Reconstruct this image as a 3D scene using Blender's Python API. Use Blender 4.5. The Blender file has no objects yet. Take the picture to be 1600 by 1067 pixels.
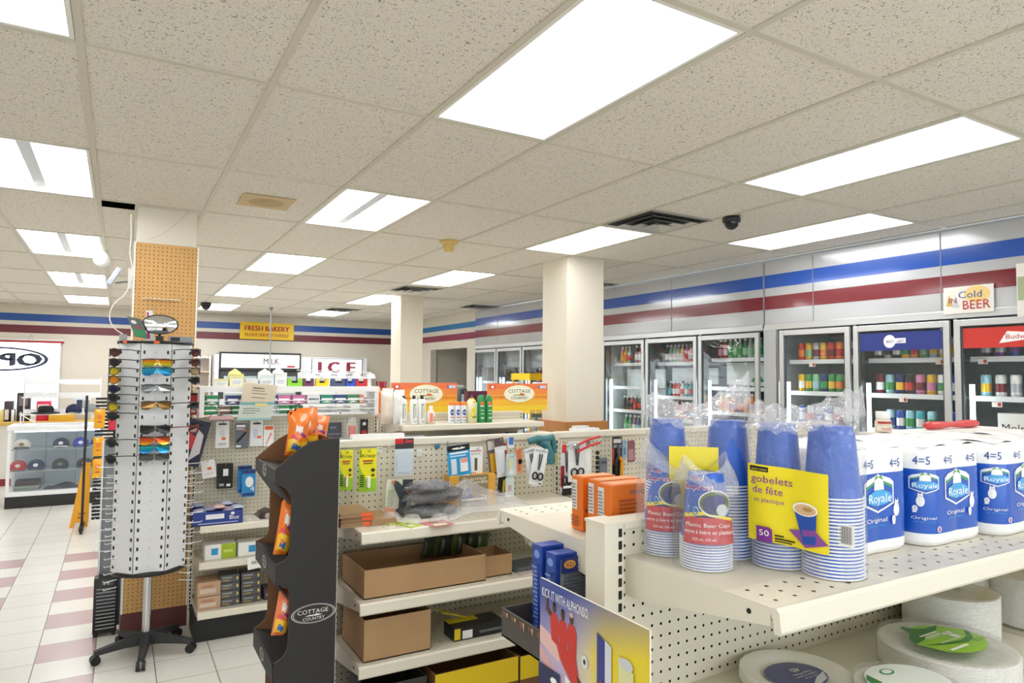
import bpy, bmesh, math, random
from mathutils import Vector, Matrix
from math import pi, sin, cos, radians
random.seed(7)
C = bpy.context.scene.collection
S = bpy.context.scene

# ---------------------------------------------------------------- camera
CAMZ = 1.65
YAW, PITCH, ROLL, FL = 0.52470, 0.05042, 0.00948, 1059.089
FW = Vector((sin(YAW)*cos(PITCH), cos(YAW)*cos(PITCH), sin(PITCH)))
_r = Vector((cos(YAW), -sin(YAW), 0)); _u = _r.cross(FW)
RT = _r*cos(ROLL)+_u*sin(ROLL); UP = -_r*sin(ROLL)+_u*cos(ROLL)
cam = bpy.data.objects.new('camera', bpy.data.cameras.new('camera')); C.objects.link(cam)
cam.matrix_world = Matrix(((RT.x, UP.x, -FW.x, 0), (RT.y, UP.y, -FW.y, 0), (RT.z, UP.z, -FW.z, CAMZ), (0, 0, 0, 1)))
cam.data.sensor_width = 36; cam.data.lens = FL*36/1600; cam.data.clip_start = 0.02; cam.data.clip_end = 100
S.camera = cam

# ---------------------------------------------------------------- world, exposure
S.view_settings.view_transform = 'Standard'; S.view_settings.look = 'None'
S.view_settings.gamma = 1; S.view_settings.use_curve_mapping = False
S.view_settings.exposure = 0.5
LAMP = 6.0          # radiance of the ceiling troffers
COOLER = 5.0        # radiance of the cooler tubes
S.cycles.max_bounces = 10; S.cycles.diffuse_bounces = 5; S.cycles.transparent_max_bounces = 16
S.cycles.caustics_reflective = False; S.cycles.caustics_refractive = False
W = bpy.data.worlds.new('world'); S.world = W; W.use_nodes = True
_bg = W.node_tree.nodes['Background']; _bg.inputs[0].default_value = (0.85, 0.93, 1.0, 1); _bg.inputs[1].default_value = 2.6

def PX(x, y, ax, val):
    """where the sight line through photo point (x, y) meets the world plane axis=val"""
    d = FW*FL+RT*(x-800)-UP*(y-533.5); o = Vector((0, 0, CAMZ))
    return o+d*((val-o[ax])/d[ax])

# ---------------------------------------------------------------- materials
_M = {}
def srgb(h):
    if isinstance(h, str):
        h = h.lstrip('#'); c = [int(h[i:i+2], 16)/255 for i in (0, 2, 4)]
    else: c = h
    return tuple(x/12.92 if x <= .04045 else ((x+.055)/1.055)**2.4 for x in c)+(1,)
def mat(col, rough=.5, metal=0, name=None, alpha=1, emit=0, coat=0, vary=0):
    key = (col, rough, metal, alpha, emit, coat, vary)
    if key in _M: return _M[key]
    m = bpy.data.materials.new(name or 'm'+str(len(_M))); m.use_nodes = True; b = m.node_tree.nodes['Principled BSDF']
    b.inputs['Base Color'].default_value = srgb(col); b.inputs['Roughness'].default_value = rough
    b.inputs['Metallic'].default_value = metal; b.inputs['Alpha'].default_value = alpha
    if coat: b.inputs['Coat Weight'].default_value = coat; b.inputs['Coat Roughness'].default_value = .08
    if emit: b.inputs['Emission Color'].default_value = srgb(col); b.inputs['Emission Strength'].default_value = emit
    if vary:
        nt = m.node_tree; tc = nt.nodes.new('ShaderNodeTexCoord'); n = nt.nodes.new('ShaderNodeTexNoise'); n.inputs['Scale'].default_value = 14; n.inputs['Detail'].default_value = 5
        hs = nt.nodes.new('ShaderNodeHueSaturation'); mp = nt.nodes.new('ShaderNodeMapRange'); mp.inputs[3].default_value = 1-vary; mp.inputs[4].default_value = 1+vary
        nt.links.new(tc.outputs['Object'], n.inputs['Vector']); nt.links.new(n.outputs['Fac'], mp.inputs[0]); nt.links.new(mp.outputs[0], hs.inputs['Value'])
        hs.inputs['Color'].default_value = srgb(col); nt.links.new(hs.outputs[0], b.inputs['Base Color'])
    _M[key] = m; return m
def nodes_mat(name):
    m = bpy.data.materials.new(name); m.use_nodes = True; nt = m.node_tree
    return m, nt, nt.nodes['Principled BSDF'], (lambda t, **k: _nn(nt, t, k))
def _nn(nt, t, k):
    n = nt.nodes.new(t)
    for a, v in k.items(): setattr(n, a, v)
    return n
def math_node(N, L, op, a, b=None, c=None):
    n = N('ShaderNodeMath', operation=op)
    for i, v in enumerate((a, b, c)):
        if v is None: continue
        if isinstance(v, (int, float)): n.inputs[i].default_value = v
        else: L(v, n.inputs[i])
    return n.outputs[0]

def peg_material(name, col, dx, dz, rad, board=False, axis='X', holecol=None):
    """perforated board: round holes cut through by transparency on a dx by dz pitch"""
    m, nt, b, N = nodes_mat(name); L = nt.links.new
    tc = N('ShaderNodeTexCoord'); sp = N('ShaderNodeSeparateXYZ'); L(tc.outputs['Object'], sp.inputs[0])
    u = sp.outputs['X' if axis == 'T' else axis]; v = sp.outputs['Z' if axis != 'T' else 'Y']
    def cell(s, p):
        f = math_node(N, L, 'FRACT', math_node(N, L, 'DIVIDE', math_node(N, L, 'ADD', s, 50.0), p))
        return math_node(N, L, 'MULTIPLY', math_node(N, L, 'SUBTRACT', f, .5), p)
    a, c = cell(u, dx), cell(v, dz)
    d = math_node(N, L, 'SQRT', math_node(N, L, 'ADD', math_node(N, L, 'MULTIPLY', a, a), math_node(N, L, 'MULTIPLY', c, c)))
    solid = math_node(N, L, 'GREATER_THAN', d, rad)
    b.inputs['Base Color'].default_value = srgb(col); b.inputs['Roughness'].default_value = .45
    if board:
        n = N('ShaderNodeTexNoise'); n.inputs['Scale'].default_value = 40; L(tc.outputs['Object'], n.inputs['Vector'])
        hs = N('ShaderNodeHueSaturation'); hs.inputs['Color'].default_value = srgb(col)
        L(math_node(N, L, 'MULTIPLY_ADD', n.outputs['Fac'], .3, .85), hs.inputs['Value']); L(hs.outputs[0], b.inputs['Base Color']); b.inputs['Roughness'].default_value = .6
    L(solid, b.inputs['Alpha'])
    return m
CREAM = mat('#e2dccb', .42, name='cream_enamel')
CREAM2 = mat('#dad4c3', .5, name='cream_shelf')
PEG = peg_material('cream_pegboard', '#ddd6c2', .0254*1.0, .0254, .0032)
PEGT = peg_material('perforated_deck', '#e2dccb', .05, .03, .004, axis='T')
PEGW = peg_material('wood_pegboard', '#cfa163', .0254, .0254, .0034, board=True)
HOLESHADE = mat('#3a3327', .9, name='hole_shade')  # dark sheet behind the peg holes, cavity shade put into its colour
WHITE = mat('#f4f4f2', .5); BLACK = mat('#141414', .5); GREY = mat('#8a8c8e', .5); CHROME = mat('#c8cacc', .25, 1)
ALU = mat('#d9dcde', .38, .8, name='brushed_aluminium'); STEEL = mat('#9fa3a6', .35, 1)
CARD = mat('#b5926a', .85, vary=.08, name='cardboard'); CARDIN = mat('#967350', .9, vary=.08)
BLUE = mat('#1f4fae', .5); RED = mat('#c3262b', .5); YEL = mat('#f3cf1d', .5); ORG = mat('#ee7424', .5); GRN = mat('#2f9a46', .5)
def film_material(name, a=.18, tint=(.97, .98, 1), wr=60., rough=.12, gl=.35):
    """clear wrinkled plastic film"""
    m, nt, b, N = nodes_mat(name); L = nt.links.new; nt.nodes.remove(b)
    out = nt.nodes['Material Output']; tr = N('ShaderNodeBsdfTransparent'); g = N('ShaderNodeBsdfGlossy'); d = N('ShaderNodeBsdfDiffuse')
    g.inputs['Roughness'].default_value = rough; d.inputs['Color'].default_value = (*tint, 1)
    tc = N('ShaderNodeTexCoord'); n = N('ShaderNodeTexNoise'); n.inputs['Scale'].default_value = wr; n.inputs['Detail'].default_value = 3; n.inputs['Distortion'].default_value = 1.5
    L(tc.outputs['Object'], n.inputs['Vector']); bp = N('ShaderNodeBump'); bp.inputs['Strength'].default_value = .9; bp.inputs['Distance'].default_value = .02
    L(n.outputs['Fac'], bp.inputs['Height']); L(bp.outputs[0], g.inputs['Normal'])
    fr = N('ShaderNodeLayerWeight'); fr.inputs[0].default_value = .35; L(bp.outputs[0], fr.inputs['Normal'])
    m1 = N('ShaderNodeMixShader'); m1.inputs[0].default_value = a; L(tr.outputs[0], m1.inputs[1]); L(d.outputs[0], m1.inputs[2])
    m2 = N('ShaderNodeMixShader'); L(math_node(N, L, 'MULTIPLY_ADD', fr.outputs['Facing'], gl, .04), m2.inputs[0]); L(m1.outputs[0], m2.inputs[1]); L(g.outputs[0], m2.inputs[2])
    L(m2.outputs[0], out.inputs[0]); return m
FILM = film_material('clear_film', .05, gl=.26); FILMW = film_material('milky_film', .25, gl=.4, wr=45.)
GLASS = film_material('cooler_glass', .03, (.8, .9, .95), 1., .03, .22)
GLASS2 = film_material('case_glass', .05, (.75, .85, .92), 1., .03, .25)

# ---------------------------------------------------------------- mesh builder
_TC = {}
def clip_strip(pts, a, b):
    def cut(P, val, keep_gt):
        out = []
        for i in range(len(P)):
            p, q = P[i], P[(i+1) % len(P)]; ip = (p[0] >= val) if keep_gt else (p[0] <= val); iq = (q[0] >= val) if keep_gt else (q[0] <= val)
            if ip: out.append(p)
            if ip != iq: t = (val-p[0])/(q[0]-p[0]); out.append((val, p[1]+(q[1]-p[1])*t))
        return out
    P = cut(pts, a, True); return cut(P, b, False) if len(P) > 2 else []
def text_geo(s):
    if s in _TC: return _TC[s]
    cu = bpy.data.curves.new('t', 'FONT'); cu.body = s; cu.resolution_u = 2
    o = bpy.data.objects.new('t', cu); C.objects.link(o); bpy.context.view_layer.update()
    me = bpy.data.meshes.new_from_object(o.evaluated_get(bpy.context.evaluated_depsgraph_get()))
    vs = [(v.co.x, v.co.y) for v in me.vertices]; fs = [tuple(p.vertices) for p in me.polygons]
    bpy.data.objects.remove(o); bpy.data.curves.remove(cu); bpy.data.meshes.remove(me)
    w = max((v[0] for v in vs), default=1)
    _TC[s] = (vs, fs, w); return _TC[s]

class MB:
    def __init__(s): s.v = []; s.f = []; s.mi = []; s.sm = []; s.mats = []; s.T = None
    def add(s, vs, fs, m, smooth=False):
        if m not in s.mats: s.mats.append(m)
        k = s.mats.index(m); n = len(s.v)
        s.v += [Vector(v) if s.T is None else s.T @ Vector(v) for v in vs]
        for f in fs: s.f.append([i+n for i in f]); s.mi.append(k); s.sm.append(smooth)
        return s
    def b6(s, x0, x1, y0, y1, z0, z1, m):
        if x0 > x1: x0, x1 = x1, x0
        if y0 > y1: y0, y1 = y1, y0
        if z0 > z1: z0, z1 = z1, z0
        v = [(x, y, z) for z in (z0, z1) for y in (y0, y1) for x in (x0, x1)]
        return s.add(v, [(0, 2, 3, 1), (4, 5, 7, 6), (0, 1, 5, 4), (2, 6, 7, 3), (0, 4, 6, 2), (1, 3, 7, 5)], m)
    def box(s, c, d, m): return s.b6(c[0]-d[0]/2, c[0]+d[0]/2, c[1]-d[1]/2, c[1]+d[1]/2, c[2]-d[2]/2, c[2]+d[2]/2, m)
    def rbox(s, x0, x1, y0, y1, z0, z1, r, m, n=4):
        """upright box with rounded vertical edges and softened top and bottom"""
        pts = []
        for cx, cy, a0 in ((x1-r, y1-r, 0), (x0+r, y1-r, pi/2), (x0+r, y0+r, pi), (x1-r, y0+r, 1.5*pi)):
            for i in range(n+1): a = a0+i*pi/2/n; pts.append((cx, cy, cos(a), sin(a)))
        rings = []
        for z, k in ((z0, r*.5), (z0+r*.5, 0), (z1-r*.5, 0), (z1, r*.5)):
            rings.append([(p[0]+p[2]*(r-k), p[1]+p[3]*(r-k), z) for p in pts])
        return s.rings(rings, m, smooth=True, caps=True)
    def rings(s, R, m, smooth=True, caps=False, closed=True):
        n = len(R[0]); vs = [p for r in R for p in r]; fs = []
        for j in range(len(R)-1):
            for i in range(n if closed else n-1):
                a = j*n+i; b = j*n+(i+1) % n; fs.append((a, b, b+n, a+n))
        s.add(vs, fs, m, smooth)
        if caps: s.add(R[0], [tuple(reversed(range(n)))], m); s.add(R[-1], [tuple(range(n))], m)
        return s
    def cyl(s, p0, p1, r, m, r1=None, n=12, caps=True, smooth=True):
        p0 = Vector(p0); p1 = Vector(p1); d = (p1-p0).normalized(); a = d.orthogonal().normalized(); b = d.cross(a)
        r1 = r if r1 is None else r1
        return s.rings([[p+(a*cos(2*pi*i/n)+b*sin(2*pi*i/n))*q for i in range(n)] for p, q in ((p0, r), (p1, r1))], m, smooth, caps)
    def tube(s, pts, r, m, n=6):
        pts = [Vector(p) for p in pts]; R = []; a = None
        for i, p in enumerate(pts):
            d = (pts[min(i+1, len(pts)-1)]-pts[max(i-1, 0)]).normalized()
            a = d.orthogonal().normalized() if a is None else (a-d*a.dot(d)).normalized(); b = d.cross(a)
            R.append([p+(a*cos(2*pi*k/n)+b*sin(2*pi*k/n))*r for k in range(n)])
        return s.rings(R, m, True, True)
    def lathe(s, prof, m, n=20, c=(0, 0, 0), sx=1, sy=1, caps=False):
        return s.rings([[(c[0]+r*cos(2*pi*i/n)*sx, c[1]+r*sin(2*pi*i/n)*sy, c[2]+z) for i in range(n)] for r, z in prof], m, True, caps)
    def prism(s, poly, fn, d0, d1, m):
        """polygon (u, v) swept from depth d0 to d1; fn(u, v, d) gives the point"""
        n = len(poly); vs = [fn(u, v, d0) for u, v in poly]+[fn(u, v, d1) for u, v in poly]
        return s.add(vs, [tuple(range(n)), tuple(reversed(range(n, 2*n)))]+[(i, (i+1) % n, n+(i+1) % n, n+i) for i in range(n)], m)
    def sheet(s, nu, nv, fn, m, smooth=True):
        vs = [fn(i/nu, j/nv) for j in range(nv+1) for i in range(nu+1)]
        return s.add(vs, [(j*(nu+1)+i, j*(nu+1)+i+1, (j+1)*(nu+1)+i+1, (j+1)*(nu+1)+i) for j in range(nv) for i in range(nu)], m, smooth)
    def art(s, fn, shapes, W=1., H=1., step=0, lift=.0004):
        """flat print: fn(u, v, off) in metres; shapes in 0..1 of W, H"""
        for k, sh in enumerate(shapes):
            off = lift*(k+1); t = sh[0]; m = sh[-1]
            if t == 'r':
                u0, v0, u1, v1 = sh[1]*W, sh[2]*H, sh[3]*W, sh[4]*H; 
                if not step: s.sheet(1, 1, lambda a, b: fn(u0+(u1-u0)*a, v0+(v1-v0)*b, off), m, False); continue
                ks = [u0]+[k*step for k in range(int(math.floor(u0/step))+1, int(math.ceil(u1/step))) if u0+1e-6 < k*step < u1-1e-6]+[u1]
                s.add([fn(a, v, off) for v in (v0, v1) for a in ks], [(i, i+1, len(ks)+i+1, len(ks)+i) for i in range(len(ks)-1)], m)
            elif t in 'ep':
                if t == 'e': pts = [((sh[1]+sh[3]*cos(i*pi/12))*W, (sh[2]+sh[4]*sin(i*pi/12))*H) for i in range(24)]
                else: pts = [(a*W, b*H) for a, b in sh[1]]
                if not step: s.add([fn(a, b, off) for a, b in pts], [tuple(range(len(pts)))], m); continue
                u = math.floor(min(p[0] for p in pts)/step)*step; ue = max(p[0] for p in pts)
                while u < ue:
                    q = clip_strip(pts, u, u+step)
                    if len(q) > 2: s.add([fn(a, b, off) for a, b in q], [tuple(range(len(q)))], m)
                    u += step
            elif t == 't':      # ('t', text, u, v, height, width or 0, material): u, v is the lower left corner
                vs, fs, w = text_geo(sh[1]); h = sh[4]*H/.72; wx = h if not sh[5] else sh[5]*W/w
                s.add([fn(sh[2]*W+x*wx, sh[3]*H+y*h, off) for x, y in vs], fs, m)
        return s
    def build(s, name, parent=None, loc=None, bevel=0):
        me = bpy.data.meshes.new(name); o = bpy.data.objects.new(name, me); C.objects.link(o)
        if loc is not None: off = Vector(loc)
        else:
            off = Vector((0, 0, 0)); q = parent
            while q:
                if q.name in WL: off = WL[q.name]; break
                q = q.parent
        me.from_pydata([v-off for v in s.v], [], s.f)
        for m in s.mats: me.materials.append(m)
        me.polygons.foreach_set('material_index', s.mi); me.polygons.foreach_set('use_smooth', s.sm); me.update()
        if parent: o.parent = parent
        elif loc is not None: o.location = loc
        if bevel:
            b = o.modifiers.new('bevel', 'BEVEL'); b.width = bevel; b.segments = 2; b.limit_method = 'ANGLE'; b.angle_limit = radians(50)
        return o
WL = {}      # offset of things whose parts are written in world coordinates
def tag(o, label, cat, group=None, kind=None):
    if label: o['label'] = label
    if cat: o['category'] = cat
    if group: o['group'] = group
    if kind: o['kind'] = kind
    return o
def thing(name, label, cat, loc=(0, 0, 0), rz=0, group=None, world=True):
    """an Empty at the thing's base; with world=True its parts are written in world coordinates"""
    o = bpy.data.objects.new(name, None); C.objects.link(o); o.location = loc; o.rotation_euler[2] = rz; o.empty_display_size = .05
    if world: WL[o.name] = Vector(loc)
    return tag(o, label, cat, group)
def struct(name, mb, loc=(0, 0, 0), bevel=0):
    o = mb.build(name, None, loc, bevel); o['kind'] = 'structure'; return o
def single(name, mb, loc, label, cat, group=None, bevel=0, kind=None): return tag(mb.build(name, None, loc, bevel), label, cat, group, kind)
def dup(root, loc, rz=None, label=None, group=None, sc=None):
    r = root.copy(); C.objects.link(r); r.location = loc
    if rz is not None: r.rotation_euler[2] = rz
    if sc: r.scale = (sc, sc, sc)
    if label: r['label'] = label
    if group: r['group'] = group
    for ch in list(root.children):
        c = ch.copy(); C.objects.link(c); c.parent = r
        for g in list(ch.children):
            d = g.copy(); C.objects.link(d); d.parent = c
    return r
def F_front(x0, y, z0): return lambda u, v, o: (x0+u, y-o, z0+v)         # a face looking towards -Y
def F_left(x, y1, z0): return lambda u, v, o: (x-o, y1-u, z0+v)          # a face looking towards -X, u runs to -Y
def F_top(x0, y0, z): return lambda u, v, o: (x0+u, y0+v, z+o)
def rect_y(x0, y0, x1, y1, Y):
    """world rectangle on the plane Y=const behind a photo rectangle: x0, x1, z0, z1"""
    ym = (y0+y1)/2; xm = (x0+x1)/2
    return PX(x0, ym, 1, Y).x, PX(x1, ym, 1, Y).x, PX(xm, y1, 1, Y).z, PX(xm, y0, 1, Y).z
ORD = ['first', 'second', 'third', 'fourth', 'fifth', 'sixth', 'seventh', 'eighth', 'ninth', 'tenth', 'eleventh', 'twelfth', 'thirteenth', 'fourteenth', 'fifteenth', 'sixteenth']
# ================================================================ the room
ZC = 2.727; YB = 13.4; XR = 5.08; XL = -6.2; YF = -3.6
GX = [-6.2, -5.54, -4.94, -4.33, -3.72, -3.12, -2.52, -1.93, -1.34, -.735, -.145, .458, 1.086, 1.663, 2.338, 2.921, 3.463, 4.157, 4.717, XR]
GY = [YF, -2.25, -1.03, .19, 1.407, 2.583, 3.822, 4.906, 6.266, 7.499, 8.757, 10.16, 11.38, 12.6, YB]
ix = lambda x: min(range(len(GX)), key=lambda i: abs(GX[i]-x)); iy = lambda y: min(range(len(GY)), key=lambda i: abs(GY[i]-y))
i1, i4, i6, iL = ix(1.086), ix(2.921), ix(4.157), ix(-.735)
j0 = iy(1.407)
LIGHTS = [(i1, j0, 'big'), (i1, j0+2, 'half'), (i1, j0+4, 'x'), (i1, j0+6, 'x'), (i1, j0+8, 'x'), (i4, j0, 'x'), (i4, j0+2, 'x'), (i4, j0+4, 'x'), (i4, j0+6, 'x'), (i4, j0+8, 'x'),
          (i6, j0+1, 'x'), (iL, j0, 'x'), (iL, j0+2, 'tubes'), (iL, j0+4, 'tubes'), (iL, j0+6, 'tubes'), (iL, j0+8, 'x'), (i1, j0-2, 'x'), (i4, j0-2, 'x'), (iL, j0-2, 'x'), (iL-5, j0, 'x'), (iL-5, j0+4, 'x'), (iL-5, j0+8, 'x'), (i6, j0-1, 'x')]  # fixtures behind, far left and beside the camera are unseen, added for illumination
LC = {(a, b) for a, b, c in LIGHTS}
hole = (ix(-.145), iy(4.906))

# floor
m, nt, b, N = nodes_mat('floor_tiles'); L = nt.links.new
tc = N('ShaderNodeTexCoord'); sp = N('ShaderNodeSeparateXYZ'); L(tc.outputs['Object'], sp.inputs[0])
MN = lambda *a: math_node(N, L, *a)
ux = MN('DIVIDE', MN('ADD', sp.outputs['X'], .065+.295*40), .295); uy = MN('DIVIDE', MN('ADD', sp.outputs['Y'], 30*.295-4.43), .295)
cx, cy, fx, fy = MN('FLOOR', ux), MN('FLOOR', uy), MN('FRACT', ux), MN('FRACT', uy)
gx = MN('MINIMUM', fx, MN('SUBTRACT', 1., fx)); gy = MN('MINIMUM', fy, MN('SUBTRACT', 1., fy))
grout = MN('MAXIMUM', MN('LESS_THAN', gx, .0105), MN('LESS_THAN', gy, .007))
colA = MN('COMPARE', cx, 39., .1); colB = MN('COMPARE', cx, 37., .1); par = MN('MODULO', cy, 2.)
pink0 = MN('ADD', MN('MULTIPLY', colA, par), MN('MULTIPLY', colB, par))
pink = MN('MULTIPLY', pink0, MN('LESS_THAN', sp.outputs['Y'], 7.6))
cb = N('ShaderNodeCombineXYZ'); L(cx, cb.inputs[0]); L(cy, cb.inputs[1]); wn = N('ShaderNodeTexWhiteNoise', noise_dimensions='2D'); L(cb.outputs[0], wn.inputs['Vector'])
nz = N('ShaderNodeTexNoise'); nz.inputs['Scale'].default_value = 5; nz.inputs['Detail'].default_value = 6; L(tc.outputs['Object'], nz.inputs['Vector'])
mx1 = N('ShaderNodeMix', data_type='RGBA'); mx1.inputs[6].default_value = srgb('#dcdad2'); mx1.inputs[7].default_value = srgb('#b59a9c'); L(pink, mx1.inputs[0])
hs = N('ShaderNodeHueSaturation'); L(mx1.outputs[2], hs.inputs['Color']); L(MN('ADD', MN('MULTIPLY_ADD', wn.outputs[0], .05, .95), MN('MULTIPLY', nz.outputs['Fac'], .03)), hs.inputs['Value'])
mx2 = N('ShaderNodeMix', data_type='RGBA'); mx2.inputs[7].default_value = srgb('#7b7468'); L(hs.outputs[0], mx2.inputs[6]); L(grout, mx2.inputs[0]); L(mx2.outputs[2], b.inputs['Base Color'])
b.inputs['Roughness'].default_value = .28
bp = N('ShaderNodeBump'); bp.inputs['Strength'].default_value = .3; bp.inputs['Distance'].default_value = .002; L(MN('SUBTRACT', 1., grout), bp.inputs['Height']); L(bp.outputs[0], b.inputs['Normal'])
struct('floor', MB().b6(XL-.1, XR+2.2, YF-.1, YB+.1, -.1, 0, m))

# ceiling boards with fissures, laid in a metal grid
m, nt, b, N = nodes_mat('fissured_ceiling_board'); L = nt.links.new; MN = lambda *a: math_node(N, L, *a)
tc = N('ShaderNodeTexCoord'); mp = N('ShaderNodeMapping'); mp.inputs['Scale'].default_value = (1, 1, 1); L(tc.outputs['Object'], mp.inputs[0])
n1 = N('ShaderNodeTexNoise'); n1.inputs['Scale'].default_value = 95; n1.inputs['Detail'].default_value = 2.5; n1.inputs['Distortion'].default_value = 1.4; L(mp.outputs[0], n1.inputs['Vector'])
n2 = N('ShaderNodeTexNoise'); n2.inputs['Scale'].default_value = 260; n2.inputs['Detail'].default_value = 1; L(mp.outputs[0], n2.inputs['Vector'])
f1 = MN('LESS_THAN', n1.outputs['Fac'], .37); f2 = MN('LESS_THAN', n2.outputs['Fac'], .33)
mask = MN('MINIMUM', MN('ADD', f1, f2), 1.)
mx = N('ShaderNodeMix', data_type='RGBA'); mx.inputs[6].default_value = srgb('#e6e0d5'); mx.inputs[7].default_value = srgb('#918977'); L(mask, mx.inputs[0]); L(mx.outputs[2], b.inputs['Base Color']); b.inputs['Roughness'].default_value = .95
CEIL = m
mb = MB()
for i in range(len(GX)-1):
    for j in range(len(GY)-1):
        if (i, j) in LC: continue
        y1 = GY[j+1]
        if (i, j) == hole: mb.add([(GX[i]+.02, GY[j], ZC), (GX[i+1], GY[j], ZC), (GX[i+1], GY[j]+.02, ZC), (GX[i]+.02, GY[j]+.02, ZC)], [(0, 1, 2, 3)], m)
        ya = GY[j]+(.22 if (i, j) == hole else 0)
        mb.add([(GX[i], ya, ZC), (GX[i+1], ya, ZC), (GX[i+1], y1, ZC), (GX[i], y1, ZC)], [(0, 1, 2, 3)], m)
        if (i, j) == hole: mb.add([(GX[i]+.2, GY[j], ZC), (GX[i+1], GY[j], ZC), (GX[i+1], ya, ZC), (GX[i]+.2, ya, ZC)], [(0, 1, 2, 3)], m)
mb.b6(XL-.1, XR+2.2, YF-.1, YB+.1, ZC+.35, ZC+.4, mat('#4a4742', .9))
struct('ceiling', mb)
TB = mat('#cfc9b8', .5, name='grid_enamel'); mb = MB()
for x in GX[1:-1]: mb.b6(x-.012, x+.012, YF, YB, ZC-.006, ZC+.03, TB)
for y in GY[1:-1]: mb.b6(XL, XR, y-.012, y+.012, ZC-.0055, ZC+.03, TB)
mb.b6(XL, XR, YB-.025, YB, ZC-.006, ZC+.02, TB); mb.b6(XR-.05, XR, YF, YB, ZC-.004, ZC+.02, TB)
struct('trim_1', mb)['label'] = 'cream metal grid carrying the ceiling boards'

WALLC = mat('#d9d3c6', .75, name='cream_wall', vary=.02)
SB = mat('#1d4f9e', .4, name='blue_band'); SM = mat('#6a2430', .4, name='maroon_band')
# back wall with the shop window at the left
wx1 = -.82; wz0, wz1 = .92, 2.12
mb = MB().b6(wx1, XR+2.2, YB, YB+.15, 0, ZC+.35, WALLC).b6(XL, wx1, YB, YB+.15, 0, wz0, WALLC).b6(XL, wx1, YB, YB+.15, wz1, ZC+.35, WALLC)
struct('wall_back', mb)
struct('trim_2', MB().b6(XL, XR, YB-.004, YB, 2.462, 2.58, SB))['label'] = 'blue painted band along the back wall'
struct('trim_3', MB().b6(XL, XR, YB-.004, YB, 2.268, 2.395, SM))['label'] = 'maroon painted band along the back wall'
# right wall (behind the coolers) with the passage near the far corner
dY0, dY1, dz = 10.29, 11.84, 2.12
mb = MB().b6(XR, XR+.12, dY1, YB, 0, ZC+.35, WALLC).b6(XR, XR+.12, 9.9, dY0, 0, ZC+.35, WALLC).b6(XR, XR+.12, dY0, dY1, dz, ZC+.35, WALLC)
mb.b6(XR, XR+.12, YF, .2, 0, ZC+.35, WALLC)
mb.b6(XR+2.1, XR+2.2, 9.9, YB, 0, ZC+.35, WALLC).b6(XR+.12, XR+2.2, 9.78, 9.88, 0, ZC+.35, WALLC)
mb.b6(XR+.12, XR+1.1, 11.9, 12.0, 0, ZC+.35, WALLC)
struct('wall_right', mb)
struct('trim_4', MB().b6(XR-.004, XR, 9.86, YB, 2.455, 2.55, mat('#2a78b4', .4)))['label'] = 'light blue painted band on the short right wall'
struct('trim_5', MB().b6(XR-.004, XR, 9.86, YB, 2.26, 2.37, mat('#8c3350', .4)))['label'] = 'plum painted band on the short right wall'
struct('wall_left', MB().b6(XL-.12, XL, YF, YB, 0, ZC+.35, WALLC))
# front wall behind the camera, glazed shop front
mb = MB().b6(XL, XR+.12, YF-.15, YF, 0, .7, WALLC).b6(XL, XR+.12, YF-.15, YF, 2.3, ZC+.35, WALLC)
for x in (XL, -3.4, -.6, 2.2, XR-.1): mb.b6(x, x+.2, YF-.15, YF, .7, 2.3, WALLC)
struct('wall_front', mb)
gl = film_material('window_glass', .02, (1, 1, 1), 1., .02, .1)
mb = MB().b6(XL, wx1, YB+.08, YB+.085, wz0, wz1, gl)
ow = struct('window_1', mb); ow['label'] = 'bright shop window in the back wall'
mb = MB(); FR = mat('#e8e8e6', .4)
mb.b6(wx1-.03, wx1, YB+.03, YB+.12, wz0, wz1, FR).b6(XL, wx1, YB+.03, YB+.12, wz0, wz0+.03, FR).b6(-2.6, -2.55, YB+.05, YB+.1, wz0, wz1, FR)
mb.build('window_frame', ow)
mb = MB(); mb.b6(-2.9, wx1+.02, YB-.03, YB-.002, wz1-.01, wz1+.025, mat('#b4333c', .5)); mb.b6(-2.9, wx1+.02, YB-.035, YB-.002, wz1+.025, wz1+.05, FR); mb.build('window_header', ow)
# vertical blind slats gathered at the right side of the window
mb = MB()
for k in range(9): mb.b6(-1.09+k*.03, -1.087+k*.03, YB-.0+.0, YB+.06, wz0+.02, wz1-.02, mat('#d6dce0', .6))
mb.build('blind', ow)
# daylight outside: pale paving and a far white facade
struct('ground', MB().b6(-14, 8, YB+.16, YB+14, -.12, -.02, mat('#c9ccd0', .9)))
single('outside_wall', MB().b6(-14, 2, YB+9, YB+9.4, 0, 1.6, mat('#cfd6d8', .9)), (0, 0, 0), 'pale low building seen through the shop window', 'building')

# baseboards
struct('baseboard_back', MB().b6(XL, XR, YB-.012, YB, 0, .1, mat('#8c3340', .6)))

# pillars
PIL = mat('#e6dfce', .6, name='pillar_paint')
def pillar(x0, x1, y0, y1): return struct('pillar', MB().b6(x0, x1, y0, y1, 0, ZC+.02, PIL), bevel=.006)
p1 = pillar(.072, .425, 5.0, 5.42); p2 = pillar(3.45, 3.86, 4.98, 5.39); p3 = pillar(3.26, 3.58, 8.62, 9.0)
p1['label'] = 'cream pillar behind the sunglasses stand'; p2['label'] = 'cream pillar in front of the drink coolers'; p3['label'] = 'farthest cream pillar near the back wall'
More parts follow.
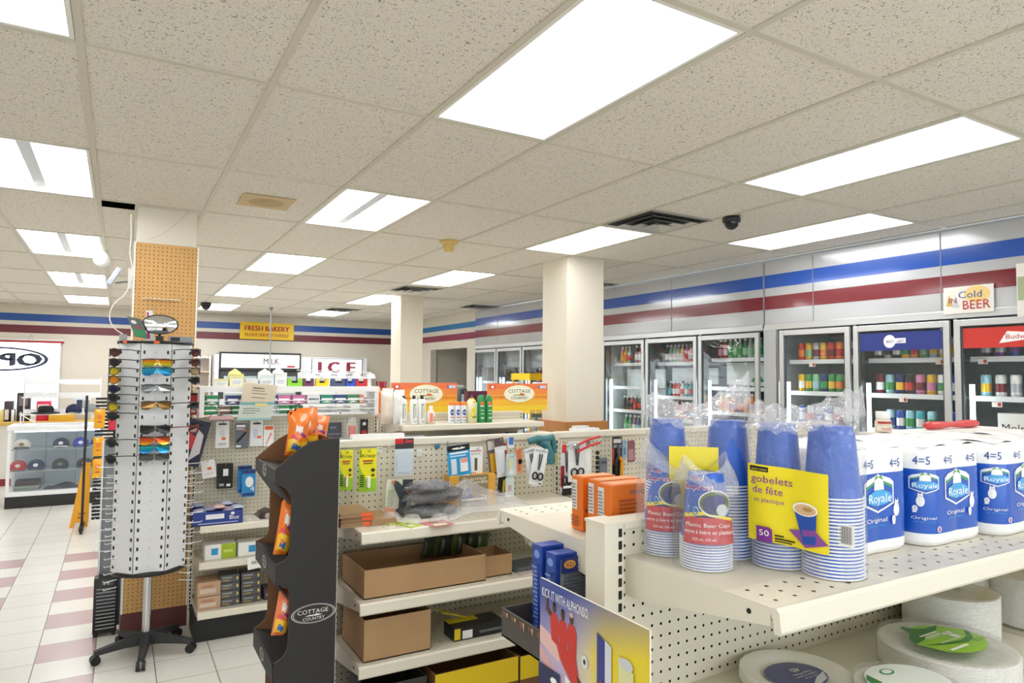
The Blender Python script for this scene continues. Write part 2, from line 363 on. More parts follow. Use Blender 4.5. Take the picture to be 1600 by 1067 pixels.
# the wood wainscot on the middle pillar
WOOD = mat('#b5793d', .5, vary=.12, name='honey_wood'); mb = MB(); z1 = 1.245
for k in range(5): mb.b6(3.43+k*.09, 3.516+k*.09, 4.955, 4.978, .02, z1-.1, WOOD)
for k in range(5): mb.b6(3.425, 3.448, 4.98+k*.083, 5.06+k*.083, .02, z1-.1, WOOD)
mb.b6(3.415, 3.885, 4.94, 4.978, z1-.1, z1, WOOD).b6(3.415, 3.448, 4.975, 5.4, z1-.1, z1, WOOD)
single('wood_wainscot', mb, (3.43, 4.96, 0), 'honey brown wood panelling around the foot of the middle pillar', 'panelling', bevel=.003)
# passage contents
single('chest_cabinet', MB().rbox(5.6, 6.3, 10.5, 11.2, 0, 1.55, .05, mat('#2a2b2d', .4)), (5.9, 10.85, 0), 'black cabinet standing inside the far right passage', 'cabinet')

# ---------------------------------------------------------------- ceiling fixtures
EM = mat('#ffffff', .5, emit=LAMP*.85, name='troffer_lens'); EMF = mat('#fdfeff', .5, emit=LAMP*1.55, name='troffer_lens_boosted')  # second lens: emission raised in the rear fixtures to brighten the far room
EMT = mat('#fefeff', .5, emit=LAMP*1.7, name='lamp_tube')
FRM = mat('#e9e8e2', .4)
where = {'big': 'largest overhead', 'half': 'open louvre'}
def light_label(i, j, kind):
    row = {i1: 'middle', i4: 'right', i6: 'far right', iL: 'left'}.get(i, 'added unseen left')
    k = {i6: (j-j0)}.get(i, (j-j0)//2)
    if i == i6: pos = 'nearest the coolers'
    elif j < j0: pos = 'added unseen behind the camera'
    else: pos = ORD[k]+' from the front'
    return f'glowing recessed ceiling light in the {row} row, {pos}'
for (i, j, kind) in LIGHTS:
    x0, x1, y0, y1 = GX[i]+.014, GX[i+1]-.014, GY[j]+.014, GY[j+1]-.014
    r = thing('ceiling_light', light_label(i, j, kind), 'ceiling light', ((x0+x1)/2, (y0+y1)/2, ZC), group='recessed ceiling lights')
    e = .016; mb = MB()
    mb.b6(x0, x1, y0, y0+e, ZC-.004, ZC+.09, FRM).b6(x0, x1, y1-e, y1, ZC-.004, ZC+.09, FRM).b6(x0, x0+e, y0+e, y1-e, ZC-.004, ZC+.09, FRM).b6(x1-e, x1, y0+e, y1-e, ZC-.004, ZC+.09, FRM)
    mb.b6(x0, x1, y0, y1, ZC+.09, ZC+.1, FRM); mb.build('frame', r)
    if kind in ('tubes', 'half'):
        n = 4
        REF = mat('#f4f4f4', .35, emit=LAMP*.35, name='lit_reflector')
        MB().b6(x0+e, x1-e, y0+e, y1-e, ZC+.085, ZC+.089, REF).build('reflector', r)
        for k in range(n):
            x = x0+(x1-x0)*(k+.5)/n
            t = MB().cyl((x, y0+.05, ZC+.045), (x, y1-.05, ZC+.045), .0165, EMT, n=10).build('lamp_tube', r)
            MB().cyl((x, y0+.025, ZC+.045), (x, y0+.055, ZC+.045), .018, FRM, n=10).build('socket', t)
            MB().cyl((x, y1-.055, ZC+.045), (x, y1-.025, ZC+.045), .018, FRM, n=10).build('socket', t)
        MB().b6((x0+x1)/2-.03, (x0+x1)/2+.03, y0+e, y1-e, ZC+.03, ZC+.07, mat('#d8dce4', .4)).build('ballast_cover', r)
    else:
        MB().b6(x0+e, x1-e, y0+e, y1-e, ZC+.004, ZC+.008, EMF if j >= j0+3 else EM).build('diffuser', r)

def vent(cx, cy, w, lab, h=.5):
    r = thing('air_vent', lab, 'vent', (cx, cy, ZC), group='ceiling air vents')
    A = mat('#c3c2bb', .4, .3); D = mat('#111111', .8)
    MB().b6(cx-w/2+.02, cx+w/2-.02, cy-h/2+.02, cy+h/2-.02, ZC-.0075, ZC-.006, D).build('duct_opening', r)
    for k, q in enumerate((1., .74, .5, .27)):
        a, b_ = w/2*q, h/2*q; t = .022 if k == 0 else .04; z = ZC-.012-.008*k
        mb = MB()
        o = [(-a, -b_), (a, -b_), (a, b_), (-a, b_)]; inn = [(-(a-t), -(b_-t)), (a-t, -(b_-t)), (a-t, b_-t), (-(a-t), b_-t)]
        vs = [(cx+p[0], cy+p[1], z) for p in o]+[(cx+p[0], cy+p[1], z+.022) for p in inn]+[(cx+p[0], cy+p[1], z-.002) for p in o]+[(cx+p[0], cy+p[1], z+.02) for p in inn]
        mb.add(vs, [(c, (c+1) % 4, 4+(c+1) % 4, 4+c) for c in range(4)]+[(8+c, 12+c, 12+(c+1) % 4, 8+(c+1) % 4) for c in range(4)]+[(c, 8+c, 8+(c+1) % 4, (c+1) % 4) for c in range(4)], A)
        mb.build('louvre' if k else 'frame', r)
vent(3.2, 3.53, .56, 'large square air vent with stepped louvres beside the dome camera')
vent(3.2, 7.95, .5, 'square ceiling vent just before the farthest pillar'); vent(3.2, 11.2, .5, 'dark ceiling vent nearest the back wall')
vent(4.85, 9.4, .5, 'ceiling vent above the farthest cooler doors'); vent(4.8, 6.4, .4, 'ceiling vent beside the middle pillar by the coolers')
# smoke detector
c = (2.258, 4.93, ZC); YD = mat('#d9b871', .5)
r = thing('smoke_detector', 'yellowed round smoke detector on the ceiling', 'smoke detector', c)
MB().lathe([(.001, 0), (.075, 0), (.075, -.02), (.05, -.032), (.001, -.033)], YD, 24, c).build('base', r)
MB().lathe([(.045, -.03), (.047, -.06), (.035, -.085), (.001, -.088)], YD, 20, c).build('sensor_cap', r)
# dome camera
def dome(c, s, lab):
    r = thing('dome_camera', lab, 'security camera', c)
    MB().lathe([(.001, 0), (.055*s, 0), (.06*s, -.012*s), (.058*s, -.035*s), (.001, -.036*s)], mat('#232427', .4), 24, c).build('housing', r)
    d = MB().lathe([(.05*s*cos(a*pi/16), -.035*s-.05*s*sin(a*pi/16)) for a in range(0, 9)], mat('#15171b', .08), 20, c).build('dome', r)
    MB().lathe([(.016*s, -.03*s), (.016*s, -.06*s)], BLACK, 12, c, caps=True).build('lens', r)
dome((3.507, 3.147, ZC-.006), 1.0, 'black dome security camera on the ceiling right of the large vent')
dome((1.12, 11.3, ZC-.006), 1.3, 'small dark ceiling camera near the back wall by the pillar')
p = PX(160, 399, 2, ZC-.05)
r = thing('globe_camera', 'white round globe fixture on the ceiling left of the pillar', 'security camera', (p.x, p.y, ZC))
MB().lathe([(.045, 0), (.045, -.03), (.001, -.03)], WHITE, 16, (p.x, p.y, ZC)).build('base', r)
MB().lathe([(.07*cos(a*pi/10-pi/2)+.0001, -.085+.07*sin(a*pi/10-pi/2)) for a in range(11)], WHITE, 18, (p.x, p.y, ZC)).build('globe', r)
# ceiling speaker panel
r = thing('ceiling_speaker', 'beige ceiling speaker panel with an oval grille', 'speaker', (.765, 4.4, ZC)); TN = mat('#c9b083', .6)
MB().b6(.61, .915, 4.26, 4.56, ZC-.01, ZC-.002, TN).build('panel', r, bevel=.002)
MB().lathe([(.001, -.0115), (.1, -.0115), (.105, -.01)], mat('#b39a6c', .7), 28, (.765, 4.41, ZC)).build('grille', r)
# hanging rod and paper
p = PX(424, 480, 2, ZC); q = PX(423, 600, 1, p.y)
r = thing('hanging_rod', 'thin grey rod hanging from the ceiling before the bakery sign', 'rod', (p.x, p.y, ZC))
MB().cyl((p.x, p.y, ZC), (p.x, p.y, q.z), .012, mat('#a9abad', .4, .6), n=8).build('rod', r); MB().lathe([(.03, 0), (.028, -.03), (.012, -.05)], GREY, 12, (p.x, p.y, ZC)).build('ceiling_mount', r)
# pegboards on the first pillar
PX0, PX1 = .06, .43
def board(x0, x1, z0, z1, y, nm, lab):
    r = thing(nm, lab, 'pegboard', ((x0+x1)/2, y, z0))
    MB().b6(x0, x1, y+.004, y+.006, z0, z1, HOLESHADE).build('backing', r)
    MB().add([(x0, y, z0), (x1, y, z0), (x1, y, z1), (x0, y, z1)], [(0, 1, 2, 3)], PEGW).build('board', r)
    W_ = mat('#efe9da', .6); MB().b6(x0-.012, x0, y-.004, y+.012, z0, z1, W_).b6(x1, x1+.01, y-.004, y+.012, z0, z1, W_).build('edge_strip', r)
board(PX0+.01, PX1, .13, 2.49, 4.975, 'pegboard', 'tan wooden pegboard on the pillar behind the sunglasses stand')
MB().b6(PX0, PX1+.01, 4.972, 4.998, 0, .13, mat('#5b2f2c', .6)).build('pillar_base', None, (0, 0, 0))['kind'] = 'structure'
bpy.data.objects['pillar_base'].name = 'baseboard_pillar'
# ================================================================ walk-in drink coolers along the right wall
CX = 5.0; DZ0, DZ1 = .28, 2.06
HP = mat('#c3c6ca', .22, .15, name='cooler_header', coat=.6); BB = mat('#1b55b8', .2, coat=.8); MM = mat('#7d1f2d', .2, coat=.8)
INN = mat('#c9d3d4', .5, name='cooler_inside'); DARKG = mat('#66777a', .7); TUBE = mat('#eafcff', .5, emit=COOLER, name='cooler_tube')
SHW = mat('#e8eef0', .4)
def cooler(lab, y1, y0, doors, header_joints, seed):
    r = thing('drink_cooler', lab, 'cooler', (CX, (y0+y1)/2, 0))
    h = MB().b6(CX, CX+.08, y0, y1, 2.13, 2.69, HP); h = h.build('header_panel', r)
    MB().b6(CX-.002, CX, y0, y1, 2.452, 2.568, BB).build('blue_band', h); MB().b6(CX-.002, CX, y0, y1, 2.26, 2.378, MM).build('maroon_band', h)
    mb = MB()
    for y in header_joints: mb.b6(CX-.0035, CX-.002, y-.003, y+.003, 2.13, 2.69, mat('#8d9298', .4))
    if header_joints: mb.build('header_seam', h)
    MB().b6(CX-.012, CX+.1, y0, y1, 2.075, 2.13, ALU).build('top_rail', r, bevel=.004)
    MB().b6(CX, CX+.1, y0, y1, 0, DZ0-.01, mat('#54585c', .5)).build('kick_plate', r)
    # cabinet: sides, back, floor, top
    mb = MB().b6(CX+.86, CX+.9, y0, y1, 0, 2.3, DARKG).b6(CX+.1, CX+.86, y0, y0+.03, 0, 2.3, INN).b6(CX+.1, CX+.86, y1-.03, y1, 0, 2.3, INN)
    mb.b6(CX+.1, CX+.86, y0, y1, 2.13, 2.3, DARKG).b6(CX+.1, CX+.86, y0, y1, 0, DZ0-.05, INN); mb.build('cabinet', r)
    return r
def frame_door(r, ya, yb, ajar=0, banner=None):
    """glass door between yb < ya; hinged at yb when ajar"""
    w = ya-yb; t = .045; holder = r
    ph = -ajar
    def P(u, d, z):      # u from the hinge side, d out of the door plane
        return (CX-.012-d*cos(ph)-abs(sin(ph))*u, yb+u*cos(ph), z) if ajar else (CX-.012-d, yb+u, z)
    def blk(mb, u0, u1, d0, d1, z0, z1, m):
        vs = [P(u, d, z) for z in (z0, z1) for d in (d0, d1) for u in (u0, u1)]
        mb.add(vs, [(0, 2, 3, 1), (4, 5, 7, 6), (0, 1, 5, 4), (2, 6, 7, 3), (0, 4, 6, 2), (1, 3, 7, 5)], m)
    mb = MB(); blk(mb, .004, t, 0, .03, DZ0, DZ1, ALU); blk(mb, w-t, w-.004, 0, .03, DZ0, DZ1, ALU); blk(mb, t, w-t, 0, .03, DZ0, DZ0+t, ALU); blk(mb, t, w-t, 0, .03, DZ1-t, DZ1, ALU)
    IN_ = mat('#4c5358', .5); blk(mb, t, t+.012, .004, .02, DZ0+t, DZ1-t, IN_); blk(mb, w-t-.012, w-t, .004, .02, DZ0+t, DZ1-t, IN_)
    d = mb.build('door', r, bevel=.003)
    mb = MB(); mb.add([P(t, .012, DZ0+t), P(w-t, .012, DZ0+t), P(w-t, .012, DZ1-t), P(t, .012, DZ1-t)], [(0, 1, 2, 3)], GLASS); mb.build('glass', d)
    mb = MB(); q = w-.022
    mb.tube([P(q, .03, .95), P(q, .065, .98), P(q, .065, 1.25), P(q, .03, 1.28)], .008, CHROME); mb.build('handle', d)
    if banner:
        mb = MB(); fn = lambda u, v, o: P(w-t-.012-u, .013+o, DZ1-t-.15+v)
        mb.art(fn, banner, w-2*t-.024, .135, lift=.0012); mb.build('banner', d)
def tubes_shelves(r, ya, yb, shelves, lit=True):
    t = MB().cyl((CX+.05, ya-.075, DZ0+.12), (CX+.05, ya-.07, 1.62), .016, TUBE, n=10).build('light_tube', r)
    MB().b6(CX-.002, CX+.1, ya-.01, ya+.015, DZ0, 2.08, STEEL).build('mullion', r)
    for z in shelves:
        mb = MB().b6(CX+.13, CX+.8, yb+.03, ya-.03, z-.012, z-.004, mat('#9aa7aa', .5)).b6(CX+.118, CX+.13, yb+.03, ya-.03, z-.024, z+.012, SHW)
        mb.build('shelf', r)
def can_mesh(body, band, top='#c9cdd0', h=.158, r=.033):
    b, d, t = mat(body, .3, .3), mat(band, .3, .3), mat(top, .3, .8); mb = MB()
    mb.lathe([(r*.8, 0), (r, .008), (r, h*.25)], b, 14).lathe([(r, h*.25), (r, h*.62)], d, 14).lathe([(r, h*.62), (r, h*.93), (r*.86, h*.99)], b, 14).lathe([(r*.86, h*.99), (r*.86, h), (.001, h-.002)], t, 14); return mb
def bottle_mesh(body, label, cap, h=.2, r=.031):
    b, d, t = mat(body, .2, coat=.5), mat(label, .5), mat(cap, .4); mb = MB()
    mb.lathe([(r*.85, 0), (r, .01), (r, h*.2)], b, 12).lathe([(r, h*.2), (r, h*.52)], d, 12).lathe([(r, h*.52), (r*.95, h*.62), (r*.4, h*.84), (r*.38, h*.9)], b, 12).lathe([(r*.46, h*.88), (r*.46, h), (.001, h)], t, 12); return mb
_V = {}
CN = {'#d9372c': 'red', '#f2c230': 'yellow', '#f08a2e': 'orange', '#3b9a4d': 'green', '#8fc79a': 'pale green', '#7c3b8f': 'purple', '#2b4fa8': 'blue', '#f4f4f4': 'white', '#e289b8': 'pink', '#1e1e22': 'black', '#7a1f2f': 'maroon', '#3fb0b8': 'teal', '#bfc6c8': 'silver', '#6b4226': 'brown', '#20376f': 'navy', '#d9c29a': 'cream', '#9fd8e6': 'pale blue'}
def goods(shape, cols, z, ya, yb, door, shelf, band='#f4f4f4', h=None, x=None, scale=1.0, start=1):
    """a row of drinks, cols given from the photo's left (large Y) to the right"""
    n = len(cols)
    for k, c in enumerate(cols):
        if c is None: continue
        c, bd = (c if isinstance(c, tuple) else (c, band))
        key = (shape, c, bd, h)
        y = ya-(ya-yb)*(k+.5)/n; loc = (x or CX+.175, y+random.uniform(-.004, .004), z)
        same = [i for i, q in enumerate(cols) if q is not None and (q[0] if isinstance(q, tuple) else q) == c]
        lab = f'{CN[c]} {"can" if shape == "can" else "bottle"}, {ORD[k+start-1]} from left, {shelf} shelf, {door}'
        if key not in _V:
            mb = can_mesh(c, bd, h=h or .158) if shape == 'can' else bottle_mesh(c, bd, '#f4f4f4' if c != '#f4f4f4' else '#2b4fa8', h=h or .2)
            o = mb.build('drink_can' if shape == 'can' else 'drink_bottle', None, (0, 0, 0)); _V[key] = o; o.location = loc
            tag(o, lab, shape if shape == 'can' else 'bottle', f'drinks on the {shelf} shelf, {door}')
        else:
            o = _V[key].copy(); C.objects.link(o); o.location = loc; tag(o, lab, shape if shape == 'can' else 'bottle', f'drinks on the {shelf} shelf, {door}')
        q = min(1., (ya-yb)/n*.94/(.066 if shape == 'can' else .062)); o.scale = (q, q, 1)
R_, Y_, O_, G_, LG, PU, BL, WH, PK, BK, MR, TL, SL, BR, NV, CR, PB = '#d9372c', '#f2c230', '#f08a2e', '#3b9a4d', '#8fc79a', '#7c3b8f', '#2b4fa8', '#f4f4f4', '#e289b8', '#1e1e22', '#7a1f2f', '#3fb0b8', '#bfc6c8', '#6b4226', '#20376f', '#d9c29a', '#9fd8e6'
SH = (1.80, 1.53, 1.26, .99, .72)
# --- far bank
A = cooler('far bank of glass-door drink coolers beyond the middle pillar', 9.83, 6.47, None, (9.08, 7.6), 1)
for ya, yb in ((9.80, 9.06), (9.04, 8.30), (8.28, 7.55), (7.53, 6.80)):
    frame_door(A, ya, yb); tubes_shelves(A, ya, yb, (1.55, 1.27, 1.0))
MB().b6(CX-.01, CX+.1, 6.47, 6.79, 0, 2.08, HP).build('filler_panel', A)
MB().b6(CX+.1, CX+.86, 6.8, 9.8, 1.78, 2.13, mat('#8c979b', .6)).build('evaporator_housing', A)
goods('bottle', [WH, PK, WH, PK, WH, WH], 1.27, 9.65, 9.12, 'farthest cooler door', 'middle', BL, h=.22)
goods('bottle', [TL, TL, TL, TL, TL, TL, TL], 1.27, 8.95, 8.36, 'second farthest cooler door', 'middle', '#9fd8e6', h=.22)
goods('bottle', [TL, BL, TL, BL, TL, TL, TL], 1.0, 8.95, 8.36, 'second farthest cooler door', 'lower', '#9fd8e6', h=.2)
goods('bottle', [R_, WH, R_, WH, R_], 1.55, 8.2, 7.6, 'cooler door beside middle pillar', 'upper', PK, h=.2)
goods('bottle', [BL, BL, WH, BL, BL, WH], 1.27, 8.2, 7.6, 'cooler door beside middle pillar', 'middle', WH, h=.2)
# --- middle bank
B = cooler('middle bank of three glass-door drink coolers right of the middle pillar', 6.46, 4.13, None, (5.3,), 2)
dB = ((6.44, 5.69), (5.67, 4.91), (4.89, 4.15))
for (ya, yb), s in zip(dB, (SH, (1.80, 1.44, 1.20, .9), (1.83, 1.55, 1.31, 1.0))): frame_door(B, ya, yb); tubes_shelves(B, ya, yb, s)
LIT = mat('#eef8f8', .6); 
for (ya, yb), z0, z1 in zip(dB, (1.40, 1.58, 1.58), (1.74, 1.75, 1.80)): MB().b6(CX+.3, CX+.32, yb+.04, ya-.06, z0, z1, LIT).build('lit_gap_panel', B)  # pale panels whose colour stands for the lit empty space between shelves
d = 'left door of middle cooler'
goods('bottle', [(O_, Y_), (Y_, O_), (PB, R_), None, (MR, WH), (R_, WH), (MR, WH), (O_, Y_), (R_, MR)], 1.80, 6.34, 5.76, d, 'top', h=.21)
goods('bottle', [BK, BK, (R_, BK), (BR, R_), (BK, R_), (BR, BK), BK, BK], 1.26, 6.30, 5.76, d, 'middle', BK, h=.17)
goods('bottle', [None, G_, G_, (PU, WH), (NV, PB), G_, G_, G_], .99, 6.34, 5.76, d, 'lower', LG, h=.22)
d = 'centre door of middle cooler'
goods('bottle', [BK, (LG, WH), (LG, WH), (SL, WH), (Y_, WH), (PK, R_), (R_, WH), (Y_, WH), (PU, WH), (MR, WH)], 1.80, 5.58, 4.99, d, 'top', h=.2)
goods('bottle', [None, (BK, TL), (R_, WH), (R_, WH), (WH, R_), (TL, WH), (TL, R_), (WH, TL), (BK, WH), (R_, TL)], 1.44, 5.58, 4.99, d, 'middle', h=.17)
goods('bottle', [None, None, (O_, WH), (PK, O_), (O_, BL), (O_, PB), (O_, BL), (O_, WH)], 1.20, 5.58, 4.99, d, 'lower', h=.2)
d = 'right door of middle cooler'
goods('bottle', [(MR, PK), (R_, WH), (LG, G_), (G_, LG), (LG, G_), (G_, LG), (SL, LG), (LG, G_), (LG, G_), (SL, LG)], 1.83, 4.82, 4.21, d, 'top', h=.2)
goods('bottle', [None, None, None, None, None, None, (G_, WH), (G_, WH), (TL, WH)], 1.55, 4.82, 4.21, d, 'middle', h=.12)
goods('bottle', [(Y_, O_), (Y_, O_), (O_, PU), (PU, O_), (Y_, O_), (O_, PU), (O_, R_), (Y_, PU)], 1.31, 4.82, 4.21, d, 'lower', h=.19)
# --- near bank with one door ajar
D_ = cooler('near bank of glass-door beer coolers with one door standing ajar', 4.11, .2, None, (3.62, 2.6), 3)
MB().b6(CX-.01, CX+.1, 3.99, 4.12, 0, 2.1, HP).build('filler_panel', D_)
W2 = mat('#f6f6f6', .5); NB = mat('#2c3a86', .4); RB = mat('#cf3a33', .4)
ban1 = [('r', 0, 0, 1, 1, NB), ('e', .38, .5, .075, .36, W2), ('r', .38, .38, .58, .66, W2), ('t', 'BUSCH', .34, .42, .16, .09, NB), ('t', 'LIGHT', .47, .42, .16, .09, NB)]
ban2 = [('r', 0, 0, 1, 1, RB), ('p', [(.36, .2), (.44, .78), (.6, .7), (.76, .78), (.84, .2), (.6, .34)], W2), ('t', 'Budweiser', .42, .4, .24, .36, RB)]
ban0 = [('r', 0, .1, 1, .9, mat('#3a3558', .5))]
dn = ((3.895, 3.27), (3.25, 2.53), (2.51, 1.79), (1.77, 1.05))
for k, (ya, yb) in enumerate(dn):
    frame_door(D_, ya, yb, ajar=radians(5) if k == 0 else 0, banner=(None, ban1, ban2, None)[k]); tubes_shelves(D_, ya+(.085 if k == 0 else 0), yb, SH)
MB().b6(CX-.002, CX+.1, 1.02, 1.04, 0, 2.08, STEEL).b6(CX-.002, CX+.1, .2, 1.02, 0, 2.08, HP).build('filler_panel', D_)
d = 'beer cooler door standing ajar'
goods('can', [(R_, O_), (Y_, LG), (SL, MR), (Y_, O_), (R_, MR), (O_, R_), (WH, MR), (SL, PU)], 1.80, 3.90, 3.32, d, 'top')
goods('can', [(Y_, WH), (G_, Y_), (LG, PB), (NV, G_), (G_, Y_), (G_, O_), (SL, G_), (PU, SL)], 1.53, 3.90, 3.32, d, 'middle')
goods('can', [(BL, WH), (WH, R_), (SL, BL), (BL, WH), (WH, R_), (R_, WH), (WH, BL)], 1.26, 3.90, 3.32, d, 'lower')
d = 'door under purple banner'
goods('can', [BK, (SL, BK), BK, (Y_, G_), (O_, R_), (G_, LG), (PB, Y_), (Y_, WH), (SL, Y_)], 1.80, 3.20, 2.58, d, 'top')
goods('can', [(MR, WH), (PB, G_), (NV, Y_), (BK, R_), (PK, MR), (Y_, PK), (WH, G_), (BL, WH)], 1.53, 3.20, 2.58, d, 'middle')
goods('can', [None, (PB, BL), (BL, WH), (PB, G_), (TL, WH), (PB, G_), None, (BL, WH)], 1.26, 3.20, 2.58, d, 'lower')
d = 'door under red banner'
goods('can', [(BK, SL), (PU, SL), (BL, PU), (SL, BK), (MR, SL), (SL, PB), (BL, SL)], 1.80, 2.45, 1.84, d, 'top')
goods('can', [(PB, Y_), (WH, MR), (WH, SL), (WH, BL), (BL, Y_), (SL, BL), (WH, R_)], 1.53, 2.45, 1.84, d, 'middle')
def carton(name, lab, cat, x0, x1, y0, y1, z0, z1, m, front=None, left=None, top=None, group=None, bevel=.0015, rz=0, sub='printed_label'):
    """closed carton; prints on the side facing -Y (front), -X (left) and on the top"""
    cx_, cy_ = (x0+x1)/2, (y0+y1)/2
    r = thing(name, lab, cat, (cx_, cy_, z0), rz, group)
    b = MB().b6(x0, x1, y0, y1, z0, z1, m).build('box', r, bevel=bevel)
    if front or left or top:
        mb = MB()
        if front: mb.art(F_front(x0, y0-.0003, z0), front, x1-x0, z1-z0)
        if left: mb.art(F_left(x0-.0003, y1, z0), left, y1-y0, z1-z0)
        if top: mb.art(F_top(x0, y0, z1+.0003), top, x1-x0, y1-y0)
        mb.build(sub, r)
    return r
BBX = mat('#e9e7e3', .5)
carton('beer_case', 'white case of beer cans inside the cooler under the red banner', 'box', CX+.14, CX+.36, 2.08, 2.33, 1.26, 1.43, BBX,
       left=[('t', 'Molson', .08, .3, .3, .84, BLACK), ('e', .75, .66, .05, .07, RED), ('r', 0, 0, 1, .1, BLUE)])
carton('beer_case', 'blue case of beer cans at the right edge under the red banner', 'box', CX+.14, CX+.36, 1.84, 2.05, 1.26, 1.40, mat('#1c449c', .4), left=[('t', 'BUD', .1, .4, .25, .35, W2), ('r', 0, .1, 1, .14, W2)])
# price tags on the cooler shelf edges
for y, z in ((2.95, 1.51), (2.4, 1.79), (2.32, 1.5), (2.0, 1.5), (2.68, 1.79), (3.72, 1.78)):
    single('price_tag', MB().b6(CX+.112, CX+.117, y-.03, y+.03, z-.03, z+.004, mat('#f1ece2', .6)).b6(CX+.1115, CX+.112, y-.025, y-.005, z-.024, z, RED), (CX+.115, y, z-.03),
           'small white price tag clipped to a beer cooler shelf edge', 'price tag', 'price tags on the beer cooler shelves')
# plaques on the header
def beer_sign(y1_, y0_, z0, z1, lab, arts):
    r = thing('beer_sign', lab, 'sign', (CX-.018, (y0_+y1_)/2, z0)); MB().b6(CX-.022, CX-.014, y0_, y1_, z0, z1, mat('#efece4', .5)).build('panel', r)
    MB().art(F_left(CX-.0225, y1_, z0), arts, y1_-y0_, z1-z0).build('lettering', r)
beer_sign(2.575, 2.262, 2.105, 2.29, 'square white painted sign reading In Cold Beer leaning on the cooler header',
          [('e', .68, .68, .26, .3, mat('#f3d48a', .5)), ('p', [(.05, .3), (.12, .72), (.2, .28)], mat('#d8b36a', .5)), ('p', [(.18, .24), (.25, .66), (.33, .22)], mat('#c9cdd6', .5)), ('t', 'IN', .1, .4, .2, .17, mat('#8a3028', .5)), ('t', 'Cold', .3, .56, .26, .48, mat('#3a5ca8', .5)), ('t', 'BEER', .38, .14, .34, .56, mat('#c2362a', .5))])
beer_sign(2.128, 1.8, 2.06, 2.40, 'white and green sign on the cooler header cut off by the photo edge', [('r', .02, .3, .98, .75, mat('#a9b58f', .5))])
# yellow wire chip rack in the aisle by the coolers
r = thing('chip_rack', 'yellow wire snack rack standing before the far coolers behind the middle pillar', 'rack', (4.45, 7.05, 0)); YW = mat('#f0c414', .4)
x0, x1, y0, y1 = 4.22, 4.8, 6.85, 7.25
for sx in (x0, x1):
    for sy in (y0, y1): MB().cyl((sx, sy, 0), (sx, sy, 1.66), .012, YW, n=8).build('post', r)
for z in (.2, .55, .9, 1.2): 
    mb = MB().b6(x0, x1, y0, y1, z, z+.01, YW).b6(x0, x1, y0-.01, y0, z, z+.06, YW).b6(x0-.01, x0, y0, y1, z, z+.06, YW); mb.build('tray', r)
MB().b6(x0-.02, x1+.02, y0-.02, y1+.02, 1.6, 1.68, YW).b6(x0+.25, x0+.29, y0-.02, y0, 1.2, 1.62, YW).build('top_frame', r)
for k in range(8):
    x = x0+.07+(k % 4)*.14; z = (.92, 1.22)[k//4]
    m_ = (mat('#d9e9ee', .3), mat('#f4f1e4', .3), mat('#7fc2d9', .3), mat('#eadf8c', .3))[k % 4]
    single('snack_bag', MB().lathe([(.001, 0), (.055, .01), (.062, .1), (.05, .2), (.06, .23)], m_, 8, sy=.45, c=(x, y0+.08, z)), (x, y0+.08, z), f'small {("pale blue","off-white","sky blue","light yellow")[k%4]} snack bag on the {("third","top")[k//4]} tray of the yellow rack', 'snack bag', 'snack bags on the yellow rack')
# ================================================================ shelving gondolas
SLOT = mat('#20201d', .9)
def upright(r, x0, x1, y0, y1, z1, face='front'):
    mb = MB().b6(x0, x1, y0, y1, 0, z1, CREAM); z = .1; xc = (x0+x1)/2; yc = (y0+y1)/2
    while z < z1-.03:
        if face == 'front': mb.b6(xc-.004, xc+.004, y0-.0006, y0+.001, z, z+.017, SLOT)
        z += .0254
    return mb.build('upright', r)
def panel(r, x0, x1, y, z0, z1, yb=None, nm='back_panel'):
    mb = MB().add([(x0, y, z0), (x1, y, z0), (x1, y, z1), (x0, y, z1)], [(0, 1, 2, 3)], PEG).b6(x0, x1, y+.012, y+.03, z0, z1, HOLESHADE); mb.build(nm, r)
def shelf(r, x0, x1, yb, yf, z, nm='shelf', lip=.04, strip=True, bh=.08, holes=.11):
    """deck from the spine yb to the front edge yf (yf < yb faces the camera, yf > yb faces away)"""
    s = 1 if yf < yb else -1; mb = MB(); mb.b6(x0+.0035, x1-.0035, yf+s*holes, yb, z-.02, z, CREAM2)
    a, b_ = yf+s*.012, yf+s*holes
    mb.add([(x0, a, z), (x1, a, z), (x1, b_, z), (x0, b_, z)], [(0, 1, 2, 3)], PEGT if strip else CREAM2); mb.b6(x0+.0035, x1-.0035, min(a, b_), max(a, b_), z-.02, z-.019, CREAM2)
    # front lip, slightly tipped with a ridge
    prof = [(0, .002), (-.006, -.004), (-.010, -lip*.85), (-.006, -lip), (.004, -lip), (.006, -.02), (.014, 0)]
    mb.prism([(u, v) for u, v in prof], lambda u, v, d: (d, yf+s*u, z+v-.0003), x0-.0005, x1+.0005, CREAM)
    mb.b6(x0, x1, yf-s*.0065, yf-s*.0055, z-lip*.55, z-lip*.5, mat('#b9b09b', .5))
    for xx in (x0, x1-.003):
        mb.prism([(yf+s*.012, z-.0005), (yf+s*.012, z-.03), (yb-s*.06, z-bh), (yb, z-bh), (yb, z-.0005)], lambda u, v, d: (d, u, v), xx, xx+.003, CREAM)
        mb.cyl((xx-.0015, yf+s*.055, z-.018), (xx+.004, yf+s*.055, z-.018), .0045, SLOT, n=10)
    return mb.build(nm, r)
def rail(r, x0, x1, y0, y1, z0, z1): MB().b6(x0, x1, y0, y1, z0, z1, CREAM).build('top_rail', r, bevel=.003)

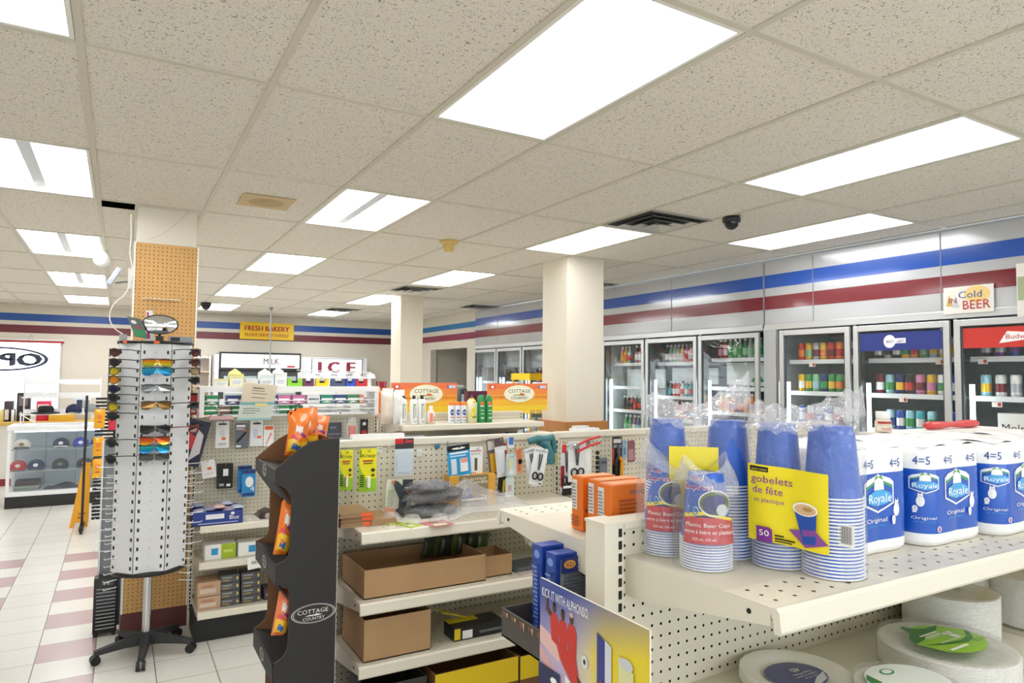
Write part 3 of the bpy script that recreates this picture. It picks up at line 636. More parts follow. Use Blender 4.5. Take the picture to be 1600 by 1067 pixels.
# --- row at the pillar: peg side with phone accessories (left) and toiletries section (right)
DY = 4.95
gD = thing('shelf_gondola', 'cream pegboard gondola with accessories and masks beside the pegboard pillar', 'shelving', (1.06, DY, 0))
upright(gD, .437, .462, DY-.006, DY+.05, 1.352); upright(gD, 1.672, 1.697, DY-.006, DY+.05, 1.352)
panel(gD, .462, 1.672, DY, .2, 1.335); rail(gD, .462, 1.672, DY-.008, DY+.05, 1.335, 1.355)
MB().b6(.44, 1.69, DY+.03, DY+.04, 0, 1.33, CREAM2).build('rear_panel', gD)
for z in (.705, .482): shelf(gD, .464, 1.670, DY, 4.6, z)
shelf(gD, .464, 1.670, DY, 4.6, .182, 'base_deck'); MB().b6(.45, 1.69, 4.625, DY, 0, .14, mat('#1b1b1c', .5)).build('kick_plate', gD)
gC = thing('shelf_gondola', 'cream gondola with sunscreen sprays and bottles on its top shelf', 'shelving', (2.3, DY, 0))
upright(gC, 1.722, 1.747, DY-.006, DY+.05, 1.352); upright(gC, 2.945, 2.97, DY-.006, DY+.05, 1.352)
panel(gC, 1.747, 2.945, DY, .2, 1.34); rail(gC, 1.747, 2.945, DY-.004, DY+.05, 1.34, 1.352); MB().b6(1.72, 2.97, DY+.03, DY+.04, 0, 1.33, CREAM2).build('rear_panel', gC)
shelf(gC, 1.75, 2.943, DY, 4.57, 1.288, strip=False); 
for z in (.98, .7, .45): shelf(gC, 1.75, 2.943, DY, 4.57, z)
shelf(gC, 1.75, 2.943, DY, 4.57, .18, 'base_deck'); MB().b6(1.72, 2.97, 4.6, DY, 0, .14, mat('#1b1b1c', .5)).build('kick_plate', gC)

# --- middle row with the hanging tools
BY = 2.79
gB = thing('shelf_gondola', 'cream pegboard gondola with glue gun, scissors and half-empty shelves', 'shelving', (2.3, BY, 0))
XB = (.76, 1.872, 3.085, 4.0)
for x in XB: upright(gB, x-.013, x+.013, BY-.006, BY+.05, 1.372)
for a, b_ in zip(XB, XB[1:]):
    panel(gB, a+.013, b_-.013, BY, .15, 1.345); rail(gB, a+.013, b_-.013, BY-.01, BY+.05, 1.345, 1.374)
    for z in (1.08, .828, .607): shelf(gB, a+.012, b_-.012, BY, 2.4, z)
    shelf(gB, a+.012, b_-.012, BY, 2.36, .36, 'base_deck')
MB().b6(.76, 4.0, BY+.035, BY+.045, 0, 1.34, CREAM2).build('rear_panel', gB); MB().b6(.76, 4.0, 2.4, BY, 0, .31, mat('#1b1b1c', .5)).build('kick_plate', gB)

# --- near row with cups and tissue
AY0, AY1 = 1.13, 1.185; AX = .872; AE = 3.35
gA = thing('shelf_gondola', 'near cream gondola carrying plastic cups, toilet tissue and paper plates', 'shelving', (2.1, 1.15, 0))
mb = MB().b6(AX, AX+.05, AY0-.01, AY1, 0, 1.345, CREAM); z = .2
while z < 1.32: mb.b6(AX+.036, AX+.0445, AY0-.011, AY0-.009, z, z+.017, SLOT); z += .0254
mb.b6(AX-.002, AX+.052, AY0-.012, AY1+.002, 1.343, 1.349, CREAM)
mb.build('upright', gA)
upright(gA, 2.09, 2.115, AY0-.006, AY1, 1.345)
for a, b_ in ((AX+.055, 2.088), (2.117, AE)):
    panel(gA, a, b_, AY0, .2, 1.33); rail(gA, a, b_, AY0-.006, AY1, 1.33, 1.347)
    MB().b6(a, b_, AY1-.012, AY1-.004, .1, 1.33, CREAM2).build('rear_panel', gA)
    shelf(gA, a+.008, b_-.004, AY0, .752, 1.275); shelf(gA, a+.008, b_-.004, AY0, .70, .975)
    shelf(gA, a+.008, b_-.004, AY1, 1.68, 1.275); shelf(gA, a+.008, b_-.004, AY1, 1.62, 1.0); shelf(gA, a+.008, b_-.004, AY1, 1.62, .7)
    shelf(gA, a+.008, b_-.004, AY0, .70, .66)
# ================================================================ sunglasses stand
SX, SY = .19, 4.60; rz0 = radians(-2)
r = thing('sunglasses_stand', 'white octagonal revolving sunglasses stand on a five-star castor base', 'display stand', (SX, SY, 0))
LG2 = mat('#dfe1e3', .4, name='stand_panel'); BLK = mat('#18181a', .45); DG = mat('#2c2d30', .6)
HX0, HX1 = .515, 1.815; RR = .192
MB().lathe([(.001, 0), (.2, 0), (.206, -.012), (.2, -.024), (.001, -.024)], BLK, 40, (SX, SY, HX0)).build('lower_disc', r)
MB().lathe([(.001, 0), (.205, 0), (.205, .016), (.001, .016)], BLK, 40, (SX, SY, HX1)).build('upper_disc', r)
MB().cyl((SX, SY, .1), (SX, SY, HX0-.02), .024, CHROME, n=16).build('pole', r)
def oct_pt(k, off=0, u=0): # point on panel k (normal angle), u along it
    a = -pi/2+k*pi/4+rz0; return (SX+cos(a)*(RR+off)-sin(a)*u, SY+sin(a)*(RR+off)+cos(a)*u)
hw = RR*math.tan(pi/8)-.002
for k in range(8):
    mb = MB(); dip = .012 if k % 2 == 0 else .0
    def fn(u, v, k=k, dip=dip):
        uu = (u-.5)*2*hw; x, y = oct_pt(k, -dip*(1-(2*u-1)**2), uu); return (x, y, HX0+(HX1-HX0)*v)
    mb.sheet(8, 1, fn, LG2)
    if k in (7, 0, 1, 6, 2):
        n = 24
        for j in range(n):
            z = HX1-.05-j*(HX1-HX0-.08)/(n-1)
            for s in (-1, 1):
                uu = s*(hw-.016); off = -dip*(1-(uu/hw)**2)
                pts = [oct_pt(k, off+.0012, uu+du) for du in (-.0065, .0065)]
                mb.add([(*pts[0], z-.010), (*pts[1], z-.010), (*pts[1], z+.010), (*pts[0], z+.010)], [(0, 1, 2, 3)], mat('#2a2a1c', .7))
            if dip:
                a, b_ = oct_pt(k, -dip, 0), oct_pt(k, .004, 0); mb.cyl((*a, z-.003), (*b_, z+.002), .003, mat('#c9c4bb', .5), n=6)
    mb.build('panel', r)
ang = -pi/2+rz0
# five-star base
hub = MB().lathe([(.001, .13), (.03, .128), (.045, .1), (.05, .06), (.001, .055)], DG, 20, (SX, SY, 0)).build('base_hub', r)
for k in range(5):
    a = radians(-97+72*k); dx, dy = cos(a), sin(a); px, py = -dy, dx; mb = MB(); R = []
    for t, w, zt, zb in ((.03, .03, .118, .06), (.11, .026, .108, .062), (.2, .022, .09, .056), (.262, .018, .078, .05)):
        x, y = SX+dx*t, SY+dy*t; R.append([(x+px*w, y+py*w, zb), (x+px*w*.8, y+py*w*.8, zt), (x-px*w*.8, y-py*w*.8, zt), (x-px*w, y-py*w, zb)])
    mb.rings(R, DG, False, True); leg = mb.build('leg', r, bevel=.004)
    x, y = SX+dx*.257, SY+dy*.257
    for s in (-1, 1): MB().cyl((x+px*(s*.014-.009), y+py*(s*.014-.009), .026), (x+px*(s*.014+.009), y+py*(s*.014+.009), .026), .026, BLK, n=16).build('castor', leg)
# wire arms on the side faces
for k, side in ((7, -1), (1, 1), (6, -1), (2, 1)):
    for j in range(16 if k in (7, 1) else 9):
        if k in (7, 1): u0 = side*.03; z = HX1-.75-j*.042
        else: u0 = 0; z = HX1-.72-j*.06
        a = oct_pt(k, 0, u0); b_ = oct_pt(k, .085, u0)
        MB().tube([(*a, z), (*b_, z+.004), (*oct_pt(k, .09, u0), z+.012)], .0026, mat('#eceef0', .3), 5).build('display_hook', r)
# things on the stand
MIR = mat('#e9edf0', .04, 1, name='mirror')
c = PX(250, 507, 1, SY-.06); c = Vector((c.x, SY-.06, c.z))
r2 = thing('round_mirror', 'oval swivel mirror with black rim clamped on top of the sunglasses stand', 'mirror', (c.x, c.y, HX1+.016))
mb = MB(); R = []
def ell(a, f, d): return (c.x+.094*f*cos(a), c.y-d, c.z+.056*f*sin(a))
for f, d in ((1.03, -.01), (1.06, .004), (1.0, .012), (.96, .006)): R.append([ell(i*pi/16, f, d) for i in range(32)])
mb.rings(R, BLK, True, True); mb.build('rim', r2)
def bulge(i, q): return ell(i*pi/16, q, .0065+.012*(1-q*q))
MB().rings([[bulge(i, q) for i in range(32)] for q in (.97, .7, .4, .15, .01)], MIR).build('mirror_face', r2)
MB().cyl((c.x, c.y, c.z-.054), (c.x, c.y, HX1+.04), .008, BLK).b6(c.x-.02, c.x+.02, c.y-.015, c.y+.015, HX1+.0165, HX1+.05, DG).build('clamp', r2)
c0 = PX(222, 530, 1, SY-.1)
r3 = thing('display_card', 'tilted clear holder with a green and grey card on the stand top', 'card holder', (c0.x, SY-.1, HX1+.016)); t = radians(-20)
fn = lambda u, v, o: (c0.x+(u-.04)*cos(t)+v*sin(t)*1, SY-.1-o, HX1+.022+(u)*0+v*cos(t)+(u-.04)*-sin(t)*-.45+.012)
MB().prism([(0, 0), (.075, 0), (.075, .125), (0, .125)], fn, -.004, 0, mat('#6b6d66', .3)).build('holder', r3)
MB().art(lambda u, v, o: fn(u, v, o), [('r', .05, .03, .95, .97, mat('#5d615b', .4)), ('r', .1, .05, .92, .42, mat('#2f8a50', .4)), ('e', .35, .76, .2, .09, mat('#e4e6e2', .4)), ('e', .55, .52, .22, .08, mat('#a03a55', .4))], .075, .125).build('card', r3)
cc = PX(236, 490, 1, SY+.03)
single('paper_packet', MB().prism([(-.022, 0), (.022, 0), (.018, .19), (-.018, .19)], lambda u, v, d: (cc.x+u-.05*v, SY+.03+d, HX1+.017+v), -.008, .008, mat('#f3eef0', .5)).prism([(-.016, .02), (.0, .02), (-.004, .18), (-.014, .18)], lambda u, v, d: (cc.x+u-.05*v, SY+.03+d, HX1+.017+v), -.0086, -.0081, mat('#c0387c', .5)),
       (cc.x, SY+.03, HX1+.017), 'tall white and magenta packet standing behind the round mirror', 'packet')
single('price_box', MB().b6(SX-.195, SX-.155, SY-.06, SY-.03, HX1+.016, HX1+.055, mat('#9fa09c', .5)), (SX-.175, SY-.045, HX1+.016), 'small grey box at the left edge of the stand top', 'box')
single('flat_case', MB().b6(SX+.06, SX+.19, SY-.09, SY-.03, HX1+.0165, HX1+.05, mat('#8f9398', .3)).b6(SX+.07, SX+.12, SY-.0905, SY-.09, HX1+.022, HX1+.045, BLK), (SX+.12, SY-.06, HX1+.016), 'grey blister case lying at the right of the stand top', 'case')
for nm, k, u, lab in (('price_sticker', 0, 0, 'orange price sticker on the front rim of the stand top'), ('price_sticker', 7, -.02, 'orange price sticker on the left rim of the stand top')):
    a = oct_pt(k, .0148, u-.014), oct_pt(k, .0148, u+.014)
    single(nm, MB().add([(*a[0], HX1+.001), (*a[1], HX1+.001), (*a[1], HX1+.015), (*a[0], HX1+.015)], [(0, 1, 2, 3)], mat('#f2622d', .6)), (*a[0], HX1), lab, 'sticker')
# sunglasses: centre column faces us, side columns stick out on hooks
def glasses(loc, rz, lens, frame, lab, group, style='shield', w=.15, tilt=0):
    r = thing('sunglasses', lab, 'sunglasses', loc, rz, group, world=False); lm, fm = lens, frame
    def arc(u): # u -1..1 curved front
        return (u*w/2, .030*u*u*1.1)
    for s in (-1, 1):
        mb = MB(); P = []
        for q in range(17):
            a = q/16*2*pi; ca_, sa_ = cos(a), sin(a); e_ = .62 if style == 'shield' else 1.
            uu = s*(.5+.48*abs(ca_)**e_*(1 if ca_ > 0 else -1)); vv = .026*abs(sa_)**e_*(1 if sa_ > 0 else -1); vv *= (1 if vv > 0 or ca_ > -.2 else .55)+(-.003 if style == 'shield' else 0)
            x, y = arc(uu); P.append((x, y-.001, vv))
        mb.add(P[:-1], [tuple(range(16))], lm); mb.build('lens', r)
    mb = MB(); mb.tube([(arc(u)[0], arc(u)[1], .021-.003*abs(u)) for u in [i/6-1 for i in range(13)]], .0032, fm, 6)
    if style != 'shield':
        for s in (-1, 1): mb.tube([(arc(s*(.5+.42*cos(a)))[0], arc(s*(.5+.42*cos(a)))[1], .021*sin(a)) for a in [i*pi/6 for i in range(13)]], .0025, fm, 5)
    mb.tube([(-.01, .0, .0), (0, -.002, .008), (.01, 0, 0)], .002, fm, 5); mb.build('frame', r)
    for s in (-1, 1):
        x, y = arc(s); MB().tube([(x, y, .018), (x, y+.05, .017), (x*.95, y+.10, .012), (x*.9, y+.135, -.008)], .0028, fm, 5).build('temple', r)
    return r
FB = mat('#1b1b1d', .25, coat=.5)
LN = {'orange and green mirrored': mat('#e58a2c', .12, .6), 'blue mirrored': mat('#2a8fc4', .1, .7), 'silver grey': mat('#8f9396', .15, .7), 'bronze': mat('#8a6a3a', .15, .7), 'plain black': mat('#2a2b2e', .15, .3), 'red and yellow mirrored': mat('#d9562a', .12, .6), 'teal mirrored': mat('#1f9cc0', .1, .7), 'smoke grey': mat('#5a5e5a', .15, .5)}
def ramp_lens(nm, cols):
    m, nt, b, N = nodes_mat(nm); L = nt.links.new; tc = N('ShaderNodeTexCoord'); sp = N('ShaderNodeSeparateXYZ'); L(tc.outputs['Object'], sp.inputs[0])
    cr = N('ShaderNodeValToRGB'); L(math_node(N, L, 'MULTIPLY_ADD', sp.outputs['Z'], 19., .5), cr.inputs[0]); e = cr.color_ramp.elements
    while len(e) < len(cols): e.new(.5)
    for i, c_ in enumerate(cols): e[i].position = i/(len(cols)-1); e[i].color = srgb(c_)
    L(cr.outputs[0], b.inputs['Base Color']); b.inputs['Metallic'].default_value = .65; b.inputs['Roughness'].default_value = .12; return m
LN['orange and green mirrored'] = ramp_lens('coated_orange', ('#2f9c6a', '#c9c22a', '#ee9a2a', '#e0672a')); LN['blue mirrored'] = ramp_lens('coated_blue', ('#2a5fb0', '#2aa0cf', '#3a9fc0')); LN['red and yellow mirrored'] = ramp_lens('coated_red', ('#e6b52a', '#e0602a', '#b03a2a')); LN['teal mirrored'] = ramp_lens('coated_teal', ('#2a6fc0', '#1f9cc0', '#4ac0a0'))
col = [('orange and green mirrored', 567), ('blue mirrored', 580), ('silver grey', 607), ('bronze', 633), ('plain black', 671), ('red and yellow mirrored', 688), ('teal mirrored', 701), ('smoke grey', 715)]
for nm, y in col:
    p = PX(240, y, 1, SY-RR-.02)
    glasses((SX+.0, SY-RR-.045, p.z), rz0, LN[nm], FB, f'{nm} wraparound sunglasses on the front column of the stand', 'sunglasses on the front column', w=.158)
# side pairs: temples run back towards the stand
LD = mat('#24262a', .1, .2); LYL = mat('#c9b528', .12, .4); LOR = mat('#dd8a1f', .12, .4); LBR = mat('#5a3530', .12, .3); LNV = mat('#20264e', .1, .3)
left = [(552, LBR, 'brown square'), (567, LD, 'black'), (580, LYL, 'yellow-lens'), (593, LOR, 'orange-lens'), (607, LNV, 'navy'), (620, LD, 'black narrow'), (634, LYL, 'yellow-lens round'), (648, LD, 'black wide'), (688, LD, 'black sporty'), (713, LD, 'black and red')]
right = [(552, LBR, 'dark square'), (567, LBR, 'brown'), (580, mat('#a08a6a', .15, .3), 'tan-lens'), (594, LD, 'black square'), (632, LD, 'small black'), (668, LBR, 'dark red')]
for side, lst in ((-1, left), (1, right)):
    for q, (y, lm, nm) in enumerate(lst):
        z = PX(185 if side < 0 else 295, y, 1, SY-.05).z; k = 7 if side < 0 else 1
        a = oct_pt(k, .085, side*.02); rot = (-pi/4 if side < 0 else pi/4)+rz0+side*radians(22)
        glasses((a[0]+side*.02, a[1]+.0, z), rot, lm, mat('#7a1d22', .3) if 'dark red' in nm else FB, f'{nm} sunglasses on the {"left" if side < 0 else "right"} side of the stand, {ORD[q]} from top', f'sunglasses on the {"left" if side < 0 else "right"} side of the stand', style='full', w=.13)

# ---------------------------------------------------------------- shelf clutter left of the pillar
# narrow wire back panel and small black heater leaning by the pillar
x0, x1, _, _ = rect_y(163, 900, 186, 970, 5.0)
r = thing('fan_heater', 'small black slatted heater standing on the floor left of the pillar', 'heater', (-.03, 5.05, 0))
MB().rbox(-.09, .04, 5.0, 5.1, .02, .36, .01, BLK).build('body', r)
for k in range(12): MB().b6(-.075, .03, 4.996, 5.0, .05+k*.022, .056+k*.022, mat('#9a9c9d', .4)).build('slat', r)
MB().b6(-.05, .015, 4.996, 5.0, .315, .35, mat('#4a4c4f', .4)).art(F_front(-.045, 4.995, .318), [('t', 'M', .1, .1, .7, .6, WHITE)], .05, .028).build('badge', r)
for s in (-.075, .025): MB().b6(s-.01, s+.01, 5.01, 5.09, 0, .02, BLK).build('foot', r)
r = thing('wire_grid', 'grey perforated metal panel standing against the left side of the pillar', 'panel', (-.01, 5.25, 0))
MB().b6(-.07, .06, 5.13, 5.14, .02, 1.2, mat('#8d9093', .5, .5)).build('panel', r); MB().b6(-.075, -.065, 5.12, 5.15, 0, 1.2, ALU).b6(.055, .065, 5.12, 5.15, 0, 1.2, ALU).build('edge', r)
# black floor rack with yellow bags
RY = 8.4; a = PX(137, 818, 2, 0)
x0 = -.28; x1 = -.02
r = thing('wire_rack', 'tall black wire rack hung with yellow snack bags left of the sunglasses stand', 'rack', (-.15, RY, 0))
for x in (x0, x1): MB().b6(x-.012, x+.012, RY-.012, RY+.012, .03, 1.40, BLK).build('post', r)
for k in range(34): MB().b6(x0+.08, x1, RY+.02, RY+.06, .1+k*.038, .122+k*.038, BLACK).build('cross_wire', r)
for x in (x0, x1): MB().b6(x-.02, x+.02, RY-.2, RY+.2, .03, .055, BLK).build('foot', r)
for x in (x0, x1):
    for y in (RY-.18, RY+.18): MB().cyl((x-.012, y, .018), (x+.012, y, .018), .018, DG, n=10).build('castor', r)
def pillow(mb, fn, w, h, d, m, nu=8, nv=12, crimp=.06, seed=0):
    """puffed bag: fn(u, v, o) maps to world; u in 0..w, v in 0..h, bulging +-d along o"""
    rnd = random.Random(seed); ph = rnd.random()*6
    def g(s):
        def f(u, v):
            e = max(0, min(1, (v-crimp)/.18))*max(0, min(1, (1-crimp-v)/.18)); q = (max(0, 1-(2*u-1)**2)**.5)*(e**.5)
            pin = 1-.10*(1-e)*0-.06*sin(pi*v)
            wr = .10*sin(9*u+ph+5*v)*q+.07*sin(17*v+ph)*q
            return fn(w*(.5+(u-.5)*pin), h*v, s*d*(q*(1+wr)))
        return f
    mb.sheet(nu, nv, g(1), m); mb.sheet(nu, nv, g(-1), m); return mb
YB_ = mat('#f2b01e', .3, coat=.3)
for k, (ya_, yb_) in enumerate(((639, 669), (683, 713), (717, 747))):
    z = PX(151, yb_, 1, RY-.08).z; bh_ = PX(151, ya_, 1, RY-.08).z-z; bx = PX(145, 700, 1, RY-.08).x
    rr = thing('snack_bag', ('upper', 'middle', 'lower')[k]+' yellow snack bag hanging on the tall black wire rack', 'snack bag', (x0+.1, RY-.08, z), group='yellow bags on the black wire rack')
    pillow(MB(), lambda u, v, o: (bx+u, RY-.08-o, z+v), .1, bh_, .02, YB_, seed=k).build('bag', rr)
    MB().art(lambda u, v, o: (bx+u, RY-.104-o, z+v), [('e', .5, .6, .25, .14, mat('#e8842a', .4)), ('r', .3, .3, .7, .36, mat('#c9471f', .4))], .1, bh_).build('printed_logo', rr)
for k, z in ((0, 1.04), (1, .45)):
    single('snack_bag', pillow(MB(), lambda u, v, o: (x0+.2+u, RY-.1-o, z+v), .1, .2, .02, mat('#c8334a', .3) if k == 0 else YB_, seed=4+k), (x0+.25, RY-.1, z), ('red' if k == 0 else 'yellow tilted')+' snack bag at the right side of the black wire rack', 'snack bag')
# wet floor sign
WX = (-.40, -.19); WY = 8.75; YP = mat('#f2ab1c', .45)
r = thing('wet_floor_sign', 'yellow folding wet floor sign standing before the glass cap case', 'floor sign', (-.3, WY, 0))
def wf(s): 
    def f(u, v, o): return (-.40+u*1.0+(v/.66)*.085*(1), WY+s*(.16*(1-v/.66))-o*(1 if s < 0 else -1), v)
    return f
for s in (-1, 1):
    f = wf(s); MB().prism([(0, .06), (.05, .03), (.05, 0), (.0, 0), (0, .0), (-.0, .06)][:0]+[(0, 0), (.035, .0), (.045, .05), (.12, .05), (.13, 0), (.165, 0), (.085, .66), (.015, .66)], f, -.008, 0, YP).build('board', r)
MB().art(wf(-1), [('r', .3, .2, .62, .23, mat('#b5651c', .5)), ('r', .3, .14, .55, .17, mat('#b5651c', .5))], .2, .64).build('printed_mark', r)

# ---------------------------------------------------------------- glass case with caps
GYF, GYB, GX0, GX1 = 10.1, 10.65, -1.13, -.12
r = thing('display_case', 'white framed glass display case of caps on a black plinth', 'display case', (-.62, 10.35, 0)); WF = mat('#eef0f2', .35)
MB().b6(GX0, GX1, GYF, GYB, 0, .14, mat('#222326', .5)).build('plinth', r)
mb = MB().b6(GX0, GX1, GYF, GYB, .14, .19, WF); mb.build('base_deck', r, bevel=.003)
for x in (GX0, GX1-.035):
    for y in (GYF, GYB-.035): MB().b6(x, x+.035, y, y+.035, .19, .93, WF).build('corner_post', r, bevel=.004)
MB().b6(GX0-.01, GX1+.01, GYF-.01, GYB+.01, .93, .985, WF).build('top_frame', r, bevel=.006)
MB().b6(GX0+.035, GX1-.035, GYB-.02, GYB-.015, .19, .93, mat('#c7d6e4', .4)).build('rear_panel', r)
MB().add([(GX0+.03, GYF+.01, .19), (GX1-.03, GYF+.01, .19), (GX1-.03, GYF+.01, .93), (GX0+.03, GYF+.01, .93)], [(0, 1, 2, 3)], GLASS2).build('front_glass', r)
for z in (.43, .69): MB().b6(GX0+.03, GX1-.03, GYF+.04, GYB-.03, z, z+.006, mat('#b9cfd0', .1, alpha=.6)).build('glass_shelf', r)
for x in (-.78, -.45): MB().b6(x-.004, x+.004, GYB-.03, GYB-.022, .19, .93, mat('#9aa4ad', .4)).build('shelf_standard', r)
MB().cyl((GX0+.06, GYF+.05, .915), (GX1-.06, GYF+.05, .915), .01, mat('#f4f8ff', .5, emit=1.5), n=8).build('light_tube', r)
CAPM = {}
def cap(x, y, z, c, br, emb, lab, group='caps in the glass case', rz=0, s=1.):
    r = thing('baseball_cap', lab, 'cap', (x, y, z), rz, group, world=False); m = mat(c, .8)
    prof = [(.088*s, .012), (.09*s, .035*s), (.082*s, .07*s), (.058*s, .1*s), (.025*s, .114*s), (.001, .116*s)]
    MB().lathe([(a, b_) for a, b_ in prof], m, 18, sy=1.12).build('crown', r)
    b_ = MB(); bm = mat(br, .8)
    b_.sheet(10, 3, lambda u, v: ((u-.5)*.17*s*(1-.15*v), -.085*s-.07*v*s*(1-(2*u-1)**2)**.5 - .0, .016+.014*(1-(2*u-1)**2)*1-.012*v), bm); b_.build('brim', r)
    MB().lathe([(.008, 0), (.008, .004), (.001, .006)], bm, 8, (0, 0, .115*s)).build('button', r)
    if emb: 
        e = mat(emb, .6); MB().art(lambda u, v, o: (u, -.098*s-o+(v-.05)*.35, v), [('e', 0, .058, .026, .02, e)], 1, 1).build('emblem', r)
cap(-1.0, 10.32, .696, '#eae6da', '#3a4338', '#7a6a3a', 'cream cap with dark brim at the left of the top shelf')
cap(-.60, 10.32, .696, '#1f2a4d', '#c9ccd0', '#e6e9ef', 'navy cap with grey brim on the top shelf of the case')
cap(-.39, 10.32, .696, '#2145b0', '#2145b0', '#e4e8f2', 'royal blue cap right of the navy one on the top shelf')
cap(-.20, 10.32, .696, '#23409c', '#c9ccd0', None, 'blue cap half hidden by the rack on the top shelf')
cap(-1.03, 10.32, .436, '#c02b3c', '#c02b3c', '#e9dede', 'red cap at the left of the middle shelf')
cap(-.85, 10.32, .436, '#1f3566', '#1f3566', '#eef0f4', 'navy cap with white leaf emblem on the middle shelf')
cap(-.60, 10.32, .436, '#2c3a44', '#20303a', '#6a7a58', 'dark camouflage cap in the centre of the middle shelf')
cap(-.34, 10.32, .436, '#2a2f48', '#20263c', '#d98a3c', 'dark cap with orange emblem on the middle shelf')
cap(-.19, 10.45, .436, '#5a5a3a', '#4a4a30', None, 'olive cap at the right end of the middle shelf')
def folded(x0, x1, z, cols, lab, nm='folded_clothes'):
    mb = MB()
    for k, c in enumerate(cols): mb.rbox(x0+.004*k, x1-.003*k, 10.2, 10.45, z+k*.03, z+k*.03+.028, .012, mat(c, .9))
    single(nm, mb, ((x0+x1)/2, 10.32, z), lab, 'clothes')
folded(-1.06, -.8, .19, ['#7d8c84', '#8f9c92', '#3d2c34', '#33262e'], 'folded grey and dark garments stacked at the case bottom left')
mb = MB(); random.seed(3)
mb.sheet(16, 6, lambda u, v: (-.76+.4*u, 10.2+.24*v, .192+.065*(sin(pi*u)*sin(pi*v))**.5*(.7+.3*sin(9*u+4*v))), mat('#2b3046', .9)); single('folded_clothes', mb, (-.56, 10.3, .19), 'dark rumpled garment lying at the bottom centre of the case', 'clothes')
cap(-.27, 10.3, .19, '#8e9a9c', '#7c8688', None, 'grey cap lying on the floor of the case')
# white wire rack standing on the case with hats
r = thing('wire_shelf', 'white wire shelf rack standing on top of the glass case', 'rack', (-.62, 10.4, .985)); WW = mat('#f2f3f4', .4)
for x in (-1.02, -.2): 
    for y in (10.2, 10.5): MB().cyl((x, y, .985), (x, y, 1.57 if y > 10.3 else 1.15), .008, WW, n=8).build('upright', r)
for z in (1.12, 1.33, 1.5):
    mb = MB().b6(-1.02, -.2, 10.2, 10.206, z-.012, z, WW).b6(-1.02, -.2, 10.494, 10.5, z-.006, z+.05, WW)
    for k in range(28): x = -1.01+k*.03; mb.b6(x-.002, x+.002, 10.2, 10.5, z-.004, z, WW)
    mb.build('wire_deck', r)
MB().cyl((-1.02, 10.2, 1.12), (-.85, 10.2, 1.0), .006, WW, n=6).build('brace', r)
r = thing('brimmed_hat', 'black brimmed hat lying on the white wire rack', 'hat', (-.78, 10.35, 1.121), world=False)
MB().lathe([(.085, .02), (.087, .06), (.07, .092), (.001, .098)], mat('#1c1c20', .8), 20, sy=1.2).build('crown', r)
MB().lathe([(.085, .022), (.15, .012), (.16, .004), (.15, .0), (.085, .008)], mat('#1c1c20', .8), 24, sy=1.2).build('brim', r)
cap(-.48, 10.3, 1.121, '#1d2a4a', '#151f3a', None, 'dark navy cap hanging upside over the wire rack edge', 'caps on the wire rack')
cap(-.28, 10.3, 1.121, '#8b8e92', '#7a7d82', None, 'light grey cap at the right end of the wire rack', 'caps on the wire rack')
# checkout counter along the back at the left
r = thing('counter', 'long checkout counter with yellow wood top under the shop window', 'counter', (-1.2, 12.3, 0))
MB().b6(-3.6, .05, 12.1, 12.6, .86, .91, mat('#d9b25e', .5)).build('worktop', r); MB().b6(-3.6, .04, 12.14, 12.58, .1, .86, mat('#e4e1da', .6)).build('front_panel', r); MB().b6(-3.6, .04, 12.13, 12.58, 0, .1, mat('#8c2637', .5)).build('kick_plate', r)
def cnt(name, lab, cat, px0, py0, px1, py1, c, Y=12.3, d=.2, extra=None):
    x0, x1, z0, z1 = rect_y(px0, py0, px1, py1, Y); z0 = .91; r = thing(name, lab, cat, ((x0+x1)/2, Y, z0)); MB().rbox(x0, x1, Y, Y+d, z0, z1, .01, mat(c, .5)).build('body', r)
    if extra: MB().art(F_front(x0, Y-.001, z0), extra, x1-x0, z1-z0).build('front_face', r)
cnt('card_terminal', 'tall dark machine on the counter behind the wire rack', 'machine', 26, 614, 46, 658, '#2b2426', extra=[('r', .15, .55, .85, .9, mat('#7a6f72', .4)), ('r', .2, .2, .8, .3, mat('#b9a98a', .4))])
cnt('coffee_maker', 'dark coffee maker at the left edge of the counter', 'appliance', 6, 627, 19, 656, '#463a40', extra=[('r', .1, .1, .6, .6, mat('#d9d4d2', .4))])
cnt('paper_cup', 'white container on the counter beside the dark machine', 'container', 13, 640, 22, 660, '#e9eaec')
cnt('snack_box', 'red printed box on the counter under the window', 'box', 57, 627, 79, 640, '#cf2f55', extra=[('r', .1, .55, .9, .85, mat('#f2d8de', .4))])
cnt('snack_box', 'yellow flat box on the counter behind the hats', 'box', 76, 640, 116, 652, '#e6b73c', Y=12.2)
cnt('cash_register', 'grey and white cash register at the right part of the counter', 'cash register', 113, 622, 141, 660, '#c2c6cc', extra=[('r', .22, .3, .55, .92, mat('#2c3550', .4)), ('r', .6, .5, .95, .9, mat('#9aa0a6', .4))])
cnt('display_bag', 'light yellow bag hanging below the counter top at the left', 'bag', 0, 640, 6, 652, '#e3d68a')
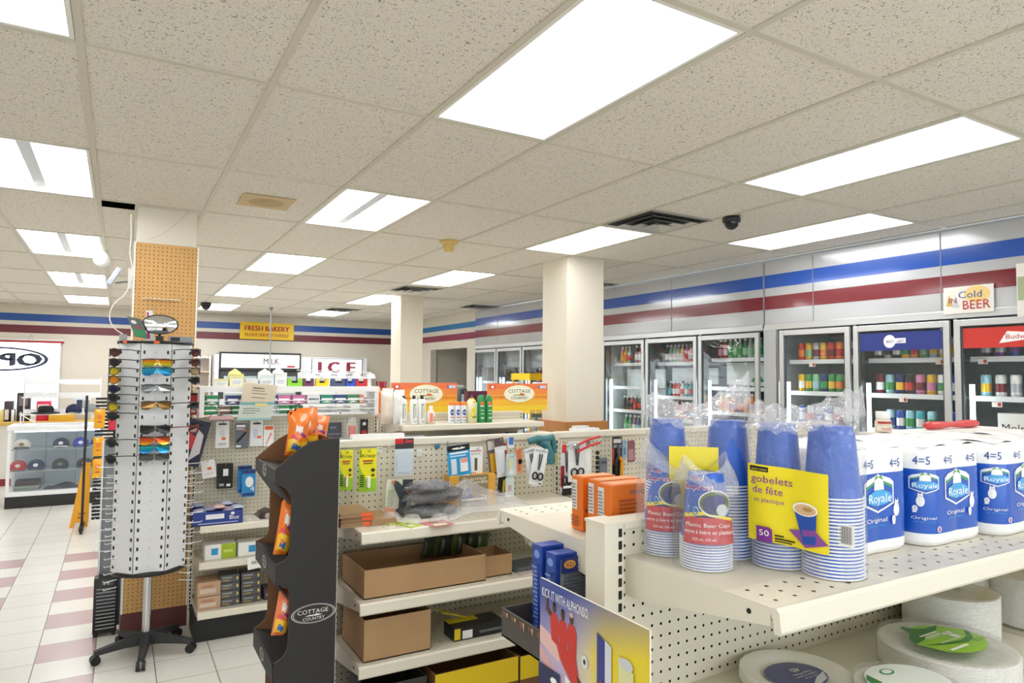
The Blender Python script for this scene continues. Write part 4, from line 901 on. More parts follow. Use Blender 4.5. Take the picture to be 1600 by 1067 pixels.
# open sign hanging in the window
r = thing('open_sign', 'oval black-rimmed OPEN sign hanging in the shop window', 'sign', (-1.6, YB-.06, 1.82)); cx_, cz_ = -1.62, 1.84
mb = MB()
mb.rings([[(cx_+.62*q*cos(i*pi/24)*1.0, YB-.06-d, cz_+(.19*q-(0 if q == 1 else .012))*sin(i*pi/24)) for i in range(48)] for q, d in ((1, 0), (1, .02), (.92, .02), (.92, 0), (1, 0))], mat('#3c4258', .5)); mb.build('rim', r)
vs, fs, w = text_geo('OPEN'); mb = MB()
for dx_ in (-.02, -.01, 0, .01, .02): mb.art(lambda u, v, o: (cx_+.54+dx_-u, YB-.07-o-abs(dx_)*.02, cz_-.1+v+dx_*.4), [('t', 'OPEN', 0, 0, .2, 1.06, mat('#3c4258', .5))], 1, 1)
mb.build('lettering', r)
MB().cyl((cx_+.3, YB-.05, cz_+.17), (cx_+.38, YB-.05, 2.24), .003, GREY, n=4).cyl((cx_+.46, YB-.05, cz_+.14), (cx_+.38, YB-.05, 2.24), .003, GREY, n=4).build('cord', r)
# bracket lamp and cables on the pillar
r = thing('bracket_speaker', 'small white rectangular unit on a wall bracket left of the pillar', 'fixture', (.04, 4.98, 2.25))
u0 = PX(178, 432, 1, 4.98)
mb = MB(); mb.T = Matrix.Translation((u0.x, 4.98, u0.z)) @ Matrix.Rotation(radians(-62), 4, 'Y'); mb.b6(-.06, .06, -.05, .05, -.014, .014, mat('#c9cfe2', .4)); mb.T = None; mb.build('body', r, bevel=.003)
MB().tube([(u0.x+.01, 4.99, u0.z-.04), (.0, 5.0, u0.z-.03), (.07, 5.02, u0.z-.02)], .006, GREY).b6(.03, .055, 4.98, 5.02, u0.z-.07, u0.z+.06, mat('#d7d7d2', .4)).build('bracket', r)
def cable(pts, Y, m, lab, rad=.0035):
    P = [PX(x, y, 1, Y) for x, y in pts]; Q = []
    for i in range(len(P)-1):
        a, b_, c_, d_ = P[max(i-1, 0)], P[i], P[i+1], P[min(i+2, len(P)-1)]
        for t in (0, .25, .5, .75): Q.append(.5*((2*b_)+(c_-a)*t+(2*a-5*b_+4*c_-d_)*t*t+(3*b_-a-3*c_+d_)*t**3))
    Q.append(P[-1]); single('cable', MB().tube(Q, rad, m, 6), P[0], lab, 'cable')
WC = mat('#e9e4d6', .5)
cable([(205, 335), (205, 370), (203, 395), (207, 420), (204, 440), (195, 460), (178, 475), (171, 495), (178, 512), (192, 522)], 4.93, WC, 'loose white cable looping down the left side of the pillar')
cable([(210, 340), (207, 380), (198, 410), (192, 425)], 4.95, GREY, 'thin grey wire running to the bracket unit on the pillar', .002)
cable([(296, 331), (275, 350), (252, 366), (232, 374)], 4.965, mat('#cfc8b6', .6), 'thin wire crossing the bare top of the pillar', .002)
# hook strip on the pegboard
a, b_, z0, z1 = rect_y(222, 466, 282, 474, 4.96)
r = thing('hook_strip', 'empty clear hook strip on the pegboard above the round mirror', 'hook strip', ((a+b_)/2, 4.96, z0))
MB().b6(a, b_, 4.962, 4.966, z1-.008, z1, mat('#d9c7a0', .4)).build('bar', r)
for k in range(10): x = a+(b_-a)*(k+.5)/10; MB().tube([(x, 4.962, z1-.004), (x, 4.93, z1-.02), (x, 4.925, z1-.008)], .0018, mat('#e2d8c4', .4), 5).build('hook', r)
# ================================================================ goods on the accessory and tool walls
def pack(name, lab, cat, px, Y, th, m, shapes=(), group=None, rot=0, blister=None, extra=None, hook=True):
    """flat hanging pack seen at the photo rectangle px, its card on the plane Y; blister=(u0,v0,u1,v1,depth,mat)"""
    x0, x1, z0, z1 = rect_y(*px, Y); W, H = x1-x0, z1-z0; xc = (x0+x1)/2; t = radians(rot)
    r = thing(name, lab, cat, (xc, Y, z0), group=group)
    def fn(u, v, o): uu, vv = u-W/2, v-H; return (xc+uu*cos(t)-vv*sin(t), Y-o, z1+uu*sin(t)+vv*cos(t))
    mb = MB(); e = .004; mb.prism([(e, 0), (W-e, 0), (W, e), (W, H-e), (W-e, H), (e, H), (0, H-e), (0, e)], fn, -th, 0, m)
    mb.build('card' if th < .012 else 'carton', r)
    if shapes: MB().art(fn, shapes, W, H).build('printed_front', r)
    if blister:
        for bl in (blister if isinstance(blister, list) else [blister]):
            u0, v0, u1, v1, d, bm = bl; mb = MB(); R = []
            for q, dd in ((1, 0), (.96, d*.7), (.85, d)):
                cu, cv, hu, hv = (u0+u1)/2*W, (v0+v1)/2*H, (u1-u0)/2*W*q, (v1-v0)/2*H*q
                R.append([fn(cu+hu*(abs(cos(a))**.5)*(1 if cos(a) > 0 else -1), cv+hv*(abs(sin(a))**.5)*(1 if sin(a) > 0 else -1), .001+dd) for a in [i*pi/8+.01 for i in range(16)]])
            mb.rings(R, bm, True, True); mb.build('blister', r)
    if extra: extra(r, fn, W, H)
    if hook:
        h = thing('peg_hook', 'chrome peg hook that holds the '+' '.join(lab.split(' hanging')[0].split(',')[0].split()[:9]), 'hook', (xc, Y, z1), group='chrome peg hooks')
        hy = DY if Y > 4 else BY; MB().tube([(xc, hy-.001, z1-.012), (xc, Y-.02, z1-.010), (xc, Y-.026, z1-.002)], .0022, CHROME, 6).build('wire', h)
    return r
TXT = mat('#33343a', .5); ORS = mat('#f26a35', .5); LIME = mat('#9bd22b', .4); YE2 = mat('#f2ea20', .4); LB = mat('#2f9fd8', .4); GRC = mat('#5c6470', .4)
def lines(u0, u1, v0, v1, n, m): return [('r', u0, v0+(v1-v0)*k/n, u1-(.12*(u1-u0) if k % 3 == 0 else 0), v0+(v1-v0)*(k+.45)/n, m) for k in range(n)]
CLR = mat('#e9eef2', .1, alpha=.22, name='clear_blister')
YD_ = 4.88
pack('lanyard_pack', 'red white and blue team gift pack hanging tilted at the left of the pegboard', 'gift pack', (288, 656, 330, 728), 4.84, .02, mat('#2b2c48', .35),
     [('p', [(.1, .1), (.45, .2), (.42, .95), (.2, .95)], mat('#23305e', .3)), ('p', [(.3, .42), (.72, .3), (.66, .62), (.3, .7)], mat('#d83a3c', .3)), ('p', [(.1, .05), (.5, .05), (.4, .34), (.14, .38)], mat('#2b63c4', .3)), ('p', [(.55, .1), (.9, .3), (.85, .7), (.6, .8)], mat('#e8e2e6', .3)), ('e', .5, .9, .25, .03, mat('#111111', .5))], rot=-14)
pack('charger_pack', 'white charging cable card hanging beside the team gift pack', 'accessory pack', (337, 658, 358, 700), YD_, .004, WHITE, [('r', .2, .86, .8, .92, TXT), ('e', .5, .55, .2, .15, mat('#dfe2e6', .5)), ('r', .45, .3, .75, .4, ORS), ('r', .2, .1, .8, .2, mat('#c8ccd2', .5))])
pack('stylus_pack', 'dark grey stylus pen pack hanging left of the white carton', 'accessory pack', (367, 661, 387, 701), YD_, .004, mat('#6b707c', .4), [('r', .1, .84, .8, .93, WHITE), ('r', .1, .74, .7, .8, mat('#c2c5cc', .5)), ('r', .62, .68, .86, .76, ORS), ('p', [(.1, .3), (.2, .22), (.9, .6), (.82, .68)], BLACK), ('r', .1, .06, .5, .14, WHITE)])
pack('cable_box', 'tall white cable carton hanging right of the grey stylus pack', 'accessory pack', (391, 657, 411, 697), YD_, .014, mat('#eceef0', .5), [('r', .2, .85, .8, .92, TXT), ('e', .4, .5, .18, .2, mat('#c8d6e6', .5)), ('r', .55, .3, .85, .4, ORS)])
pack('earphone_pack', 'white and red earphone card hanging next to the black display', 'accessory pack', (412, 664, 428, 697), YD_, .004, WHITE, [('r', .1, .78, .9, .95, ORS), ('p', [(.2, .1), (.3, .1), (.8, .6), (.7, .65)], mat('#e06b70', .5))])
pack('adapter_pack', 'small white adapter card hanging low left under the gift pack', 'accessory pack', (313, 719, 335, 747), YD_-.02, .012, WHITE, [('r', .4, .45, .7, .6, ORS), ('r', .2, .2, .8, .28, mat('#d7dade', .5))], rot=8)
pack('phone_case_pack', 'black boxed charger with window hanging in the lower row', 'accessory pack', (339, 724, 364, 763), YD_-.01, .03, mat('#1b1b1d', .3), [('r', .38, .5, .7, .78, mat('#eef0f2', .3)), ('r', .15, .1, .45, .2, mat('#a8abb0', .5)), ('r', .6, .08, .85, .18, WHITE)])
for k, (x, y) in enumerate(((372, 728), (378, 734))):
    pack('light_bulb_pack', ('rear','front')[k]+' of two blue and white four-packs hanging in the lower row', 'accessory pack', (x, y, x+21, y+42), YD_-.01-.05*k, .03, mat('#2f8fd0', .35), [('r', .0, .86, 1, 1, mat('#24346e', .4)), ('e', .55, .55, .3, .2, WHITE), ('t', '4', .62, .2, .2, .3, WHITE), ('r', .1, .05, .9, .14, mat('#24346e', .4))], group='blue and white four-packs')
pack('battery_pack', 'flat dark grey boxed accessory on the right of the peg wall', 'accessory pack', (511, 660, 534, 684), YD_, .02, mat('#4d545e', .4), [('r', .1, .2, .9, .3, mat('#7c848e', .5)), ('r', .2, .6, .6, .75, mat('#7c848e', .5))], hook=False)
pack('red_card_pack', 'narrow red and black carded packs hanging between the stand and the gum rack', 'accessory pack', (297, 614, 308, 648), 4.93, .004, mat('#b3262e', .4), [('r', 0, .4, 1, .55, BLACK), ('r', .2, .1, .8, .3, mat('#e9c9c9', .5)), ('r', 0, .9, 1, 1, BLACK)], hook=False)
pack('screwdriver_pack', 'black and red card hanging at the right end of the peg wall', 'accessory pack', (563, 655, 575, 686), YD_, .004, mat('#1c1c1e', .4), [('r', .2, .1, .8, .45, RED), ('r', .3, .7, .7, .85, WHITE)])
# clear jar of red tags
x0, x1, z0, z1 = rect_y(541, 652, 560, 686, 4.75); c = ((x0+x1)/2, 4.75, z0)
r = thing('clear_jar', 'clear jar of red striped lighters by the right end of the peg wall', 'jar', c); w = (x1-x0)/2
MB().lathe([(.001, 0), (w, .004), (w, (z1-z0)*.6), (w*.6, (z1-z0)*.85), (w*.6, z1-z0)], CLR, 18, c).build('jar_body', r)
MB().b6(x0+.02, x1-.02, 4.74, 4.76, z0+.02, z0+(z1-z0)*.62, mat('#d94b40', .5)).build('contents', r)
h = thing('jar_shelf', 'clear bracket shelf holding the jar and grey box on the peg wall', 'shelf', (1.45, 4.8, z0-.008)); MB().b6(1.32, 1.64, 4.70, 4.948, z0-.008, z0-.002, mat('#e6ecef', .2, alpha=.6)).build('plate', h)
single('flat_pack', MB().rbox(*rect_y(325, 652, 362, 658, 4.75)[:2], 4.66, 4.80, 1.352, 1.372, .006, mat('#d9b0b0', .4, alpha=.8)), (.6, 4.75, 1.352), 'pink flat packet lying at the top left of the peg wall', 'packet')
# --- boxes on its shelves
BL2 = mat('#28408f', .45)
x0 = .43; z = .705
r = thing('candy_tray', 'open blue display tray filled with clear wrapped packs', 'tray', (.62, 4.68, z)); x1 = .79
x0 = PX(302, 800, 1, 4.6).x; x1 = PX(380, 800, 1, 4.6).x
mb = MB().b6(x0, x1, 4.61, 4.614, z, z+.085, BL2).b6(x0, x1, 4.85, 4.854, z, z+.085, BL2).b6(x0, x0+.004, 4.614, 4.85, z, z+.085, BL2).b6(x1-.004, x1, 4.614, 4.85, z, z+.085, BL2).b6(x0, x1, 4.61, 4.854, z+.0005, z+.004, BL2)
mb.build('tray_body', r); MB().art(F_front(x0, 4.6095, z), [('r', .25, .45, .62, .8, mat('#e9ebf2', .5)), ('t', 'Blue', .72, .35, .32, .2, WHITE), ('r', .1, .12, .9, .2, mat('#9fb0d8', .5)), ('e', .79, .78, .04, .1, WHITE)], x1-x0, .085).build('printed_front', r)
random.seed(5)
for k in range(9):
    cx_, cy_ = x0+.04+(k % 5)*.055, 4.66+(k//5)*.1
    single('wrapped_pack', pillow(MB(), lambda u, v, o: (cx_-.035+u, cy_-.05+v, z+.085+.01*(k % 3)+o*1.0), .075, .11, .012, (mat('#b9c1d6', .15), mat('#8d93b0', .15), mat('#d9b7b0', .15), mat('#a89cae', .15))[k % 4], seed=k), (cx_, cy_, z+.07), 'clear wrapped pack lying in the open blue tray', 'pack', 'wrapped packs in the blue tray')
for k, (a, b_, c_) in enumerate(((.82, .93, '#6d5a52'), (.93, 1.05, '#8b8f92'), (1.05, 1.2, '#7a6a66'), (1.2, 1.35, '#9aa0a4'))):
    single('wrapped_pack', pillow(MB(), lambda u, v, o: (a+u, 4.66+v, z+.035+abs(o)*1.4-.03), b_-a, .2, .03, mat(c_, .12, coat=.6), seed=20+k), ((a+b_)/2, 4.75, z), f'clear bagged brown and grey goods right of the blue tray, {ORD[k]} from it', 'pack')
def carton2(nm, lab, px, yf, d, z, m, front, left=None, group=None, cat='box', top=None):
    x0 = PX(px[0], px[3], 1, yf).x; x1 = PX(px[2], px[3], 1, yf).x; h = PX((px[0]+px[2])/2, px[1], 1, yf).z-PX((px[0]+px[2])/2, px[3], 1, yf).z
    return carton(nm, lab, cat, x0, x1, yf, yf+d, z+.0006, z+h, m, front, left, top, group)
MK = [('r', 0, 0, .52, 1, WHITE), ('r', .2, .3, .42, .75, LB), ('r', .52, 0, 1, 1, mat('#a8bf2e', .5)), ('r', .6, .4, .9, .6, mat('#c9dc6a', .5))]
carton2('mask_box', 'white and lime green face mask box on the middle shelf', (320, 850, 368, 873), 4.66, .12, .482, WHITE, MK)
carton2('mask_box', 'plain white face mask box right of the lime green one', (372, 848, 412, 869), 4.66, .12, .482, WHITE, [('r', .4, .25, .66, .75, LB)])
single('price_note', MB().add([(.745, 4.585, .41), (.86, 4.585, .42), (.855, 4.585, .5), (.74, 4.585, .485)], [(0, 1, 2, 3)], WHITE).art(lambda u, v, o: (.755+u, 4.5845-o, .43+v), [('t', '#/4', .1, .3, .45, .8, TXT)], .09, .05), (.8, 4.585, .41), 'white handwritten price note taped under the mask boxes', 'price tag')
GB = mat('#55585c', .5); TB_ = mat('#c4a283', .6)
for k in range(4):
    for q, (a, b_) in enumerate(((344, 374), (377, 407))):
        yb_ = 955-k*12.4-(q*4); carton2('tea_light_box', f'{("left","right")[q]} grey and yellow small box, {ORD[k]} from the bottom of its stack', (a, yb_-11.6, b_, yb_), 4.66, .12, .182+k*.0485, GB, [('r', .1, .55, .6, .75, mat('#9a9da1', .5)), ('r', .1, .2, .5, .35, mat('#b7995a', .5)), ('e', .88, .5, .05, .22, mat('#e6cf5a', .5))], group='stacked small grey boxes')
for k in range(2): carton2('tan_box', f'{("lower","upper")[k]} tan box stacked beside the small grey boxes', (308, (938, 915)[k], 344, (958, 937)[k]), 4.65, .16, .182+k*.082, TB_, [('r', .1, .2, .8, .5, mat('#d9c9b8', .5)), ('r', .2, .6, .7, .75, mat('#b07f68', .5))])
for k in range(2): carton2('dark_box', f'{("near","far")[k]} dark box right of the grey stacks', ((412, 448)[k], 930, (440, 490)[k], 948), 4.66, .12, .182, mat('#4b3a44', .5), [('r', .1, .3, .7, .6, mat('#8d7c84', .5))])
# --- white rack with gum on top of this gondola
GF = mat('#f2f2f0', .35); gx0, gx1 = .455, 1.655; gy0, gy1 = 4.80, 5.0; z0, z1 = 1.358, 1.555
r = thing('gum_rack', 'white framed rack of chewing gum on top of the accessory gondola', 'rack', (1.05, 4.9, z0))
for x in (gx0, gx1-.03): MB().b6(x, x+.03, gy0, gy1, z0, z1, GF).build('side_panel', r, bevel=.003)
MB().b6(gx0, gx1, gy0, gy1, z1-.012, z1+.006, GF).b6(gx0, gx1, gy0-.004, gy0, z1-.03, z1+.008, GF).build('top_deck', r)
for z in (1.39, 1.452):
    mb = MB(); mb.add([(gx0+.03, gy0, z-.012), (gx1-.03, gy0, z-.012), (gx1-.03, gy1, z+.02), (gx0+.03, gy1, z+.02)], [(0, 1, 2, 3)], mat('#dfe3e4', .3)); mb.cyl((gx0+.03, gy0-.004, z+.014), (gx1-.03, gy0-.004, z+.014), .003, GF, n=6)
    for k in range(9): x = gx0+.12+k*.125; mb.b6(x-.001, x+.001, gy0, gy1, z-.01, z+.03, GF)
    mb.build('tray', r)
gum = [(322, '#20934f', 'green'), (354, '#31447e', 'navy'), (375, '#31447e', 'navy'), (394, '#31447e', 'navy'), (415, '#31447e', 'navy'), (434, '#d977b0', 'pink'), (457, '#d977b0', 'pink'), (480, '#f1f2f4', 'white'), (501, '#2f8f80', 'teal green'), (522, '#3b508c', 'blue'), (542, '#3c8a55', 'green'), (560, '#e58a76', 'salmon')]
for k, (x, c_, cn) in enumerate(gum):
    a = PX(x, 626, 1, gy0+.01).x; b_ = PX(x+(19.5 if k < 11 else 8), 626, 1, gy0+.01).x; zz = 1.452
    carton('gum_box', f'{cn} gum box, {ORD[k]} from left on the upper tray of the gum rack', 'box', a, b_, gy0+.006, gy0+.1, zz-.008, zz+.05, mat(c_, .4), [('r', .08, .4, .92, .62, mat('#f4f4f6', .4)) if cn != 'white' else ('r', .1, .4, .9, .6, mat('#4a5a6a', .4)), ('p', [(.1, .1), (.5, .3), (.9, .1)], mat('#ffffff', .4))], group='gum boxes on the upper tray')
for k, (x, c_, cn) in enumerate(((320, '#20934f', 'green'), (342, '#7a5a3a', 'brown'), (362, '#2a7a4a', 'green and white'), (435, '#2f8a58', 'green and blue'), (455, '#1f6a3c', 'dark green'))):
    a = PX(x, 644, 1, gy0+.01).x; b_ = PX(x+18, 644, 1, gy0+.01).x
    carton('gum_box', f'{cn} gum box on the lower tray of the gum rack', 'box', a, b_, gy0+.006, gy0+.1, 1.383, 1.43, mat(c_, .4), [('r', .1, .35, .9, .6, mat('#f4f4f6', .4))], group=None)
# cartons and phone stands standing on top
tops = [(333, 356, 592, '#f0efd6', 'cream striped', 0), (357, 380, 584, '#eee9a8', 'yellow chequered', 1), (382, 402, 592, '#f1f2f2', 'white plain', 0), (404, 427, 584, '#e6f0f2', 'pale blue', 1), (427, 447, 582, '#f5f6f7', 'tall white', 1)]
for k, (a, b_, yt, c_, cn, peak) in enumerate(tops):
    x0, x1, _, zt = rect_y(a, yt, b_, 606, 4.86); m_ = mat(c_, .5); r = carton('display_carton', f'{cn} display carton, {ORD[k]} from the left on top of the gum rack', 'box', x0+.003, x1-.003, 4.82, 4.92, 1.562, zt, m_, [('r', .1, .12, .9, .6, WHITE), *lines(.2, .8, .2, .5, 3, mat('#b9c4c8', .5)), ('r', 0, .86, 1, .98, mat('#e6de7a', .5) if k < 2 else WHITE)])
    if peak: MB().prism([(0, 0), (1, 0), (1, .2), (.72, .55), (.5, .8), (.28, .55), (0, .2)], lambda u, v, d: (x0+.006+u*(x1-x0-.012), d, zt+v*.045), 4.915, 4.918, m_).build('header_card', r)
for k, (a, b_, c_, cn) in enumerate(((448, 471, '#8fd23a', 'lime green'), (472, 489, '#6b3458', 'plum'), (492, 512, '#f0d224', 'yellow'), (516, 539, '#4a5478', 'slate blue'), (538, 553, '#2d52c0', 'blue'), (554, 572, '#c9303c', 'red'))):
    x0, x1, _, zt = rect_y(a, 592, b_, 606, 4.86); zt = 1.562+.055; m_ = mat(c_, .45); w = x1-x0
    r = thing('phone_stand', f'{cn} U-shaped stand on top of the gum rack', 'phone stand', ((x0+x1)/2, 4.86, 1.562), group='coloured stands on the gum rack')
    MB().prism([(0, 0), (w, 0), (w, .055), (w*.76, .055), (w*.72, .024), (w*.28, .024), (w*.24, .055), (0, .055)], lambda u, v, d: (x0+u, d, 1.562+v), 4.83, 4.86, m_).build('front_bracket', r); MB().b6(x0+.006, x1-.006, 4.86, 4.89, 1.562, 1.6, BLACK).build('back_block', r)
r = thing('wire_tier', 'low white wire tier on top of the gum rack before the ice sign', 'rack', (1.33, 4.93, 1.562))
x0, x1 = PX(468, 590, 1, 4.93).x, PX(577, 590, 1, 4.93).x
for x in (x0, (x0+x1)/2-.1, (x0+x1)/2+.14, x1): MB().b6(x-.012, x+.012, 4.92, 4.94, 1.562, 1.66, GF).build('post', r)
MB().b6(x0, x1, 4.915, 4.925, 1.62, 1.632, GF).cyl((x0-.02, 4.93, 1.675), (x1+.02, 4.93, 1.665), .003, GF, n=6).build('rail', r)
for k in range(5): x = x0+.05+k*.11; MB().add([(x, 4.90, 1.62), (x+.06, 4.90, 1.62), (x+.06, 4.94, 1.655), (x, 4.94, 1.655)], [(0, 1, 2, 3)], mat('#e9e9e6', .3)).build('scoop', r)
# torn kraft paper note
x0, x1, z0, z1 = rect_y(380, 597, 432, 656, 4.70); PN = mat('#d3c6b0', .8, vary=.05); W_, H_ = x1-x0, z1-z0
r = thing('paper_note', 'handwritten tan paper note with teal lower edge taped to the gum rack', 'note', ((x0+x1)/2, 4.7, z0))
fn = lambda u, v, o: (x0+u*W_-.035*(1-v)*1.0, 4.70-o-.012*sin(3*v)+.008*sin(5*u), z0+v*H_+(-.02*u if v > .5 else 0))
MB().sheet(10, 10, lambda u, v: fn(u, v, 0), PN).build('paper', r)
mb = MB()
def band(v0, v1, u0, u1, m_, k=1): mb.sheet(10, 2, lambda a, b_: fn(u0+(u1-u0)*a, v0+(v1-v0)*b_, .0006*k), m_)
band(.0, .05, 0, 1, mat('#8fc6c4', .6)); band(.4, .47, 0, 1, mat('#7fbdbd', .6)); band(.05, .4, 0, 1, mat('#cfd6cc', .6)); band(.4, .47, .05, .95, mat('#6fb0b0', .6), 2); band(.36, .44, .45, .8, mat('#e6d68a', .6), 3)
for k, (v, a, b_) in enumerate(((.87, .3, .6), (.8, .28, .66), (.73, .3, .75), (.62, .3, .7), (.3, .12, .6), (.24, .12, .64), (.18, .12, .5))): band(v, v+.012, a, b_, TXT, 4)
for k in range(9): x = .3+.04*k; mb.add([fn(x, .85, .003), fn(x+.012, .85, .003), fn(x+.03, .90, .003), fn(x+.018, .90, .003)], [(0, 1, 2, 3)], TXT)
mb.build('handwriting', r)

# ---------------------------------------------------------------- toiletries section
def bottle(nm, lab, px, yb, prof, z, Y=4.66, mm=None, group=None, art=None):
    x0, x1, _, _ = rect_y(px[0], 640, px[1], 650, Y); R_ = (x1-x0)/2; c = ((x0+x1)/2, Y, z); H = PX((px[0]+px[1])/2, yb[0], 1, Y).z-z
    r = thing(nm, lab, 'bottle', c, group=group)
    for part, pr, m_ in prof: MB().lathe([(a*R_, b_*H) for a, b_ in pr], m_, 18, c).build(part, r)
    if art: MB().art(lambda u, v, o: (c[0]+(R_+o)*sin((u-.5)*2.2), c[1]-(R_+o)*cos((u-.5)*2.2), z+v*H), art, 1, 1, step=.1, lift=.0006).build('label', r)
    return r
zs = 1.2885
for k, a in enumerate((624, 640.5, 653)):
    bottle('lotion_bottle', f'white lotion bottle with black cap, {ORD[k]} from the left on the upper shelf', (a, a+11.5), (618,), [('body', [(.001, 0), (.95, .0), (1, .03), (1, .78), (.8, .86), (.4, .88)], WHITE), ('cap', [(.42, .87), (.42, 1), (.001, 1)], BLACK)], zs, group='white lotion bottles',
           art=[('r', .3, .2, .42, .72, mat('#9fa8a4', .5)), ('r', .55, .25, .62, .6, mat('#9fa8a4', .5)), ('e', .5, .68, .1, .035, mat('#7dc04a', .5)), ('r', .3, .08, .7, .12, mat('#b8beba', .5))])
bottle('lotion_bottle', 'small white and coral bottle between the lotions and the sprays', (667, 680), (634,), [('body', [(.001, 0), (1, 0), (1, .5), (.7, .7), (.35, .82)], mat('#f3e6e0', .5)), ('cap', [(.4, .8), (.4, 1), (.001, 1)], WHITE)], zs, art=[('r', .2, .1, .5, .6, mat('#ee8d74', .5)), ('r', .55, .2, .9, .26, mat('#ee8d74', .5)), ('r', .55, .35, .9, .4, mat('#ee8d74', .5))])
for k, a in enumerate((700.5, 710, 719.5)):
    bottle('spray_can', f'white spray can with orange cap, {ORD[k]} from the left beside the yellow bottle', (a, a+8.6), (627,), [('body', [(.001, 0), (.95, 0), (1, .02), (1, .8), (.8, .84)], mat('#eef1f6', .35)), ('cap', [(.92, .82), (.92, .97), (.6, 1), (.001, 1)], mat('#f2862c', .4))], zs, group='white spray cans with orange caps', art=[('e', .5, .5, .28, .14, mat('#2b52a8', .4)), ('r', .35, .48, .65, .53, WHITE), ('r', .25, .25, .75, .3, mat('#d9727a', .4)), ('r', .25, .12, .75, .15, mat('#7a86b0', .4))])
bottle('cleaner_bottle', 'pale yellow floral bottle left of the green spray cans', (729, 744), (622,), [('body', [(.001, 0), (1, 0), (1, .75), (.75, .92), (.5, .95)], mat('#f3efc9', .4)), ('cap', [(.5, .94), (.5, 1), (.001, 1)], mat('#f6d94a', .4))], zs, art=[('e', .5, .5, .2, .12, mat('#f0de3a', .5)), ('e', .35, .3, .16, .1, mat('#ede04a', .5)), ('r', .35, .2, .8, .28, mat('#8fae3a', .5)), ('e', .5, .85, .12, .05, mat('#f2d21f', .5))])
for k, a in enumerate((746, 758)):
    bottle('insect_spray', f'{("left","right")[k]} green insect spray can with orange label', (a, a+10.5), (617,), [('body', [(.001, 0), (.95, 0), (1, .02), (1, .84), (.7, .9)], mat('#23964a', .3)), ('cap', [(.75, .88), (.75, .96), (.4, 1), (.001, 1)], mat('#2fa457', .3))], zs, art=[('r', .25, .64, .75, .76, mat('#ef7b3a', .4)), ('r', .25, .58, .75, .62, WHITE), ('r', .3, .3, .7, .34, mat('#bfe6c8', .4)), ('r', .3, .42, .7, .46, mat('#bfe6c8', .4)), ('r', .3, .14, .7, .2, mat('#bfe6c8', .4))])
# maroon printed boxes behind the sprays
carton2('tissue_box', 'maroon floral box behind the yellow bottle and green sprays', (732, 612, 762, 622), 4.78, .1, 1.289, mat('#efe9ee', .5), None)
x0, x1, z0, z1 = rect_y(732, 611, 762, 622, 4.78)
carton('pouch_carton', 'dark maroon patterned pouches standing behind the green sprays', 'box', x0, x1, 4.79, 4.86, 1.289, z1, mat('#5a1e38', .5), [('r', .0, 0, 1, .62, WHITE), ('e', .2, .8, .06, .08, mat('#a0506a', .5)), ('e', .5, .76, .06, .08, mat('#a0506a', .5)), ('e', .8, .82, .06, .08, mat('#a0506a', .5))])
# clear bags of cups at the left end of the shelf
x0, x1, z0, z1 = rect_y(592, 628, 624, 668, 4.8); WB = mat('#f3ebe2', .25, alpha=.85)
single('bagged_cups', pillow(MB(), lambda u, v, o: (x0+u, 4.76-o, 1.289+v), (x1-x0)*.62, .26, .07, mat('#efe1d4', .25), seed=2), (x0, 4.76, 1.289), 'milky bag of tan cups at the left end of the upper toiletries shelf', 'bag')
single('bagged_cups', pillow(MB(), lambda u, v, o: (x0+(x1-x0)*.45+u, 4.70-o, 1.289+v), (x1-x0)*.55, .25, .06, mat('#f4f4f3', .2, coat=.4), seed=3), (x0+.1, 4.70, 1.289), 'clear white bag leaning beside the lotion bottles', 'bag')
x0, x1, z0, z1 = rect_y(584, 606, 612, 642, 5.2)
# opposite side shelf (faces away) with orange snacks and the two banners
for z in (1.29,): shelf(gC, 1.75, 2.943, DY+.05, 5.42, z, strip=False)
single('snack_bag', pillow(MB(), lambda u, v, o: (x0+.02+u, 5.22-o, 1.291+v), x1-x0+.04, z1-1.291+.0, .05, mat('#f0781e', .3, coat=.3), seed=8), (x0, 5.22, 1.291), 'bright orange snack bag behind the left end of the toiletries shelf', 'snack bag')
single('snack_bag', pillow(MB(), lambda u, v, o: (x0+.05+u, 5.3-o, 1.291+v), (x1-x0)*.6, z1-1.291+.05, .04, mat('#8a1f2b', .3, coat=.3), seed=9), (x0, 5.3, 1.291), 'dark red rounded bag behind the orange snack bag', 'snack bag')
ORG1, ORG2, ORG3, ORG4, ORG5 = [mat(c, .45) for c in ('#ee7a4c', '#f29049', '#f6a83f', '#f8bf3c', '#f9d53e')]
